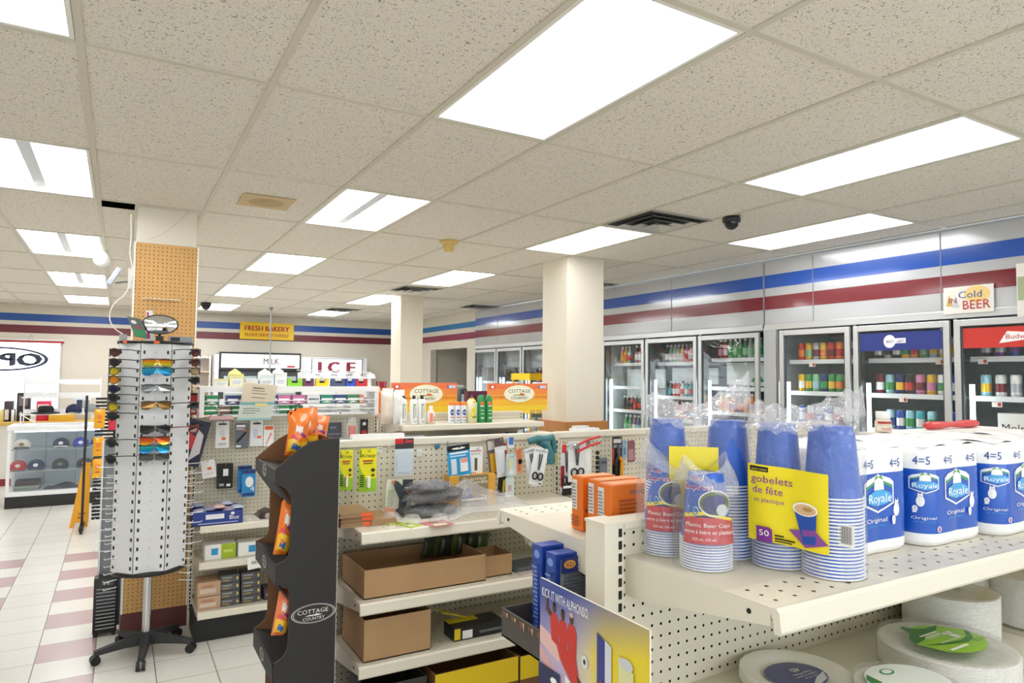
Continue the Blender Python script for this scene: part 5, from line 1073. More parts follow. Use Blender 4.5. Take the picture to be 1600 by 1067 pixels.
def banner(px, lab):
    x0, x1, z0, z1 = rect_y(*px, 5.2); z0 = 1.34; r = thing('snack_banner', lab, 'banner', ((x0+x1)/2, 5.2, z0)); W, H = x1-x0, z1-z0
    mb = MB().b6(x0, x1, 5.2, 5.206, z0, z1, ORG3); mb.build('board', r)
    f = F_front(x0, 5.1995, z0); CRM = mat('#f6f3dc', .5); DGN = mat('#2c4a34', .5)
    sh = [('r', 0, k/5, 1, (k+1)/5, (ORG5, ORG4, ORG3, ORG2, ORG1)[k]) for k in range(5)]
    sh += [('e', .52, .62, .26, .33, mat('#e6b93c', .5)), ('e', .52, .62, .25, .31, CRM), ('t', 'COTTAGE', .335, .66, .13, .37, DGN), ('r', .42, .56, .62, .59, mat('#4c9a4e', .5)), ('e', .56, .6, .04, .04, mat('#e0642c', .5)), ('t', 'COUNTRY', .38, .42, .1, .28, DGN),
           ('r', .04, .8, .12, .94, mat('#e0402c', .5)), ('e', .08, .87, .025, .05, WHITE), ('r', .84, .82, .97, .92, mat('#cfd8ee', .5)), ('r', .84, .82, .86, .92, mat('#3a5aa0', .5)),
           ('t', 'Snackin Best', .03, .47, .07, .24, mat('#a8461e', .5)), ('t', 'in East West', .76, .47, .07, .22, mat('#a8461e', .5))]
    MB().art(f, sh, W, H, lift=.0005).build('printed_logo', r)
    return r
banner((611, 598, 714, 645), 'orange and yellow COTTAGE COUNTRY snack banner, the left one behind the lotion bottles')
banner((761, 599, 855, 645), 'orange and yellow COTTAGE COUNTRY snack banner, the right one beside the middle pillar')
# white wire basket rack at the right end
r = thing('wire_basket_rack', 'white wire basket rack below the right orange banner', 'rack', (3.1, 5.45, 0)); x0, x1 = PX(776, 650, 1, 5.45).x, PX(868, 650, 1, 5.45).x
WWR = mat('#f0f0ee', .4)
for x in (x1-.01, x1-.08): MB().tube([(x, 5.45, .0), (x, 5.45, 1.40), (x-.02, 5.45, 1.43)], .008, WWR).build('post', r)
for z in (1.31, 1.345, 1.38):
    MB().cyl((x0, 5.45, z), (x1, 5.45, z), .0028, WWR, n=6).build('wire', r)
for k in range(6): x = x0+.08+k*.17; MB().cyl((x, 5.45, 1.29), (x, 5.45, 1.39), .0028, WWR, n=6).build('wire', r)
# folded goods on the lower toiletries shelf, seen over the tool wall
for k, (a, b_, c_, cn, zt, shp) in enumerate(((728, 756, '#f2f4f6', 'white boxed', 1.2, [('r', .2, .86, .8, .9, mat('#6a7a9a', .5))]), (757, 778, '#2c3a9a', 'blue and white boxed', 1.2, [('r', 0, 0, 1, .78, mat('#2c3a9a', .5)), ('r', .1, .8, .8, .84, WHITE)]), (780, 800, '#f4f4f6', 'white folded', 1.19, None), (801, 824, '#2e3aa6', 'blue folded', 1.2, [('e', .5, 1.0, .2, .12, WHITE)]), (826, 858, '#f4f1f2', 'large white folded', 1.2, [('e', .5, .9, .3, .03, mat('#e6a8a8', .5))]), (707, 726, '#f4f3f3', 'small white', 1.17, None), (636, 664, '#e6e9f6', 'blue-printed clear', 1.21, [('r', .2, .8, .8, .84, mat('#3a55c0', .5)), ('r', .3, .88, .7, .92, mat('#3a55c0', .5))]))):
    x0, x1, _, _ = rect_y(a, 670, b_, 680, 4.62); carton('folded_pack', f'{cn} pack standing just above the tool wall top, {ORD[k]} of the row', 'pack', x0, x1, 4.62, 4.74, .981, zt, mat(c_, .5), shp)
# white packets on top of the tool wall and flat packs
single('white_packet', MB().b6(*rect_y(520, 672, 596, 681, 3.1)[:2], 2.80, 2.835, 1.3745, 1.395, WHITE), (.8, 2.82, 1.3745), 'long flat white packet lying on top of the tool wall near the black display', 'packet')
single('white_packet', MB().b6(*rect_y(892, 664, 930, 670, 2.82)[:2], 2.785, 2.835, 1.3745, 1.388, WHITE).b6(*rect_y(895, 660, 915, 664, 2.82)[:2], 2.79, 2.83, 1.388, 1.4, mat('#e2e2e0', .5)), (1.97, 2.82, 1.3745), 'small stack of white packets on the tool wall top near the pillar', 'packet')

# ---------------------------------------------------------------- tool wall (middle row)
TY = 2.70
KG = lambda lim, : [('r', 0, 0, 1, .3, LIME), ('r', .0, .3, 1, 1, YE2), ('p', [(0, .3), (.35, .3), (0, .62)], LIME), ('t', 'Krazy', .12, .80, .085, .82, BLACK), ('r', .05, .8, .1, .98, BLACK), ('r', .2, .7, .8, .735, RED), ('r', .25, .65, .75, .67, TXT), *lines(.04, .3, .12, .42, 6, BLACK), ('e', .78, .5, .12, .04, TXT), ('e', .78, .38, .1, .03, TXT)]
for k, px in enumerate(((530, 703, 551, 766), (561, 701, 588, 768))):
    pack('glue_pack', ('left', 'right')[k]+' lime and yellow glue card hanging by the black display', 'glue pack', px, TY-.02, .003, LIME, KG(0), blister=(.42, .08, .62, .36, .014, mat('#f6f6f4', .3)), group=None)
pack('magnifier_pack', 'clear pack with pale sheet and red-black header card', 'tool pack', (617, 685, 646, 743), TY, .003, mat('#d5dde2', .2), [('r', 0, .72, 1, 1, mat('#3c3b3f', .4)), ('r', 0, .86, .45, 1, mat('#d02a35', .4)), ('r', .5, .88, .95, .95, mat('#c9343c', .4)), ('r', .08, .1, .92, .68, mat('#c9d9e6', .25))], blister=(.05, .05, .95, .7, .01, CLR))
def gluegun(r, fn, W, H):
    g = mat('#3f444a', .35); f = lambda pts, d0, d1, m, nm: MB().prism([(a*W, b_*H) for a, b_ in pts], fn, -d1, -d0, m)
    mb = MB(); mb.prism([(a*W, b_*H) for a, b_ in ((.24, .92), (.32, .96), (.5, .84), (.66, .76), (.86, .72), (.92, .66), (.84, .6), (.74, .6), (.66, .42), (.68, .12), (.6, .05), (.42, .1), (.42, .2), (.52, .24), (.52, .5), (.44, .62), (.36, .72), (.3, .84))], fn, .004, .026, g); mb.build('glue_gun', r, bevel=.003)
    MB().prism([(a*W, b_*H) for a, b_ in ((.12, .95), (.2, .99), (.3, .92), (.24, .88))], fn, .01, .02, mat('#c9773a', .4)).build('nozzle', r)
    MB().prism([(a*W, b_*H) for a, b_ in ((.68, .74), (.86, .7), (.84, .64), (.68, .68))], fn, .026, .027, mat('#c06a3c', .4)).build('trigger', r)
pack('glue_gun_pack', 'clear pack with dark grey glue gun standing on the shelf', 'glue gun', (604, 749, 645, 808), 2.64, .003, mat('#d9dcc9', .3), [('r', 0, 0, 1, 1, mat('#dfe3cf', .4)), ('p', [(0, 0), (1, 0), (.5, .2), (0, .3)], mat('#e9a58a', .4)), ('r', .6, .8, 1, 1, mat('#3a3c40', .4)), ('p', [(.6, 0), (1, 0), (1, .6)], mat('#f4f4f2', .4)), *lines(.05, .3, .3, .75, 8, mat('#a9b89a', .5))], extra=gluegun, rot=-3, hook=False)
pack('sealant_pack', 'bright blue adhesive card with black header hanging left of centre', 'tool pack', (698, 695, 733, 748), TY-.03, .003, LB, [('r', 0, .82, 1, 1, mat('#1c1d20', .4)), ('e', .5, .9, .3, .03, WHITE), ('r', .1, .74, .9, .79, WHITE), ('r', .1, .66, .8, .7, mat('#bfe2f2', .4)), ('r', .12, .14, .36, .6, mat('#dfe9ef', .3)), ('r', .52, .2, .86, .58, WHITE), ('r', .56, .46, .86, .6, mat('#e88a6a', .4)), ('r', .1, .04, .9, .09, WHITE)], blister=[(.12, .14, .36, .6, .008, CLR), (.52, .18, .88, .6, .008, CLR)], rot=5)
pack('key_pack', 'narrow white card with small metal strip right of the blue card', 'tool pack', (733, 698, 754, 744), TY, .003, mat('#eef0f0', .4), [('r', .1, .84, .9, .88, mat('#c96a7a', .5)), ('t', 'ROYAL', .15, .74, .05, .7, TXT), ('r', .4, .2, .6, .62, mat('#5b5348', .4)), ('r', .1, .08, .5, .14, mat('#d68a8a', .5))])
pack('knife_pack', 'card with yellow utility knife hanging tilted at centre', 'tool pack', (759, 686, 774, 742), TY-.01, .003, mat('#6a5f5c', .4), [('r', .1, .7, .9, .95, mat('#cfc9c4', .4)), ('r', .2, .05, .7, .6, mat('#d9a520', .4))], rot=8)
pack('knife_pack', 'silver and white blade pack leaning over the yellow knife', 'tool pack', (771, 684, 786, 746), TY-.03, .003, mat('#d9dadb', .3), [('r', .0, .78, 1, 1, mat('#5a4c4c', .4)), ('r', .2, .08, .8, .7, mat('#eceff2', .3))], blister=(.2, .08, .8, .7, .012, CLR), rot=7)
pack('red_card_pack', 'dark red card hanging behind the tape pack', 'tool pack', (783, 692, 792, 738), TY+.02, .003, mat('#9b2f3a', .4), [('r', .1, .75, .9, .9, WHITE)])
pack('tape_pack', 'oval clear pack with a yellow capped tool', 'tool pack', (791, 709, 806, 745), TY-.05, .003, mat('#b9cfcb', .3), [('r', .35, .3, .65, .8, mat('#e6e04a', .3)), ('e', .5, .2, .25, .12, WHITE)], blister=(.02, .02, .98, .98, .02, CLR))
pack('tape_pack', 'pale green narrow clear pack hanging below the oval one', 'tool pack', (790, 746, 803, 776), TY-.05, .003, mat('#cfdcd6', .3), [('r', .3, .3, .7, .6, mat('#c95a4a', .4))], blister=(.1, .1, .9, .9, .012, CLR), hook=False)
pack('cutter_pack', 'black cutter with yellow stripe hanging below centre', 'tool pack', (782, 743, 795, 775), TY-.02, .018, mat('#232323', .35), [('r', .35, .2, .6, .8, mat('#e6c22a', .4))], hook=False, rot=-5)
pack('orange_pack', 'orange and white clear pack with round black wheel', 'tool pack', (806, 698, 817, 740), TY, .003, mat('#e8b38c', .35), [('r', .1, .1, .7, .9, mat('#e2875a', .4)), ('e', .6, .45, .3, .1, BLACK)])
pack('blue_top_pack', 'card with blue plastic top at the tool wall rail', 'tool pack', (794, 683, 803, 700), TY+.02, .004, mat('#e6eaf0', .4), [('r', .1, .3, .9, 1, mat('#4a7fd0', .4))])
SC = mat('#6b6f75', .3, .7)
def scis(r, fn, W, H):
    m_ = MB()
    for s in (-1, 1): m_.prism([(W*(.5+s*.05), H*.85), (W*(.5+s*.14), H*.82), (W*(.5+s*.05), H*.4), (W*.5, H*.42)], fn, .004, .007, SC)
    m_.build('blades', r)
    for s in (-1, 1): MB().tube([fn(W*(.5+s*.2)+W*.17*cos(a), H*.24+H*.09*sin(a), .008) for a in [i*pi/6 for i in range(13)]], .004, BLACK, 6).build('handle', r)
for k, (px, rt, dy) in enumerate((((818, 700, 836, 756), 12, 0), ((829, 701, 846, 760), 2, .02), ((836, 700, 857, 758), -12, -.02))):
    pack('scissors_pack', ('left', 'middle', 'right')[k]+' of three fanned white cards with black-handled scissors', 'scissors', px, TY-.04+dy, .003, mat('#eceef0', .35), [('r', .05, .88, .95, .95, mat('#c3c7cc', .4)), ('r', .7, .03, .9, .06, TXT)], group=None, extra=scis, rot=rt)
# teal glove hanging
x0, x1, z0, z1 = rect_y(826, 682, 868, 716, 2.68)
r = thing('work_gloves', 'bunched teal rubber gloves draped over a hook by the section joint', 'gloves', ((x0+x1)/2, 2.68, z0)); TG = mat('#3c7680', .45)
W_, H_ = x1-x0, z1-z0
mb = MB(); mb.tube([(x0, 2.68, z1-.02), (x0+W_*.3, 2.67, z1-.008), (x0+W_*.6, 2.68, z1-.012), (x0+W_*.82, 2.67, z1-.004), (x0+W_*.95, 2.69, z1-.03), (x0+W_*.98, 2.69, z0+.02)], .016, TG, 8); mb.build('cuff', r)
MB().tube([(x0+W_*.35, 2.69, z1-.015), (x0+W_*.62, 2.68, z1-.035), (x0+W_*.8, 2.68, z0+.015), (x0+W_*.78, 2.68, z0)], .022, TG, 8).build('palm', r)
for k in range(3): MB().tube([(x0+W_*(.7+.08*k), 2.67, z0+.02), (x0+W_*(.68+.09*k), 2.665, z0-.012), (x0+W_*(.66+.09*k), 2.665, z0-.028)], .008, TG, 7).build('finger', r)
# right of the joint
pack('shears_pack', 'red and black scissors card hanging first right of the section joint', 'scissors', (876, 694, 893, 768), TY-.01, .003, mat('#e4e6e8', .35), [('r', .0, .1, .35, .55, mat('#a02430', .4)), ('r', .1, .82, .5, 1, mat('#d83c30', .4)), ('r', .45, .1, .9, .5, WHITE)], extra=scis)
pack('shears_pack', 'white card with two black-handled shears right of the joint', 'scissors', (888, 690, 914, 752), TY-.03, .003, mat('#e9ecee', .35), [('r', .05, .8, .95, .96, mat('#d3d9de', .4)), ('r', .05, .08, .95, .5, mat('#f2f4f4', .4))], extra=scis)
pack('fork_tool', 'black pronged tool head hanging under the red scissors card', 'tool pack', (880, 758, 893, 774), TY-.02, .012, BLACK, [('r', .0, .7, 1, .95, WHITE)], hook=False)
pack('spoon_pack', 'white spatula shaped tool hanging beside the shears', 'tool pack', (911, 702, 924, 744), TY-.01, .004, mat('#f1f2f1', .35), [('e', .5, .5, .4, .4, mat('#fafafa', .35))], hook=False)
x0, x1, z0, z1 = rect_y(902, 681, 930, 706, 2.64)
r = thing('can_opener', 'red handled can opener sticking out over the shears', 'can opener', ((x0+x1)/2, 2.64, z0))
for k, (dz_, q) in enumerate(((0, 0), (-.03, .2))): MB().tube([(x0+q*.02, 2.65, z0+.03+dz_), (x0+(x1-x0)*.5, 2.62, z1-.015+dz_), (x1, 2.60, z1+dz_)], .006, mat('#d03038', .3), 8).build('handle', r)
MB().cyl((x0, 2.64, z0+.028), (x0, 2.66, z0+.028), .012, CHROME, n=16).build('wheel', r)
x0, x1, z0, z1 = rect_y(930, 704, 937, 740, 2.68)
r = thing('socket_strip', 'black beaded strip of hair ties hanging right of the white spatula', 'tool pack', ((x0+x1)/2, 2.68, z0))
for k in range(5): MB().lathe([(.001, -.011), (.009, -.007), (.011, 0), (.009, .007), (.001, .011)], BLACK, 10, ((x0+x1)/2, 2.68, z1-.01-k*.024)).build('bead', r)
pack('grey_clip_pack', 'grey clamp pack hanging between the beaded strip and pliers', 'tool pack', (938, 715, 949, 740), TY, .012, mat('#7a7f88', .35), [('r', .1, .6, .9, .8, mat('#4f556a', .4))], hook=False)
def plier(r, fn, W, H):
    MB().prism([(W*.35, H*.62), (W*.45, H*.8), (W*.55, H*.8), (W*.68, H*.62), (W*.6, H*.5), (W*.42, H*.5)], fn, .004, .014, SC).build('jaws', r)
    for s, m_ in ((-1, BLACK), (1, mat('#f0a21c', .35))): MB().tube([fn(W*(.5+s*.08), H*.5, .01), fn(W*(.5+s*.3), H*.4, .012), fn(W*(.5+s*.28), H*.2, .012), fn(W*(.5+s*.3), 0, .01)], .009, m_, 8).build('grip', r)
pack('pliers_pack', 'black and orange handled pliers on a black card', 'pliers', (957, 682, 972, 745), TY-.01, .003, mat('#2a2629', .4), [('r', .1, .84, .9, .94, mat('#d2cfcf', .4)), ('r', .1, .72, .9, .8, mat('#8d8f92', .4)), ('r', 0, .3, .15, .7, mat('#c8452f', .4))], extra=plier)
pack('blue_small_pack', 'narrow blue and grey pack right of the pliers', 'tool pack', (973, 688, 979, 716), TY, .004, mat('#8fb3cc', .3), [('r', .2, .2, .8, .6, mat('#4f86b8', .3))])
pack('maroon_pack', 'maroon clear pack at the right behind the bagged cups', 'tool pack', (981, 688, 992, 722), TY, .004, mat('#8d5a66', .3), [('r', .1, .1, .8, .6, mat('#b98a94', .3))])
pack('green_card_pack', 'small green-yellow card hanging behind the gloves at the joint', 'tool pack', (864, 703, 871, 728), TY+.03, .003, mat('#c3cf9a', .4), [('e', .5, .5, .3, .2, mat('#d9c935', .4))], hook=False)
for k, (x, y) in enumerate(((593, 700), (655, 706), (683, 693), (918, 690))):
    p = PX(x, y, 1, BY); p2 = (p.x-.01, BY-.12, p.z)
    h = thing('peg_hook', f'empty peg hook on the tool wall, {ORD[k]} from the left', 'hook', (p.x, BY, p.z)); m_ = CHROME if k > 1 else mat('#e9eae4', .3)
    MB().tube([(p.x, BY-.001, p.z), (p.x, BY-.10, p.z+.004), (p.x, BY-.115, p.z+.02)], .0026, m_, 6).build('wire', h); MB().b6(p.x-.012, p.x+.012, BY-.004, BY-.001, p.z-.02, p.z+.012, m_).build('plate', h)
# --- lying on the first shelf
z = 1.0805
KP = mat('#a98a66', .8, vary=.06)
def bagpack(px0, px1, yf, d, zz, h, lab, tags=()):
    x0, x1 = PX(px0, 815, 1, yf).x, PX(px1, 815, 1, yf).x
    mb = MB(); n = 3
    for k in range(n): mb.b6(x0+.002*k, x1-.003*k, yf+.002*k, yf+d, zz+h*k/n+.0004, zz+h*(k+1)/n, KP)
    r = thing('paper_bag_bundle', lab, 'paper bags', ((x0+x1)/2, yf+d/2, zz)); mb.build('bags', r)
    MB().art(F_front(x0, yf-.0005, zz), [('r', .62, .1, .95, .95, ORS)], x1-x0, h).build('price_sticker', r) if tags else None
bagpack(532, 588, 2.50, .18, z, .018, 'bottom bundle of brown kraft paper bags on the first shelf', 1); bagpack(532, 586, 2.505, .18, z+.019, .016, 'middle bundle of brown kraft paper bags on the first shelf', 1); bagpack(530, 584, 2.50, .17, z+.036, .016, 'top bundle of brown kraft paper bags on the first shelf', 1)
bagpack(580, 622, 2.49, .18, z, .022, 'short thick bundle of kraft paper bags right of the stack')
def flatpack(px, yy, d, c, lab, dome=None, nm='blister_card'):
    x0, x1 = PX(px[0], yy, 2, z).x, PX(px[1], yy, 2, z).x; y0 = PX((px[0]+px[1])/2, yy, 2, z).y
    r = thing(nm, lab, 'pack', ((x0+x1)/2, y0+d/2, z)); MB().prism([(0, 0), (x1-x0, .01), (x1-x0-.01, d), (-.03, d-.01)], lambda u, v, t: (x0+u, y0+v, z+t), .0006, .003, mat(c, .35)).build('card', r)
    MB().art(F_top(x0, y0, z+.0032), [('r', .1, .1, .9, .4, mat('#eef3d0', .4)), ('r', .15, .55, .6, .7, TXT)], x1-x0-.02, d).build('printed_front', r)
    if dome: MB().lathe([(.04, 0), (.038, .02), (.025, .034), (.001, .038)], CLR, 16, ((x0+x1)/2, y0+d/2, z+.003), sy=.7).build('blister', r)
flatpack((606, 632), 820, .11, '#b9d23a', 'lime green blister card lying below the glue gun', 1); flatpack((640, 662), 824, .1, '#c6db3e', 'second lime card with clear bulb blister lying on the first shelf', 1); flatpack((676, 716), 822, .1, '#d98a86', 'pinkish card with clear dome lying on the first shelf', 1)
# clear-bagged dark toys
random.seed(11)
def lump(px, py, Y, w, h, d, c, lab, sd, film=True, nm='bagged_goods'):
    p = PX(px, py, 1, Y); rnd = random.Random(sd); ph = [rnd.uniform(0, 6) for _ in range(4)]
    r = thing(nm, lab, 'bagged goods', (p.x, Y, p.z))
    def f(q, a, b_): # a around, b up
        th = 2*pi*a; t = pi*b_; rr = 1+.13*sin(3*th+ph[0]+2*t)+.09*sin(7*th+ph[1]-3*t)+.06*sin(11*t+ph[2]+th)
        return (p.x+w/2*q*sin(t)*cos(th)*rr, Y+d/2*q*sin(t)*sin(th)*rr, max(p.z+.001, p.z+h/2-h/2*q*cos(t)*(1+.1*sin(4*th+ph[3]))))
    MB().sheet(20, 12, lambda a, b_: f(.84, a, b_), mat(c, .35)).build('contents', r)
    MB().sheet(26, 16, lambda a, b_: f(1., a, b_), FILM).build('clear_bag', r); return r
for k, (px, py, w, h, c) in enumerate(((664, 812, .2, .07, '#5d6066'), (686, 808, .17, .06, '#6c6a70'), (668, 788, .2, .065, '#4b4c52'), (702, 782, .15, .06, '#56575d'), (672, 771, .2, .055, '#606268'))):
    lump(px, py, 2.58+.02*(k % 2), w, h, .13, c, f'clear bag of grey plastic parts on the first shelf, {("lowest left","lowest right","middle left","middle right","topmost")[k]}', 30+k)
p = PX(700, 782, 2, z)
x0, x1, zz0, zz1 = rect_y(702, 742, 774, 786, 2.66)
r = carton('candle_box', 'yellow boxed party candle set standing behind the clear bags', 'box', x0, x1, 2.66, 2.72, z+.0005, zz1, mat('#dca33a', .45), [('r', .2, 0, .84, 1, mat('#8a7a5c', .4)), ('t', 'Scented', .28, .84, .09, .5, mat('#f4e6c9', .4)), ('t', 'Candle', .42, .72, .12, .4, mat('#f7efd9', .4)), ('e', .4, .3, .14, .12, mat('#3a4a86', .4)), ('e', .62, .24, .14, .1, mat('#6a3a4a', .4)), ('e', .4, .52, .05, .08, mat('#2b3fa0', .4)), ('r', .25, .2, .8, .26, mat('#e6dccb', .4))])
# loose clear plastic bag hanging over the lip
r = thing('plastic_bag', 'crumpled clear plastic bag spilling over the first shelf edge', 'plastic bag', (1.35, 2.45, z))
rnd = random.Random(9); ph = [rnd.uniform(0, 6) for _ in range(6)]
def bagf(u, v):
    x = 1.14+.38*u+.02*sin(9*v+ph[0]); y = 2.70-.32*v; drop = max(0, v-.88)
    zz = z+.015+.09*(sin(pi*min(1, u))**.6)*(1-v*.75)*(1+.25*sin(11*u+ph[1]+4*v)+.2*sin(17*v+ph[2]+7*u))
    return (x, y, zz)
MB().sheet(34, 22, bagf, FILMW).build('bag', r)
def tail(u, v):
    w = .07*(1-.6*v)*(1+.2*sin(14*v)); return (1.42+w*(u-.5)*1.6+.05*v, 2.385-.012*abs(sin(6*u+5*v))-.01, z+.02-.13*v+.01*sin(12*u))
MB().sheet(12, 16, tail, FILMW).build('bag_handle', r)
# dark flat packs further right on the first shelf
for k, (a, b_, c_) in enumerate(((.0, .26, '#3b3638'), (.2, .44, '#55484a'), (.38, .6, '#3c3f44'))):
    x = 1.93+a; single('flat_pack', MB().prism([(0, 0), (b_-a, .02), (b_-a, .09), (.02, .08)], lambda u, v, d: (x+u, 2.56+v, 1.0806+.006*k+d), 0, .006, mat(c_, .35)), (x, 2.6, 1.0806+.006*k), f'dark flat pack lying right of the section joint, {ORD[k]} from the left', 'pack')
# --- cardboard trays on the lower shelves
def cardtray(x0, x1, y0, y1, zz, h, lab, m=CARD, t=.004, flap=0, band=None):
    r = thing('cardboard_tray', lab, 'cardboard box', ((x0+x1)/2, (y0+y1)/2, zz)); zz += .0006
    MB().b6(x0, x1, y0, y1, zz, zz+t, CARDIN).build('bottom', r)
    for a in ((x0, x1, y0, y0+t), (x0, x1, y1-t, y1), (x0, x0+t, y0+t, y1-t), (x1-t, x1, y0+t, y1-t)): MB().b6(*a, zz, zz+h, m).build('side', r)
    if band: MB().art(F_front(x0, y0-.0005, zz), [('r', 0, .45, 1, 1, band)], x1-x0, h).build('printed_band', r)
    return r
cardtray(.80, 1.30, 2.44, 2.72, .828, .105, 'long shallow brown cardboard tray on the second shelf')
cardtray(1.31, 1.44, 2.47, 2.62, .828, .085, 'small open brown box beside the long tray')
cardtray(.80, 1.06, 2.43, 2.70, .607, .15, 'deep open cardboard box on the third shelf by the black display')
for k in range(7):
    x = 1.12+.04*k; yy = 2.66+.012*(k % 2)
    single('bagged_herb', pillow(MB(), lambda u, v, o: (x+u+.03*(v*6-.3), yy-o-(.03 if k > 4 else 0), .885+v), .055, .085, .012, mat(('#3c4428', '#4d5a2c', '#2f3430', '#5c6b2c', '#38402c')[k % 5], .3), seed=50+k), (x, yy, .835), f'dark green packet standing in the cardboard trays, {ORD[k]} from the left', 'packet', 'dark green packets in the trays')
single('magazine', MB().prism([(0, 0), (.24, .03), (.17, .17), (.0, .15)], lambda u, v, d: (1.46+u, 2.47+v, .8286+d), 0, .006, mat('#5b6a74', .35)).prism([(.02, .01), (.12, .02), (.11, .05), (.02, .04)], lambda u, v, d: (1.46+u, 2.47+v, .8286+d), .006, .0066, mat('#7f909a', .4)), (1.5, 2.5, .8286), 'grey-blue magazine lying on the second shelf', 'magazine')
single('paper_slip', MB().prism([(0, 0), (.12, .01), (.12, .05), (.0, .05)], lambda u, v, d: (1.46+u, 2.42+v, .8286+d), 0, .003, mat('#dcc9c9', .5)), (1.5, 2.45, .8286), 'pinkish paper slip lying before the magazine', 'paper')
x0 = 1.17
r = carton('bag_box', 'black and yellow box of bags lying on the third shelf', 'box', x0, x0+.22, 2.45, 2.55, .6075, .66, mat('#1f1f20', .4), [('r', .0, .1, .12, .9, mat('#e0c81e', .4)), ('r', .16, .1, .36, .7, WHITE), ('r', .5, .3, .95, .5, mat('#6b6d74', .4))], None, [('r', 0, .5, .6, 1, mat('#d6c422', .4))])
MB().prism([(-.03, 0), (.10, .05), (-.005, .14), (-.04, .1)], lambda u, v, d: (x0+u, 2.50+v*.5, .66+d+max(0, .05-u)*.6), 0, .003, mat('#d9c72a', .4)).build('flap', r)
MB().add([(x0+.04, 2.55, .609), (x0+.36, 2.55, .609), (x0+.34, 2.7, .609), (x0+.1, 2.7, .612)], [(0, 1, 2, 3)], FILM).build('clear_sheet', None, (x0, 2.5, .609)); tag(bpy.data.objects['clear_sheet'], 'clear plastic sheet lying behind the black and yellow box', 'plastic sheet')
YBX = mat('#e8c81c', .45)
def ybox(x0, x1, y0, y1, h, lab): cardtray(x0, x1, y0, y1, .36, h, lab, mat('#7a5634', .8), .004, band=YBX)
ybox(1.06, 1.42, 2.38, 2.56, .17, 'open brown and yellow carton on the base deck, left one'); ybox(1.43, 1.56, 2.38, 2.56, .165, 'narrow yellow banded carton on the base deck, right one'); cardtray(.80, 1.03, 2.39, 2.6, .36, .17, 'dark grey open tray on the base deck by the black display', mat('#3a3634', .6))
# ================================================================ black cardboard snack display
DBK = mat('#2b2a2a', .7, name='black_print'); DIN = mat('#7b5638', .85, vary=.06, name='raw_board'); WE = mat('#e3ddd2', .7)
dy0, dy1 = 2.35, 2.72
prof = [(.672, 0), (.672, 1.428), (.6, 1.424), (.575, 1.418), (.545, 1.402), (.515, 1.380), (.459, 1.331), (.459, 1.285), (.492, 1.268), (.508, 1.25), (.514, 1.225), (.513, 1.06), (.508, 1.04), (.494, 1.028), (.467, 1.02), (.468, .954), (.492, .948), (.508, .936), (.515, .915),
        (.515, .755), (.509, .73), (.495, .712), (.472, .70), (.473, .635), (.496, .628), (.510, .615), (.515, .6), (.515, .43), (.508, .41), (.473, .39), (.473, .33), (.51, .31), (.515, .28), (.515, 0)]
r = thing('snack_display', 'tall black cardboard snack display with three trays before the tool wall', 'display', (.57, 2.53, 0))
T = .006
MB().prism(prof, lambda u, v, d: (u, d, v), dy0, dy0+T*.5, DBK).prism(prof, lambda u, v, d: (u, d, v), dy0+T*.5, dy0+T, DIN).b6(.672, .6735, dy0, dy0+T, 0, 1.428, WE).build('side_panel', r)
MB().prism(prof, lambda u, v, d: (u, d, v), dy1-T, dy1-T*.5, DIN).prism(prof, lambda u, v, d: (u, d, v), dy1-T*.5, dy1, DBK).build('side_panel', r)
MB().b6(.666, .672, dy0+T, dy1-T, 0, 1.42, DIN).build('back_panel', r)
for zt, zb, zl in ((1.331, 1.285, 1.21), (1.02, .954, .90), (.70, .635, .58), (.39, .33, .28)):
    mb = MB()
    mb.prism([(.459 if zt > 1.3 else .467, zt-.002), (.459 if zt > 1.3 else .467, zb), (.512, zl), (.516, zl+.004), (.465 if zt > 1.3 else .472, zb+.004), (.465 if zt > 1.3 else .472, zt-.002)], lambda u, v, d: (u, d, v), dy0+T, dy1-T, DBK)
    mb.prism([(.466, zt-.004), (.60, zt-.028), (.60, zt-.033), (.466, zt-.009)], lambda u, v, d: (u, d, v), dy0+T, dy1-T, DBK); mb.b6(.60, .666, dy0+T, dy1-T, zt-.034, zt-.030, DIN)
    t_ = mb.build('tray', r)
    xx = .459 if zt > 1.3 else .467; mb = MB(); yc, zc = (dy0+dy1)/2-.0, (zt+zb)/2; LG_ = mat('#d9d6cf', .6)
    for R0, R1 in ((.034, .031), (.028, .0265)):
        mb.add([(xx-.0012, yc+R*cos(a), zc+R*.62*sin(a)*1.0) for R in (R0, R1) for a in [i*pi/16 for i in range(32)]], [(i, (i+1) % 32, 32+(i+1) % 32, 32+i) for i in range(32)], LG_)
    mb.art(lambda u, v, o: (xx-.0012-o, yc+.024-u, zc-.012+v), [('t', 'COTTAGE', .0, .012, .008, .046, LG_), ('t', 'COUNTRY', .004, .0, .007, .04, LG_)], 1, 1); mb.build('oval_emblem', t_)
LGW = mat('#e6e3da', .6)
x0_, x1_, z0_, z1_ = PX(455, 957, 1, dy0).x, PX(524, 957, 1, dy0).x, PX(490, 974, 1, dy0).z, PX(490, 942, 1, dy0).z
mb = MB(); xc, zc, rx, rz = (x0_+x1_)/2, (z0_+z1_)/2, (x1_-x0_)/2, (z1_-z0_)/2*.92
for q0, q1 in ((1, .965), (.91, .89)):
    mb.add([(xc+rx*q*cos(a), dy0-.0008, zc+rz*q*sin(a)+.0*cos(a)) for q in (q0, q1) for a in [i*pi/24 for i in range(48)]], [(i, 48+i, 48+(i+1) % 48, (i+1) % 48) for i in range(48)], LGW)
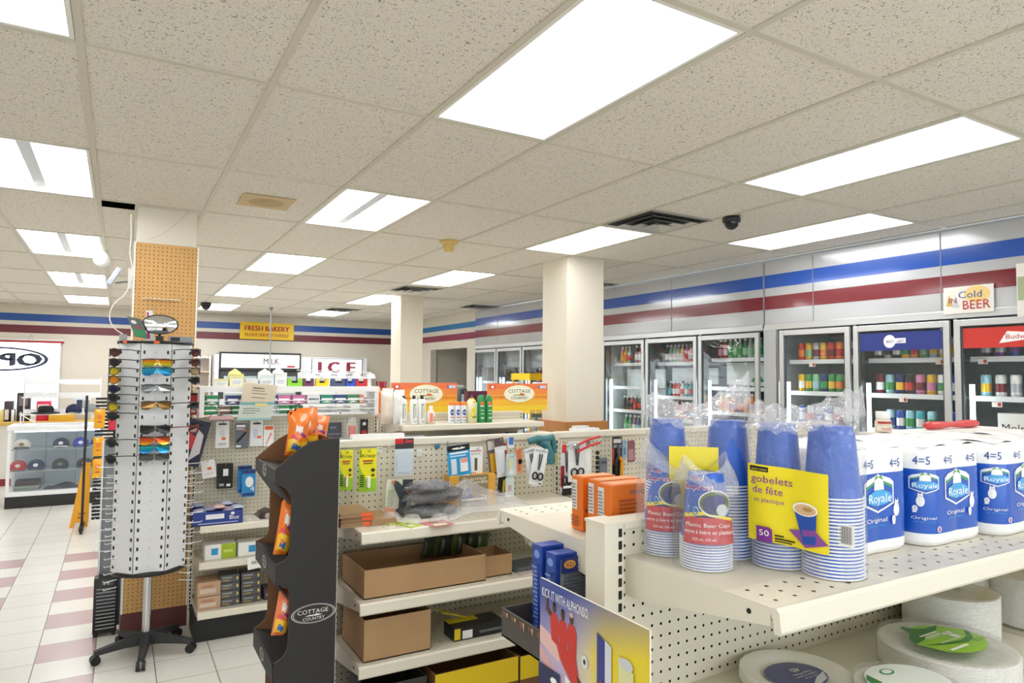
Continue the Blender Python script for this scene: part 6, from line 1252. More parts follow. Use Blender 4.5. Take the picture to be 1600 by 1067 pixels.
mb.art(lambda u, v, o: (xc+u, dy0-.0008-o, zc+v), [('t', 'COTTAGE', -rx*.74, rz*.02, rz*.46, rx*1.4, LGW), ('t', 'COUNTRY', -rx*.5, -rz*.68, rz*.34, rx*1.0, LGW), ('p', [(-rx*.4, -rz*.22), (-rx*.2, -rz*.1), (0, -rz*.12), (rx*.15, -rz*.04), (rx*.4, -rz*.2), (rx*.1, -rz*.26)], LGW)], 1, 1)
mb.build('oval_emblem', r)
# snack bags in the trays
OB = mat('#f07a22', .28, coat=.5); YB2 = mat('#f0c02a', .28, coat=.5); PUR = mat('#8a2f86', .4); PK2 = mat('#e04a6a', .4)
def snack(px, yb, yt, w, Y, lab, seed, rot=0, base=OB, low=YB2, face='front', x=None):
    p = PX(px, yb, 1, Y); H = PX(px, yt, 1, Y).z-p.z; t = radians(rot); cx_ = p.x if x is None else x
    r = thing('snack_bag', lab, 'snack bag', (cx_, Y, p.z), group='orange and yellow snack bags in the black display')
    def fn(u, v, o): uu = u-w/2; return (cx_+uu*cos(t)-v*sin(t), Y-o-.1*v*0, p.z+uu*sin(t)+v*cos(t))
    mb = MB(); pillow(mb, fn, w, H, .028, base, seed=seed); mb.build('bag', r)
    f2 = lambda u, v, o: fn(u, v, .026*(max(0, 1-(2*u/w-1)**2)**.5)*(max(0, min(1, (v/H-.05)/.2))*max(0, min(1, (.95-v/H)/.2)))**.5+.003+o)
    mb = MB(); n = 6
    for a, b_, c_, d_, m_ in ((.06, .08, .94, .38, low), (.3, .55, .62, .72, mat('#f4ece2', .4)), (.5, .46, .8, .54, PUR), (.15, .4, .45, .47, PK2), (.22, .14, .62, .27, mat('#3a6ab8', .4))):
        mb.sheet(6, 4, lambda u, v: f2((a+(c_-a)*u)*w, (b_+(d_-b_)*v+.03*sin(6*u))*H, .001), m_)
    mb.build('printed_front', r); return r
snack(461, 712, 645, .075, 2.50, 'front yellow and orange snack bag in the top tray of the black display', 1, -6)
snack(480, 706, 637, .085, 2.58, 'tallest orange snack bag in the top tray', 2, 3)
snack(492, 698, 648, .08, 2.64, 'right orange snack bag in the top tray, leaning right', 3, -8)
snack(470, 700, 640, .08, 2.68, 'rear orange snack bag in the top tray behind the others', 4, 6)
snack(441, 866, 778, .05, 2.42, 'narrow orange and yellow bag standing in the middle tray', 5, -8, x=.497)
snack(438, 992, 920, .05, 2.42, 'pink, orange and yellow bag standing in the lower tray', 6, -9, base=mat('#e87a4a', .28, coat=.5), x=.497)

# ================================================================ near gondola goods
AZ = 1.2755
CB = mat('#2b62c8', .3, coat=.35, name='blue_cup'); CW = mat('#f2f4f6', .35)
def cup_mesh(H=.118, R=.047):
    mb = MB(); pr = [(.001, H-.001), (R*.67, H-.001), (R*.69, H-.004), (R*.705, H*.90), (R*.745, H*.89), (R*.75, H*.875), (R*.87, .034), (R*.90, .031), (R*.93, .012), (R*.965, .0035)]
    mb.lathe(pr, CB, 24); mb.lathe([(R*.965, .0036), (R, .0034), (R*1.015, .002), (R, .0005), (R*.955, .0003)], CW, 24)
    return mb
CUP = {}
def stack(r, x, y, z, n, pitch, key=(.118, .047)):
    for k in range(n):
        if key not in CUP: o = cup_mesh(*key).build('cup', None, (0, 0, 0)); CUP[key] = o
        else: o = CUP[key].copy(); C.objects.link(o)
        o.parent = r; o.location = Vector((x, y, z+pitch*k))-WL[r.name]
def clear_bag(r, cx_, cy_, rx, ry, z0, top, seed, nm='clear_bag', m=None, nu=48, nv=22, pw=2.6, film=None):
    """thin bag around the goods; top(a) gives the height of the mouth at angle a"""
    rnd = random.Random(seed); ph = [rnd.uniform(0, 6) for _ in range(6)]
    def f(u, v):
        a = 2*pi*u; ca, sa = cos(a), sin(a); sx = abs(ca)**(2/pw)*(1 if ca > 0 else -1); sy = abs(sa)**(2/pw)*(1 if sa > 0 else -1)
        h = top(a); z = z0+(h-z0)*v; k = max(0, (v-.80)/.20)
        w = 1+.018*sin(9*a+ph[0]+6*v)+.014*sin(17*a+ph[1]-9*v)+.012*sin(31*v+ph[2]+5*a)
        sq = 1-.80*k**1.2 if True else 1
        return (cx_+rx*sx*w*(1-.06*k), cy_+ry*sy*w*sq, z)
    mb = MB(); mb.sheet(nu, nv, lambda u, v: f(u, v*.78), film or FILM); mb.sheet(nu, 8, lambda u, v: f(u, .78+v*.22), FILMW); mb.build(nm, r)
LBLY = mat('#f0dc1e', .35, coat=.2); LBR_ = mat('#c6232f', .35, coat=.2); VIO = mat('#7a2a8c', .4); OR2 = mat('#c93a2c', .4)
# big pack of fifty cups, yellow label
def spot(px, py, hw): P = PX(px, py, 2, AZ); return (P.x, P.y), hw*(P-Vector((0, 0, CAMZ))).dot(FW)/FL
(bx, by), RB_ = spot(1302, 896, 45.5); (ax_, ay_), RA_ = spot(1217, 881, 39.5)
r = thing('cup_package', 'large bagged package of blue party cups with bright yellow label, front right', 'plastic cups', (1.13, .88, AZ))
stack(r, ax_, ay_, AZ+.0006, 24, .0064, (.137, round(RA_, 4))); stack(r, bx, by, AZ+.0006, 24, .0064, (.137, round(RB_, 4)))
def bag2(r, c0, c1, rad, z0, h0, h1, hm, seed, film=FILM):
    """bag around two neighbouring stacks: c0 left, c1 right"""
    d = Vector((c1[0]-c0[0], c1[1]-c0[1], 0)); L_ = d.length; d.normalize(); n_ = Vector((-d.y, d.x, 0)); m_ = Vector(((c0[0]+c1[0])/2, (c0[1]+c1[1])/2, 0))
    rx, ry = L_/2+rad, rad; rnd = random.Random(seed); ph = [rnd.uniform(0, 6) for _ in range(6)]
    def f(u, v):
        a = 2*pi*u; ca, sa = cos(a), sin(a); sx = abs(ca)**.7*(1 if ca > 0 else -1); sy = abs(sa)**.7*(1 if sa > 0 else -1); s = (sx+1)/2
        h = (h0*(1-s)+h1*s)-hm*sin(pi*s)**1.5+.006*sin(13*s*pi+ph[4]); z = z0+(h-z0)*v; k = max(0, (v-.86)/.14)
        w = 1+.02*sin(9*a+ph[0]+6*v)+.012*sin(17*a+ph[1]-9*v)+.010*sin(31*v+ph[2]+5*a)
        waist = 1-.10*(1-abs(sx))*(1-k)
        P = m_+d*(rx*sx*(1-.03*k))+n_*(ry*sy*w*waist*(1-.88*k)); return (P.x, P.y, z)
    mb = MB(); mb.sheet(60, 24, lambda u, v: f(u, v*.84), film); mb.sheet(60, 12, lambda u, v: f(u, .84+v*.16), FILMW); mb.build('clear_bag', r)
bag2(r, (ax_, ay_), (bx, by), .059, AZ+.001, AZ+.325, AZ+.36, .022, 3)
# label sheet: faces the camera, wraps the two stacks
d = Vector((bx-ax_, by-ay_, 0)).normalized(); n_ = Vector((d.y, -d.x, 0)); W_, H_ = .150, .148
# anchor so that the label spans the photo's place
o_ = Vector(((ax_+bx)/2, (ay_+by)/2, 0))+n_*.0615-d*.090; zb = AZ+.058
def lf(u, v, o): 
    P = o_+d*u+n_*(o+.003*sin(9*u/W_)+.004*sin(3*v/H_)); return (P.x, P.y, zb+v-.010*(u/W_))
ART50 = [('r', 0, 0, 1, 1, LBLY), ('r', .03, .91, .27, .975, BLACK), ('t', 'sans nom', .05, .925, .03, .2, LBLY), ('t', 'gobelets', .05, .77, .10, .52, VIO), ('t', 'de fête', .07, .63, .10, .38, VIO), ('t', 'en plastique', .09, .52, .06, .38, VIO),
         ('p', [(.52, .22), (.72, .03), (1.0, .12), (.84, .28)], mat('#8a4a9a', .4)), ('p', [(.59, .5), (.87, .5), (.85, .1), (.70, .07)], mat('#1e4ea8', .35)), ('e', .73, .52, .155, .085, WHITE), ('e', .73, .515, .135, .068, mat('#d9b48a', .4)), ('e', .76, .525, .06, .025, mat('#b5894a', .4)),
         ('p', [(.12, 0), (.32, 0), (.32, .17), (.28, .2), (.12, .2)], VIO), ('t', '50', .15, .08, .08, .13, WHITE), ('r', .35, .1, .46, .12, BLACK), ('r', .35, .06, .6, .08, BLACK), ('r', .35, .03, .56, .045, BLACK)]
MB().art(lf, ART50, W_, H_, step=.005, lift=.0003).build('yellow_label', r)
mb = MB(); f3 = lambda u, v, o: (bx+.02+u*d.x+n_.x*(.062+o), by-.015+u*d.y+n_.y*(.062+o), AZ+.065+v)
mb.art(f3, [('r', 0, 0, 1, 1, WHITE)]+[('r', .08+.055*k, .15, .08+.055*k+(.018 if k % 3 else .034), .95, BLACK) for k in range(15)], .028, .04); mb.build('barcode', r)
# the pack behind to the left: two stacks, one tall
r = thing('cup_package', 'large bagged package of blue cups standing behind the red-labelled packs', 'plastic cups', (1.12, 1.02, AZ))
s0, R0_ = spot(1043, 860, 35); s1, R1_ = spot(1138, 866, 38.5)
stack(r, *s0, AZ+.0006, 24, .0064, (.137, round(R0_, 4))); stack(r, *s1, AZ+.0006, 24, .0064, (.137, round(R1_, 4)))
bag2(r, s0, s1, .047, AZ+.001, AZ+.34, AZ+.385, .045, 5)
d2 = Vector((s1[0]-s0[0], s1[1]-s0[1], 0)).normalized(); n2 = Vector((d2.y, -d2.x, 0)); o2 = Vector(((s0[0]+s1[0])/2, (s0[1]+s1[1])/2, 0))+n2*.053-d2*.06
MB().art(lambda u, v, o: ((o2+d2*u+n2*o).x, (o2+d2*u+n2*o).y, AZ+.10+v), [('r', 0, 0, 1, 1, LBLY)], .10, .13).build('yellow_label', r)
# two ten-cup packs with red labels
REDL = [('r', 0, 0, 1, .40, LBR_), ('p', [(0, .38), (.4, .44), (1, .34), (1, .38), (.4, .5), (0, .44)], LBLY), ('e', .62, .62, .33, .20, WHITE), ('e', .62, .62, .31, .18, mat('#5d6f3a', .4)), ('e', .52, .60, .15, .14, mat('#262a66', .35)), ('e', .70, .64, .13, .13, mat('#2f3478', .35)), ('e', .74, .52, .12, .09, mat('#c9cdd2', .3)),
        ('t', '10', .04, .42, .15, .27, WHITE), ('t', '10', .05, .43, .13, .25, mat('#1d7fb8', .4)), ('t', 'Plastic Beer Cups', .06, .26, .06, .82, WHITE), ('t', 'verre à bière en plastique', .04, .16, .06, .92, WHITE), ('t', '532 mL (18 oz)', .2, .06, .04, .4, WHITE),
        ('t', 'Cap', .12, .96, .09, .26, WHITE), ('t', 'Cap', .13, .965, .08, .24, OR2), ('t', 'Express', .02, .82, .1, .55, WHITE), ('t', 'Express', .03, .83, .08, .52, OR2)]
def small_pack(cx_, cy_, R0, lab, seed, h, azm, extra_top=0):
    r = thing('cup_package', lab, 'plastic cups', (cx_, cy_, AZ)); stack(r, cx_, cy_, AZ+.0006, 12, .0052, (.128, R0))
    ph = random.Random(seed).uniform(0, 6); a0 = radians(azm)
    def top(a): return AZ+h+.018*sin(2*a+ph)
    clear_bag(r, cx_, cy_, R0*1.22, R0*1.16, AZ+.001, top, seed, pw=2.4)
    Rl = R0*1.10; W = R0*2.4; H = .125
    def lf(u, v, o):
        t = (u/W-.5)*1.9; rr = Rl*(1-.15*(v/H))+o+.002; a = a0+t; return (cx_+rr*cos(a), cy_+rr*sin(a), AZ+.055+v)
    MB().art(lf, REDL, W, H, step=.006, lift=.0003).build('red_label', r); return r
(qx, qy), qr = spot(1040, 862, 35)
small_pack(qx, qy, round(qr, 4), 'bagged pack of ten blue beer cups with red label, the rear left one', 7, .235, -126)
(qx, qy), qr = spot(1103, 884, 40)
small_pack(qx, qy, round(qr, 4), 'bagged pack of ten blue beer cups with red label, nearest the post', 8, .205, -128)
# toilet tissue packs
TW = mat('#f5f5f4', .35, coat=.25, name='tissue_wrap'); TBL = mat('#1a58bd', .3, coat=.4, name='tissue_blue'); SKY = mat('#4aa7e0', .35); GR2 = mat('#49a34a', .4)
def tissue(x0, y0, nx, ny, lab, prints=True, R0=.062, rows=2, rh=.112, kitten=True, rz=0):
    """wrapped block of nx by ny rolls stacked in rows"""
    H = rows*rh; r = thing('toilet_tissue_pack', lab, 'toilet tissue', (x0+nx*R0, y0+ny*R0, AZ), rz)
    pts = []
    def side(n, P, dx, dy, nxn, nyn):     # scalloped side
        for k in range(n*10):
            t = k/10; q = abs((t % 1)*2-1); b_ = (1-q*q)**.5*R0*.16-R0*.16*1; e = 0
            pts.append((P[0]+dx*t*2*R0+nxn*b_, P[1]+dy*t*2*R0+nyn*b_))
    X, Y = nx*2*R0, ny*2*R0; c = R0*.75
    out = []
    def arc(cx_, cy_, a0):
        for i in range(6): a = a0+i*pi/10; out.append((cx_+c*cos(a), cy_+c*sin(a)))
    def run(p, q, nx_, ny_, n):
        L_ = math.hypot(q[0]-p[0], q[1]-p[1]); m_ = max(2, int(L_/.008))
        for i in range(1, m_):
            t = i/m_; s = (t*L_+c) / (2*R0); ph_ = s % 1; dd = (1-(2*ph_-1)**2)**.5; k_ = (dd-1)*R0*.09 if (s > .5 and s < n-.5) else 0
            out.append((p[0]+(q[0]-p[0])*t+nx_*k_, p[1]+(q[1]-p[1])*t+ny_*k_))
    arc(x0+c, y0+c, pi); run((x0+c, y0), (x0+X-c, y0), 0, -1, nx); arc(x0+X-c, y0+c, 1.5*pi); run((x0+X, y0+c), (x0+X, y0+Y-c), 1, 0, ny); arc(x0+X-c, y0+Y-c, 0); run((x0+X-c, y0+Y), (x0+c, y0+Y), 0, 1, nx); arc(x0+c, y0+Y-c, pi/2); run((x0, y0+Y-c), (x0, y0+c), -1, 0, ny)
    cx_, cy_ = x0+X/2, y0+Y/2
    def ring(z, s, e=0): return [(cx_+(p[0]-cx_)*s, cy_+(p[1]-cy_)*s, z+e*sin(7*i)) for i, p in enumerate(out)]
    zA, zB = AZ+.0006+H*.13, AZ+H*.77; mb = MB()
    mb.rings([ring(AZ+.0006, .93), ring(AZ+.008, .985), ring(AZ+H*.06, 1), ring(zA, 1)], TW); mb.rings([ring(zA, 1), ring(AZ+H*.45, 1.004), ring(zB, 1)], TBL)
    mb.rings([ring(zB, 1), ring(AZ+H*.93, .995), ring(AZ+H*.985, .97), ring(AZ+H, .93)], TW)
    # top with the dimples of the rolls under the film
    def topf(u, v):
        x = x0+X*(.035+.93*u); y = y0+Y*(.035+.93*v); fx_ = ((x-x0)/(2*R0)) % 1-.5; fy_ = ((y-y0)/(2*R0)) % 1-.5; q = (fx_*fx_+fy_*fy_)**.5
        return (x, y, AZ+H-.001+.007*max(0, 1-(q/.5)**4)-.006*max(0, 1-(q/.17)**2)*1+.0015*sin(60*x+33*y))
    mb.sheet(nx*12, ny*12, topf, TW); mb.build('wrapper', r)
    if not prints: return r
    # print wrapped round the outline, starting at the left side's rear
    P = out[::1]; n = len(P); st = n-1
    # walk: left side (towards the camera) then front
    idx = [i for i in range(n)]; path = [P[(i+n-int(ny*2*R0/.008)) % n] for i in range(n)]
    acc = [0]
    for i in range(1, n): acc.append(acc[-1]+math.hypot(path[i][0]-path[i-1][0], path[i][1]-path[i-1][1]))
    def wrap(s, z, o):
        s = max(0, min(acc[-1]-1e-6, s)); k = max(i for i in range(n) if acc[i] <= s); k = min(k, n-2); t = (s-acc[k])/(acc[k+1]-acc[k]+1e-9); a, b_ = path[k], path[k+1]
        dx, dy = b_[0]-a[0], b_[1]-a[1]; l = math.hypot(dx, dy)+1e-9; return (a[0]+dx*t+dy/l*(o+.0012), a[1]+dy*t-dx/l*(o+.0012), z)
    s_front = min(range(n), key=lambda i: math.hypot(path[i][0]-(x0+c), path[i][1]-y0)); sf = acc[s_front]
    def logo(s, w, small=False):
        mb = MB(); z = AZ+H*(.39 if not small else .53); h = H*(.37 if not small else .21)
        f = lambda u, v, o: wrap(s+u, z+v, o)
        sh = [('p', [(.0, .22), (.0, .78), (.12, .88), (.5, 1.0), (.88, .88), (1, .78), (1, .22), (.5, .0)], WHITE), ('p', [(.04, .25), (.04, .75), (.14, .84), (.5, .95), (.86, .84), (.96, .75), (.96, .25), (.5, .05)], TBL), ('p', [(.05, .62), (.5, .84), (.95, .62), (.95, .68), (.5, .9), (.05, .68)], GR2), ('p', [(.05, .70), (.5, .90), (.95, .70), (.95, .82), (.5, .95), (.05, .82)], WHITE),
              ('p', [(.32, .6), (.36, .98), (.44, .86), (.5, 1.04), (.56, .86), (.64, .98), (.68, .6)], WHITE), ('p', [(.34, .84), (.4, .98), (.5, .9), (.6, .98), (.66, .84), (.5, .94)], GR2), ('e', .5, .40, .42, .2, SKY), ('t', 'Royale', .1, .28, .24, .8, WHITE)]
        mb.art(f, sh, w, h, step=.005, lift=.0003); mb.build('brand_logo', r)
        mb = MB(); mb.art(lambda u, v, o: wrap(s+u, AZ+H*(.26 if not small else .22)+v, o+.0004), [('t', 'Original', .05, .4, .36, .72, WHITE), ('t', 'soft tout doux', .1, .05, .2, .6, SKY)] if not small else [('t', 'Original', .05, .55, .3, .8, WHITE), ('t', 'soft tout doux', .1, .25, .16, .7, SKY)], w, H*.12 if not small else H*.10)
        mb.build('lettering', r)
    def plain(s, w, txt, z, h, m_): MB().art(lambda u, v, o: wrap(s+u, z+v, o), txt, w, h, step=.005).build('lettering', r)
    F5 = [('t', '4=5', 0, 0, 1, 1, mat('#2a4f9a', .5))]
    def five(s): plain(s, .036, F5, AZ+H*.82, H*.085, None)
    def kit(s, big):
        q = 1.15 if big else .95; mb = MB(); f = lambda u, v, o: wrap(s+u, AZ+H*(.27 if big else .34)+v, o+.0003)
        mb.art(f, [('e', .34, .60, .2, .28, WHITE), ('e', .34, .86, .13, .13, WHITE), ('p', [(.22, .92), (.25, 1.08), (.31, .97)], WHITE), ('p', [(.37, .97), (.43, 1.08), (.46, .92)], WHITE), ('e', .3, .88, .02, .018, TXT), ('e', .39, .88, .02, .018, TXT), ('e', .10, .22, .12, .16, WHITE), ('e', .10, .22, .04, .055, mat('#c9c9c9', .5)), ('p', [(.0, .1), (.0, .0), (.16, .02), (.18, .14)], WHITE)], .045*q, H*.2*q, step=.005, lift=.0003)
        mb.build('printed_picture', r)
    logo(sf-.068, .066, True); kit(sf-.06, False); five(sf-.06); five(sf+.02)
    logo(sf+.022, .105); kit(sf+.118, True); five(sf+.115)
    MB().art(lambda u, v, o: wrap(sf-.01+u, AZ+H*.145+v, o), [('e', .5, .5, .5, .5, mat('#c8d8f0', .4)), ('p', [(.3, .2), (.7, .2), (.62, .75), (.5, .9), (.38, .75)], RED)], .014, .014).build('seal', r)
    return r
tissue(1.298, .875, 2, 2, 'toilet tissue pack half hidden behind the big cup package', rz=0)
tissue(1.56, .85, 2, 2, 'toilet tissue pack in the centre of the blue packs, one logo at its corner')
tissue(1.822, .825, 2, 2, 'third toilet tissue pack from the cups, toward the right photo edge')
tissue(2.084, .80, 2, 2, 'toilet tissue pack at the right photo edge')
# orange boxes on the far side shelf
OC = mat('#e8761f', .45, name='orange_carton'); OW = mat('#e9e4de', .5)
NF = [('r', .08, .38, .5, .93, OW), *lines(.12, .46, .42, .9, 8, mat('#8a8f9a', .5)), *lines(.08, .8, .08, .3, 5, mat('#9a4512', .5))]
FR_ = [('r', .3, .82, .9, .9, mat('#b06a48', .5)), ('r', .05, .35, .95, .42, mat('#b05a2e', .5)), *lines(.12, .42, .5, .78, 4, mat('#a84f1c', .5)), *lines(.58, .9, .5, .78, 4, mat('#a84f1c', .5)), *lines(.12, .42, .1, .3, 4, mat('#a84f1c', .5)), *lines(.58, .9, .1, .3, 4, mat('#a84f1c', .5))]
def ocart(c, bk, W_, lab):
    p, q = PX(*c, 2, AZ+.13), PX(*bk, 2, AZ+.13)
    carton('orange_carton', lab, 'box', p.x, p.x+W_, p.y, q.y, AZ+.0006, AZ+.13, OC, FR_, NF, [('r', .05, .1, .95, .9, mat('#f09a5c', .45))], group=None)
ocart((911, 746), (894.5, 742), .10, 'leftmost orange carton on the shelf behind the post')
ocart((938.5, 752), (924, 747), .12, 'middle orange carton of the three by the post')
ocart((956, 759), (940.5, 753), .17, 'front right orange carton partly behind the clear cup bags')
# hazelnut spread jar and red grip on the far side shelf
JZ = 1.452; JY = 1.50
single('white_carton', MB().b6(PX(1365, 672, 1, JY).x, PX(1545, 672, 1, JY).x, JY-.06, JY+.06, AZ+.0006, JZ, mat('#ece9e4', .5)), (2.4, JY, AZ+.0006), 'plain white carton hidden behind the tissue packs under the jar', 'box')
p = PX(1380, 672, 1, JY); H = PX(1380, 643, 1, JY).z-JZ; w = .028; c = (p.x, JY, JZ+.0006)
r = thing('spread_jar', 'white-lidded jar with red and cream label behind the tissue packs', 'jar', c)
MB().lathe([(.001, 0), (w, .003), (w, H*.5), (w*.84, H*.64), (w*.84, H*.7)], mat('#e9dccb', .4), 20, c).build('jar_body', r)
MB().lathe([(w*.88, H*.7), (w*.88, H), (.001, H)], WHITE, 20, c).build('lid', r)
MB().art(lambda u, v, o: (c[0]+(w+o)*sin(u-.5), c[1]-(w+o)*cos(u-.5), JZ+v*H), [('r', -1.2, .44, 1.2, .54, mat('#b3372e', .4)), ('r', -1.2, .1, 1.2, .34, mat('#f3ead9', .4)), ('t', 'nutella', -.7, .13, .17, 1.3, RED)], 1, 1, step=.2, lift=.0006).build('label', r)
p0, p1 = PX(1446, 669, 1, JY), PX(1526, 669, 1, JY); L_ = p1.x-p0.x; RDH = mat('#cf4444', .3); q0 = (PX(1446, 663, 1, JY).z-PX(1446, 676, 1, JY).z)/2; zz = JZ+q0+.001
r = thing('red_baton', 'long red rounded plastic handle lying behind the tissue packs', 'handle', (p0.x, JY, JZ))
MB().rings([[(p0.x+L_*t, JY+q*q0*1.3*cos(a), zz+q*q0*sin(a)) for a in [i*pi/7 for i in range(14)]] for t, q in ((0, .1), (.01, .65), (.06, .95), (.3, .92), (.46, .62), (.52, .75), (.8, 1), (.95, .95), (.99, .65), (1, .1))], RDH).build('grip', r)

# plates on the lower shelf
PZ = .9755; PW = mat('#f0efe8', .45, name='foam_plate')
def plates(x, y, R0, n, lab, art=None, oval=1., film=True, tilt=0, pitch=.0042, group=None, nm='plate_stack'):
    r = thing(nm, lab, 'plates', (x, y, PZ)); N_ = 48
    for k in range(n):
        z = PZ+.0008+pitch*k; last = k == n-1; R = []
        prof_ = [(.70, .006), (.76, .010), (.97, .014), (1, .013), (1.008, .011), (1, .0095), (.9, .009)]
        if last: prof_ = [(.001, .0), (.3, 0), (.62, 0), (.70, .006), (.76, .010), (.97, .014), (1, .013), (1.008, .011), (1, .0095), (.9, .009)]
        for q, dz_ in prof_:
            R.append([(x+R0*q*cos(a)*(1+(.006*cos(48*a/2) if q > .7 else 0)), y+R0*q*oval*sin(a)*(1+(.006*cos(48*a/2) if q > .7 else 0)), z+dz_+tilt*(R0*q*cos(a))*0) for a in [i*2*pi/N_ for i in range(N_)]])
        MB().rings(R, PW).build('plate', r)
    zt = PZ+.0008+pitch*(n-1)
    if art:
        for nm_, fn in art: fn(r, x, y, zt)
    if film:
        def f(u, v):
            a = 2*pi*u; rr = R0*1.025*(1+.008*sin(13*a+9*v)); z_ = PZ+.001+(zt+.02-PZ)*v; return (x+rr*cos(a), y+rr*oval*sin(a), z_)
        mb = MB(); mb.sheet(56, 10, f, FILM); rnd = random.Random(int(x*100))
        mb.sheet(36, 8, lambda u, v: (x+R0*1.025*(1-v*.99)*cos(2*pi*u), y+R0*1.025*oval*(1-v*.99)*sin(2*pi*u), zt+.021+.0022*sin(9*u*6.28+7*v)-.002*v), FILM); mb.build('clear_wrap', r)
    return r
NV2 = mat('#232f78', .4, coat=.3); LM2 = mat('#9bd03a', .4, coat=.3); DG2 = mat('#1f7a2e', .4, coat=.3)
def lab_navy(r, x, y, z):
    f = lambda u, v, o: (x+u, y+v, z+.004+o)
    MB().art(f, [('e', 0, 0, .075, .062, mat('#b9bfd6', .4)), ('e', 0, 0, .073, .06, NV2), ('p', [(.01, -.055), (.045, -.045), (.068, -.018), (.03, -.03), (.0, -.046)], mat('#d9dde8', .4))], 1, 1).build('label', r)
    mb = MB(); g = lambda u, v, o: (x-u*.8+.035, y-v+.01, z+.0062+o); mb.art(g, [('t', '40', .01, -.012, .018, .03, WHITE), ('t', 'Foam Plates', -.01, .012, .007, .07, WHITE), ('t', 'Assiettes en mousse', -.015, .024, .006, .08, WHITE), ('t', '6 in / 15 cm', -.002, .035, .006, .05, WHITE)], 1, 1); mb.build('lettering', r)
def lab_green(r, x, y, z):
    f = lambda u, v, o: (x+u, y+v, z+.0245+o)
    K = .098; E = lambda *p: [(a*K, b_*K) for a, b_ in p]
    MB().art(f, [('p', E((-.98, .15), (-.8, .42), (-.45, .62), (-.1, .82), (.3, .8), (.7, .6), (.98, .15), (.95, -.35), (.6, -.62), (.1, -.78), (-.4, -.72), (-.8, -.45)), LM2), ('p', E((-.98, .15), (-.8, .42), (-.45, .62), (-.3, .95), (-.15, .97), (-.05, .72), (.2, .62), (.7, .6), (.35, .42), (-.1, .4), (-.6, .2)), DG2), ('p', E((-.95, .02), (-.3, -.12), (.2, -.22), (.6, -.15), (.97, .1), (.97, -.02), (.6, -.3), (.2, -.36), (-.3, -.22)), DG2), ('e', .035, .0, .011, .012, WHITE), ('e', .027, .017, .0065, .007, WHITE), ('e', .043, .017, .0065, .007, WHITE), ('r', -.05, .03, .02, .036, WHITE), ('r', -.045, .02, .015, .025, WHITE), ('r', -.07, -.05, .0, -.042, WHITE)], 1, 1).build('label', r)
    mb = MB(); g = lambda u, v, o: (x+u, y+v, z+.030+o); mb.art(g, [('t', 'compostable plates', -.06, .008, .009, .08, mat('#e9f2e0', .4)), ('t', 'assiettes compostables', -.055, -.02, .008, .09, WHITE), ('t', 'Eco', .03, -.052, .018, .04, DG2)], 1, 1); mb.build('lettering', r)
def lab_white(r, x, y, z):
    f = lambda u, v, o: (x+u, y+v, z+.0245+o); MB().art(f, [('e', 0, 0, .09, .075, mat('#e9f0ea', .4)), ('p', [(-.085, .02), (-.07, .045), (-.05, .058), (-.055, .02)], DG2), ('e', .0, .045, .018, .012, mat('#3a9a6a', .4)), ('e', .0, .045, .013, .008, WHITE)], 1, 1).build('label', r)
def lab_orange(r, x, y, z):
    f = lambda u, v, o: (x+u, y+v, z+.0245+o); MB().art(f, [('r', .03, -.03, .09, .0, mat('#e8622a', .5)), ('r', .05, -.05, .09, -.03, mat('#e6c23a', .5)), ('t', '50ct', -.05, -.02, .02, .05, TXT), ('t', 'plates', -.0, -.0, .012, .04, TXT)], 1, 1).build('label', r)
q = PX(1262, 1035, 2, PZ+.02); plates(1.305, 1.0, .117, 6, 'single low stack of scalloped white plates with navy round label', [('a', lab_navy)], film=False)
q = PX(1482, 1018, 2, PZ+.06); plates(1.69, .885, .141, 12, 'wrapped white plate stack with bright green label', [('a', lab_green)])
q = PX(1400, 1075, 2, PZ+.05); plates(1.40, .808, .10, 11, 'wrapped white plate stack with small green mark at the bottom photo edge', [('a', lab_white)])
q = PX(1385, 960, 2, PZ+.12); plates(1.93, 1.0, .11, 26, 'tall wrapped stack of plain cream plates in the shelf shade', None)
plates(2.23, .93, .115, 30, 'tall wrapped plate stack with orange price label', [('a', lab_orange)])
single('yellow_carton', MB().b6(2.0, 2.3, 1.02, 1.09, 1.12, 1.185, mat('#d9b51c', .5)).b6(1.98, 2.3, 1.0, 1.1, PZ+.0006, 1.12, mat('#c9c4b8', .5)), (2.1, 1.06, PZ+.0006), 'grey and yellow carton at the back of the plate shelf', 'box')

# ---------------------------------------------------------------- football poster tray at the end of the near gondola
TRB = mat('#4c4742', .6, name='tray_print'); TRI = mat('#171514', .8); tx0, tx1, ty0, ty1, tz0, tz1 = .835, 1.06, 1.245, 1.445, 1.028, 1.094
tx0 = .815
r = thing('display_tray', 'dark printed cardboard tray holding the blue boxes beside the post', 'tray', ((tx0+tx1)/2, 1.3, tz0)); ty0 = .935
tx1e = .862
for a in ((tx0, tx0+.004, ty0, ty1), (tx0+.004, tx1, ty1-.004, ty1)): MB().b6(*a, tz0, tz1, TRB).build('side', r)
MB().b6(tx0, tx1e, ty0, 1.2, tz0, tz0+.004, TRI).b6(tx0, tx1, 1.2, ty1, tz0, tz0+.004, TRI).build('bottom', r); MB().b6(tx1-.004, tx1, 1.2, ty1, tz0, tz1, TRI).b6(tx0, tx1e, ty0, ty0+.004, tz0, tz1, TRI).build('side', r)
mb = MB(); random.seed(4)
for k in range(34):
    y = ty1-.01-k*.0125; mb.add([(tx0-.0008, y, tz1-.006), (tx0-.0008, y-.008, tz1-.006), (tx0-.0008, y-.006, tz1-.016-.012*random.random()), (tx0-.0008, y-.001, tz1-.013)], [(0, 1, 2, 3)], mat(('#8a5a3c', '#c9a184', '#5c3a2c')[k % 3], .6))
mb.build('printed_trim', r)
KB = mat('#1d3f9c', .35, name='blue_carton'); 
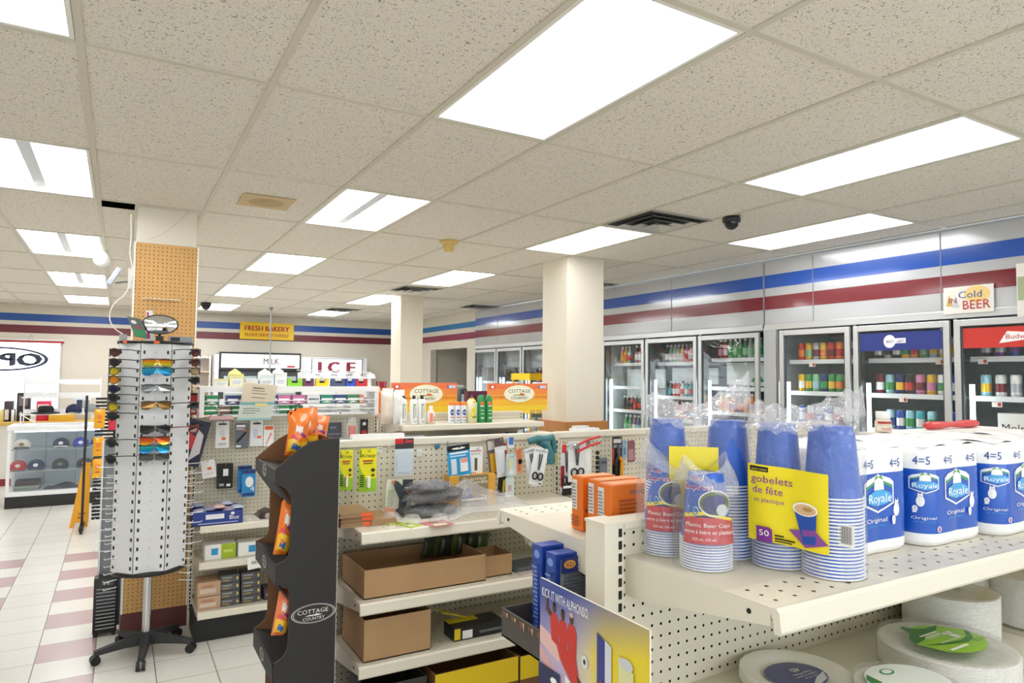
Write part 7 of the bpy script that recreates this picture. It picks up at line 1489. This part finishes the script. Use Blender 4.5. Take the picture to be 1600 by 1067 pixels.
def kd(x0, x1, y0, y1, zt, lab):
    carton('macaroni_box', lab, 'box', x0, x1, y0, y1, tz0+.005, zt, KB, [('r', .1, .06, .97, .94, mat('#9aa0ac', .4)), *lines(.14, .93, .1, .90, 20, mat('#5a6070', .5)), ('r', .08, .80, .42, .97, mat('#1a2f78', .4)), ('e', .25, .89, .12, .045, mat('#e8a33a', .4)), ('t', 'KD', .17, .865, .05, .16, mat('#1a2f78', .4))],
           [('e', .5, .9, .3, .045, mat('#6f93d6', .4))]+[('r', .22+.1*(k % 3), .08+.045*k, .74, .105+.045*k, mat('#6f8fd0', .4)) for k in range(16)])
kd(.875, 1.01, 1.305, 1.345, 1.243, 'front blue macaroni box with yellow letters in the dark tray'); kd(.873, 1.01, 1.36, 1.40, 1.25, 'rear blue macaroni box in the dark tray')
# poster
sx = .808; y1p, y0p, zt, zb = 1.262, .912, 1.213, .86
r = thing('poster_board', 'football themed poster board reading KICK IT WITH ALPHONSO on the gondola end', 'poster', (sx, 1.08, zb))
MB().b6(sx, sx+.004, y0p, y1p, zb, zt, mat('#e6e0d0', .6)).build('board', r, bevel=0)
m, nt, b, N = nodes_mat('poster_print'); L = nt.links.new; tc = N('ShaderNodeTexCoord'); sp = N('ShaderNodeSeparateXYZ'); L(tc.outputs['Object'], sp.inputs[0])
u_ = math_node(N, L, 'DIVIDE', math_node(N, L, 'SUBTRACT', y1p-1.08, sp.outputs['Y']), y1p-y0p); v_ = math_node(N, L, 'DIVIDE', sp.outputs['Z'], zt-zb)
n = N('ShaderNodeTexNoise'); n.inputs['Scale'].default_value = 9; n.inputs['Detail'].default_value = 4; L(tc.outputs['Object'], n.inputs['Vector'])
q = math_node(N, L, 'ADD', u_, math_node(N, L, 'MULTIPLY', math_node(N, L, 'SUBTRACT', n.outputs['Fac'], .5), .35))
cr = N('ShaderNodeValToRGB'); e = cr.color_ramp.elements; e[0].position = .25; e[0].color = srgb('#b9a9c9'); e[1].position = .62; e[1].color = srgb('#e6cf2a'); e2 = cr.color_ramp.elements.new(.48); e2.color = srgb('#d6c9a0'); L(q, cr.inputs[0])
c2 = N('ShaderNodeValToRGB'); g = c2.color_ramp.elements; g[0].position = .55; g[0].color = (0, 0, 0, 1); g[1].position = .9; g[1].color = (1, 1, 1, 1); L(math_node(N, L, 'SUBTRACT', v_, math_node(N, L, 'MULTIPLY', u_, .3)), c2.inputs[0])
mx = N('ShaderNodeMix', data_type='RGBA'); L(c2.outputs[0], mx.inputs[0]); L(cr.outputs[0], mx.inputs[6]); mx.inputs[7].default_value = srgb('#3a4f9c'); L(mx.outputs[2], b.inputs['Base Color']); b.inputs['Roughness'].default_value = .35
H_ = zt-zb; W_ = y1p-y0p; f = F_left(sx-.0006, y1p, zb); RJ = mat('#c8342a', .45); SK = mat('#5a3a2c', .6)
fig = []
for cx_, cy_, s, hc in ((.16, .80, 1.0, '#2a1a14'), (.25, .785, 1.0, '#2a1a14'), (.34, .79, 1.0, '#cfa9a0')):
    fig += [('p', [(cx_-.045, cy_-.02), (cx_-.03, cy_+.03), (cx_+.03, cy_+.03), (cx_+.05, cy_-.02), (cx_+.045, cy_-.15), (cx_-.03, cy_-.13)], RJ), ('e', cx_, cy_+.06, .019, .03, SK), ('e', cx_, cy_+.083, .018, .014, mat(hc, .7))]
fig = [('p', [(0, .72), (.1, .70), (.25, .62), (.2, .56), (0, .62)], mat('#e0b9b4', .5)), ('p', [(0, .60), (.3, .42), (.5, .22), (.44, .2), (.2, .38), (0, .54)], mat('#d9a7a4', .5))]+fig
fig += [('p', [(.12, .80), (.07, .83), (.08, .93), (.095, .93), (.095, .85), (.13, .83)], SK), ('p', [(.18, .68), (.38, .66), (.42, .52), (.34, .5), (.26, .56), (.22, .6)], RJ), ('p', [(.39, .56), (.43, .54), (.455, .46), (.425, .45)], SK), ('p', [(.28, .52), (.33, .50), (.34, .34), (.30, .34)], WHITE), ('e', .47, .66, .03, .036, mat('#d8dde0', .4)), ('e', .47, .66, .012, .015, TXT),
        ('p', [(.585, .86), (.69, .82), (.69, .3), (.585, .3)], mat('#2b3a86', .35)), ('p', [(.655, .84), (.71, .82), (.71, .3), (.655, .3)], mat('#d3d6dc', .3)), ('t', 'Bull', .61, .56, .06, .08, RED), ('p', [(.6, .48), (.68, .52), (.69, .44), (.62, .43)], RED), ('p', [(.77, .80), (.89, .75), (.89, .3), (.77, .3)], mat('#d8d7a0', .35)), ('e', .83, .775, .055, .03, mat('#c9cdd0', .3)), ('p', [(.84, .60), (.96, .57), (.96, .51), (.84, .54)], mat('#3a92c8', .5)),
        ('r', .0, .26, .23, .50, mat('#2a2f55', .5)), ('r', 0, 0, 1, .26, mat('#4a7a3a', .5)), ('p', [(.13, .44), (.15, .46), (.19, .46), (.21, .44), (.19, .42), (.19, .37), (.15, .37), (.15, .42)], WHITE), ('r', .12, .32, .21, .335, WHITE), ('r', .03, .32, .1, .335, WHITE)]
MB().art(f, [('r', 0, 0, 1, 1, m)]+fig+[('t', 'KICK IT WITH ALPHONSO.', .035, .905, .055, .48, WHITE)], W_, H_, lift=.00012).build('printed_front', r)
# ================================================================ along the back wall
def fridge():
    x0, x1, z0, z1 = 1.50, 2.885, 0, 2.0; y0 = 12.7
    r = thing('milk_cooler', 'wide dark milk cooler with lit white header against the back wall', 'cooler', (2.2, 13, 0)); BF = mat('#26282b', .4)
    MB().b6(x0-.07, x0, y0+.05, 13.38, 0, 1.98, mat('#dfe3e6', .4)).b6(x0, x1, y0+.04, 13.38, 0, 2.0, BF).build('cabinet', r)
    MB().b6(x0, x1, y0, y0+.04, 1.70, 2.02, BF).build('header_frame', r); MB().b6(x0+.03, x1-.03, y0-.006, y0, 1.745, 1.985, mat('#f3f5f6', .4, emit=.35)).build('header_panel', r)
    MB().art(F_front(x0, y0-.007, 1.745), [*[('t', 'MILK', .52+d_, .28, .46, .2, mat('#5a4a4a', .5)) for d_ in (-.002, 0, .002)], ('r', .82, .06, .92, .2, RED)], x1-x0, .24).build('lettering', r)
    for a, b_ in ((x0+.02, (x0+x1)/2-.01), ((x0+x1)/2+.01, x1-.02)):
        d = MB().b6(a, b_, y0+.02, y0+.04, .12, 1.68, mat('#3a3f42', .3)).build('door', r); MB().b6(a+.06, b_-.06, y0+.012, y0+.02, .2, 1.6, mat('#aab6b8', .2)).build('glass', d)
        MB().b6(b_-.05, b_-.03, y0-.01, y0+.012, .8, 1.2, CHROME).build('handle', d)
        for z in (.55, .95, 1.3): MB().b6(a+.08, b_-.08, y0+.008, y0+.012, z, z+.015, WHITE).build('shelf_edge', d)
fridge()
r = thing('ice_freezer', 'white ice freezer with red ICE letters on its lit sign', 'freezer', (3.55, 13, 0)); IW = mat('#e3e6e9', .4)
x0, x1 = 2.91, 4.18; MB().b6(x0, x1, 12.74, 13.38, 0, 1.62, IW).build('cabinet', r, bevel=.01); MB().b6(x0, x1, 12.85, 13.35, 1.62, 1.96, IW).build('sign_box', r, bevel=.006)
a, b_, z0, z1 = rect_y(488, 565, 563, 588, 12.84)[:4] if False else (*rect_y(488, 563, 565, 590, 12.84)[:2], 1.63, 1.93)
MB().b6(a-.02, b_+.02, 12.835, 12.85, z0-.0, z1+.015, mat('#8f969b', .4)).b6(a, b_, 12.828, 12.835, z0+.015, z1, mat('#f1f1f0', .4, emit=.2)).build('sign_panel', r)
MB().art(F_front(a, 12.8275, z0), [*[q for d_ in (-.02, -.01, 0, .01, .02) for q in (('t', 'I', .10+d_, .17, .68, .06, mat('#8e2741', .4)), ('t', 'C', .30+d_, .17, .68, .22, mat('#8e2741', .4)), ('t', 'E', .67+d_, .17, .68, .18, mat('#8e2741', .4)))], ('t', 'ICE', .72, .06, .09, .12, mat('#8e2741', .4))], b_-a, z1-z0).build('lettering', r)
for q in (0, 1): xm = x0+.02+q*(x1-x0)/2; d = MB().b6(xm, xm+(x1-x0)/2-.03, 12.72, 12.74, .15, 1.5, WHITE).build('door', r, bevel=.004); MB().b6(xm+.05, xm+.08, 12.69, 12.72, .7, 1.0, CHROME).build('handle', d)
# bakery sign
x0, x1, z0, z1 = 1.915, 2.885, 2.285, 2.605
r = thing('bakery_sign', 'yellow sign reading FRESH BAKERY over the back wall bands', 'sign', (2.4, 13.36, z0)); YS = mat('#f4c912', .45)
MB().b6(x0, x1, 13.36, 13.385, z0, z1, YS).build('panel', r); RDK = mat('#b5301f', .5)
MB().art(F_front(x0, 13.3595, z0), [*[('t', 'FRESH BAKERY', .075+d_, .5, .30, .83, RDK) for d_ in (-.004, -.002, 0, .002, .004, .006)], ('t', 'PLEASE SERVE YOURSELF', .085, .17, .2, .82, RDK), ('t', 'PLEASE SERVE YOURSELF', .087, .17, .2, .82, RDK)], x1-x0, z1-z0).build('lettering', r)
# white shelving at left of the milk cooler
x0, x1 = 1.08, 1.41; r = thing('white_bookcase', 'narrow white open shelving unit against the back wall beside the milk cooler', 'shelving', (1.2, 13.2, 0)); WS = mat('#e6e2dc', .5)
for x in (x0, x1-.03): MB().b6(x, x+.03, 13.05, 13.37, 0, 1.95, WS).build('side_panel', r)
MB().b6(x0, x1, 13.355, 13.37, 0, 1.95, WS).build('back_panel', r)
for z in (.3, .6, .9, 1.15, 1.42, 1.68, 1.93): MB().b6(x0+.03, x1-.03, 13.07, 13.355, z-.02, z, mat('#d9bfa0', .5) if z < 1.9 else WS).build('shelf', r)
c = PX(333, 562, 1, 13.36)
r = thing('telephone_handset', 'small dark plug-in unit with cord on the back wall', 'fixture', (c.x, 13.38, c.z)); MB().b6(c.x-.04, c.x+.04, 13.35, 13.396, c.z-.06, c.z+.06, mat('#4a4a48', .5)).build('body', r, bevel=.004); MB().cyl((c.x, 13.38, c.z-.06), (c.x, 13.38, c.z-.6), .006, BLACK, n=6).build('cord', r)
# red snack packs left of the gum rack, at the pillar's right edge
x0, x1, z0, z1 = rect_y(298, 614, 308, 648, 5.3)
# price rail / low freezer with white curved lid behind the banners
r = thing('chest_freezer', 'white rounded chest freezer lid behind the left banner', 'freezer', (4.0, 9.2, 0)); a, b_ = PX(662, 600, 1, 9.4).x, PX(722, 600, 1, 9.4).x
MB().rbox(a, b_, 9.3, 10.0, .0, 1.45, .06, WHITE).build('body', r); MB().rbox(a-.02, b_+.02, 9.28, 10.02, 1.452, 1.5, .06, mat('#e9ebec', .3)).build('lid', r)
# small dark monitor block beside it
a, b_, z0, z1 = rect_y(716, 608, 728, 640, 7.5)
single('card_reader', MB().rbox(a, b_, 7.45, 7.6, 1.05, z1, .02, mat('#2b2f33', .4)).b6(a+.02, b_-.02, 7.447, 7.451, z1-.2, z1-.06, mat('#9db4c4', .3)), ((a+b_)/2, 7.5, 1.05), 'dark machine standing between the two orange banners', 'machine')
single('machine_stand', MB().b6(a-.1, b_+.1, 7.4, 7.7, 0, 1.05, mat('#d9d4c6', .5)), ((a+b_)/2, 7.55, 0), 'cream pedestal under the dark machine behind the banners', 'pedestal')
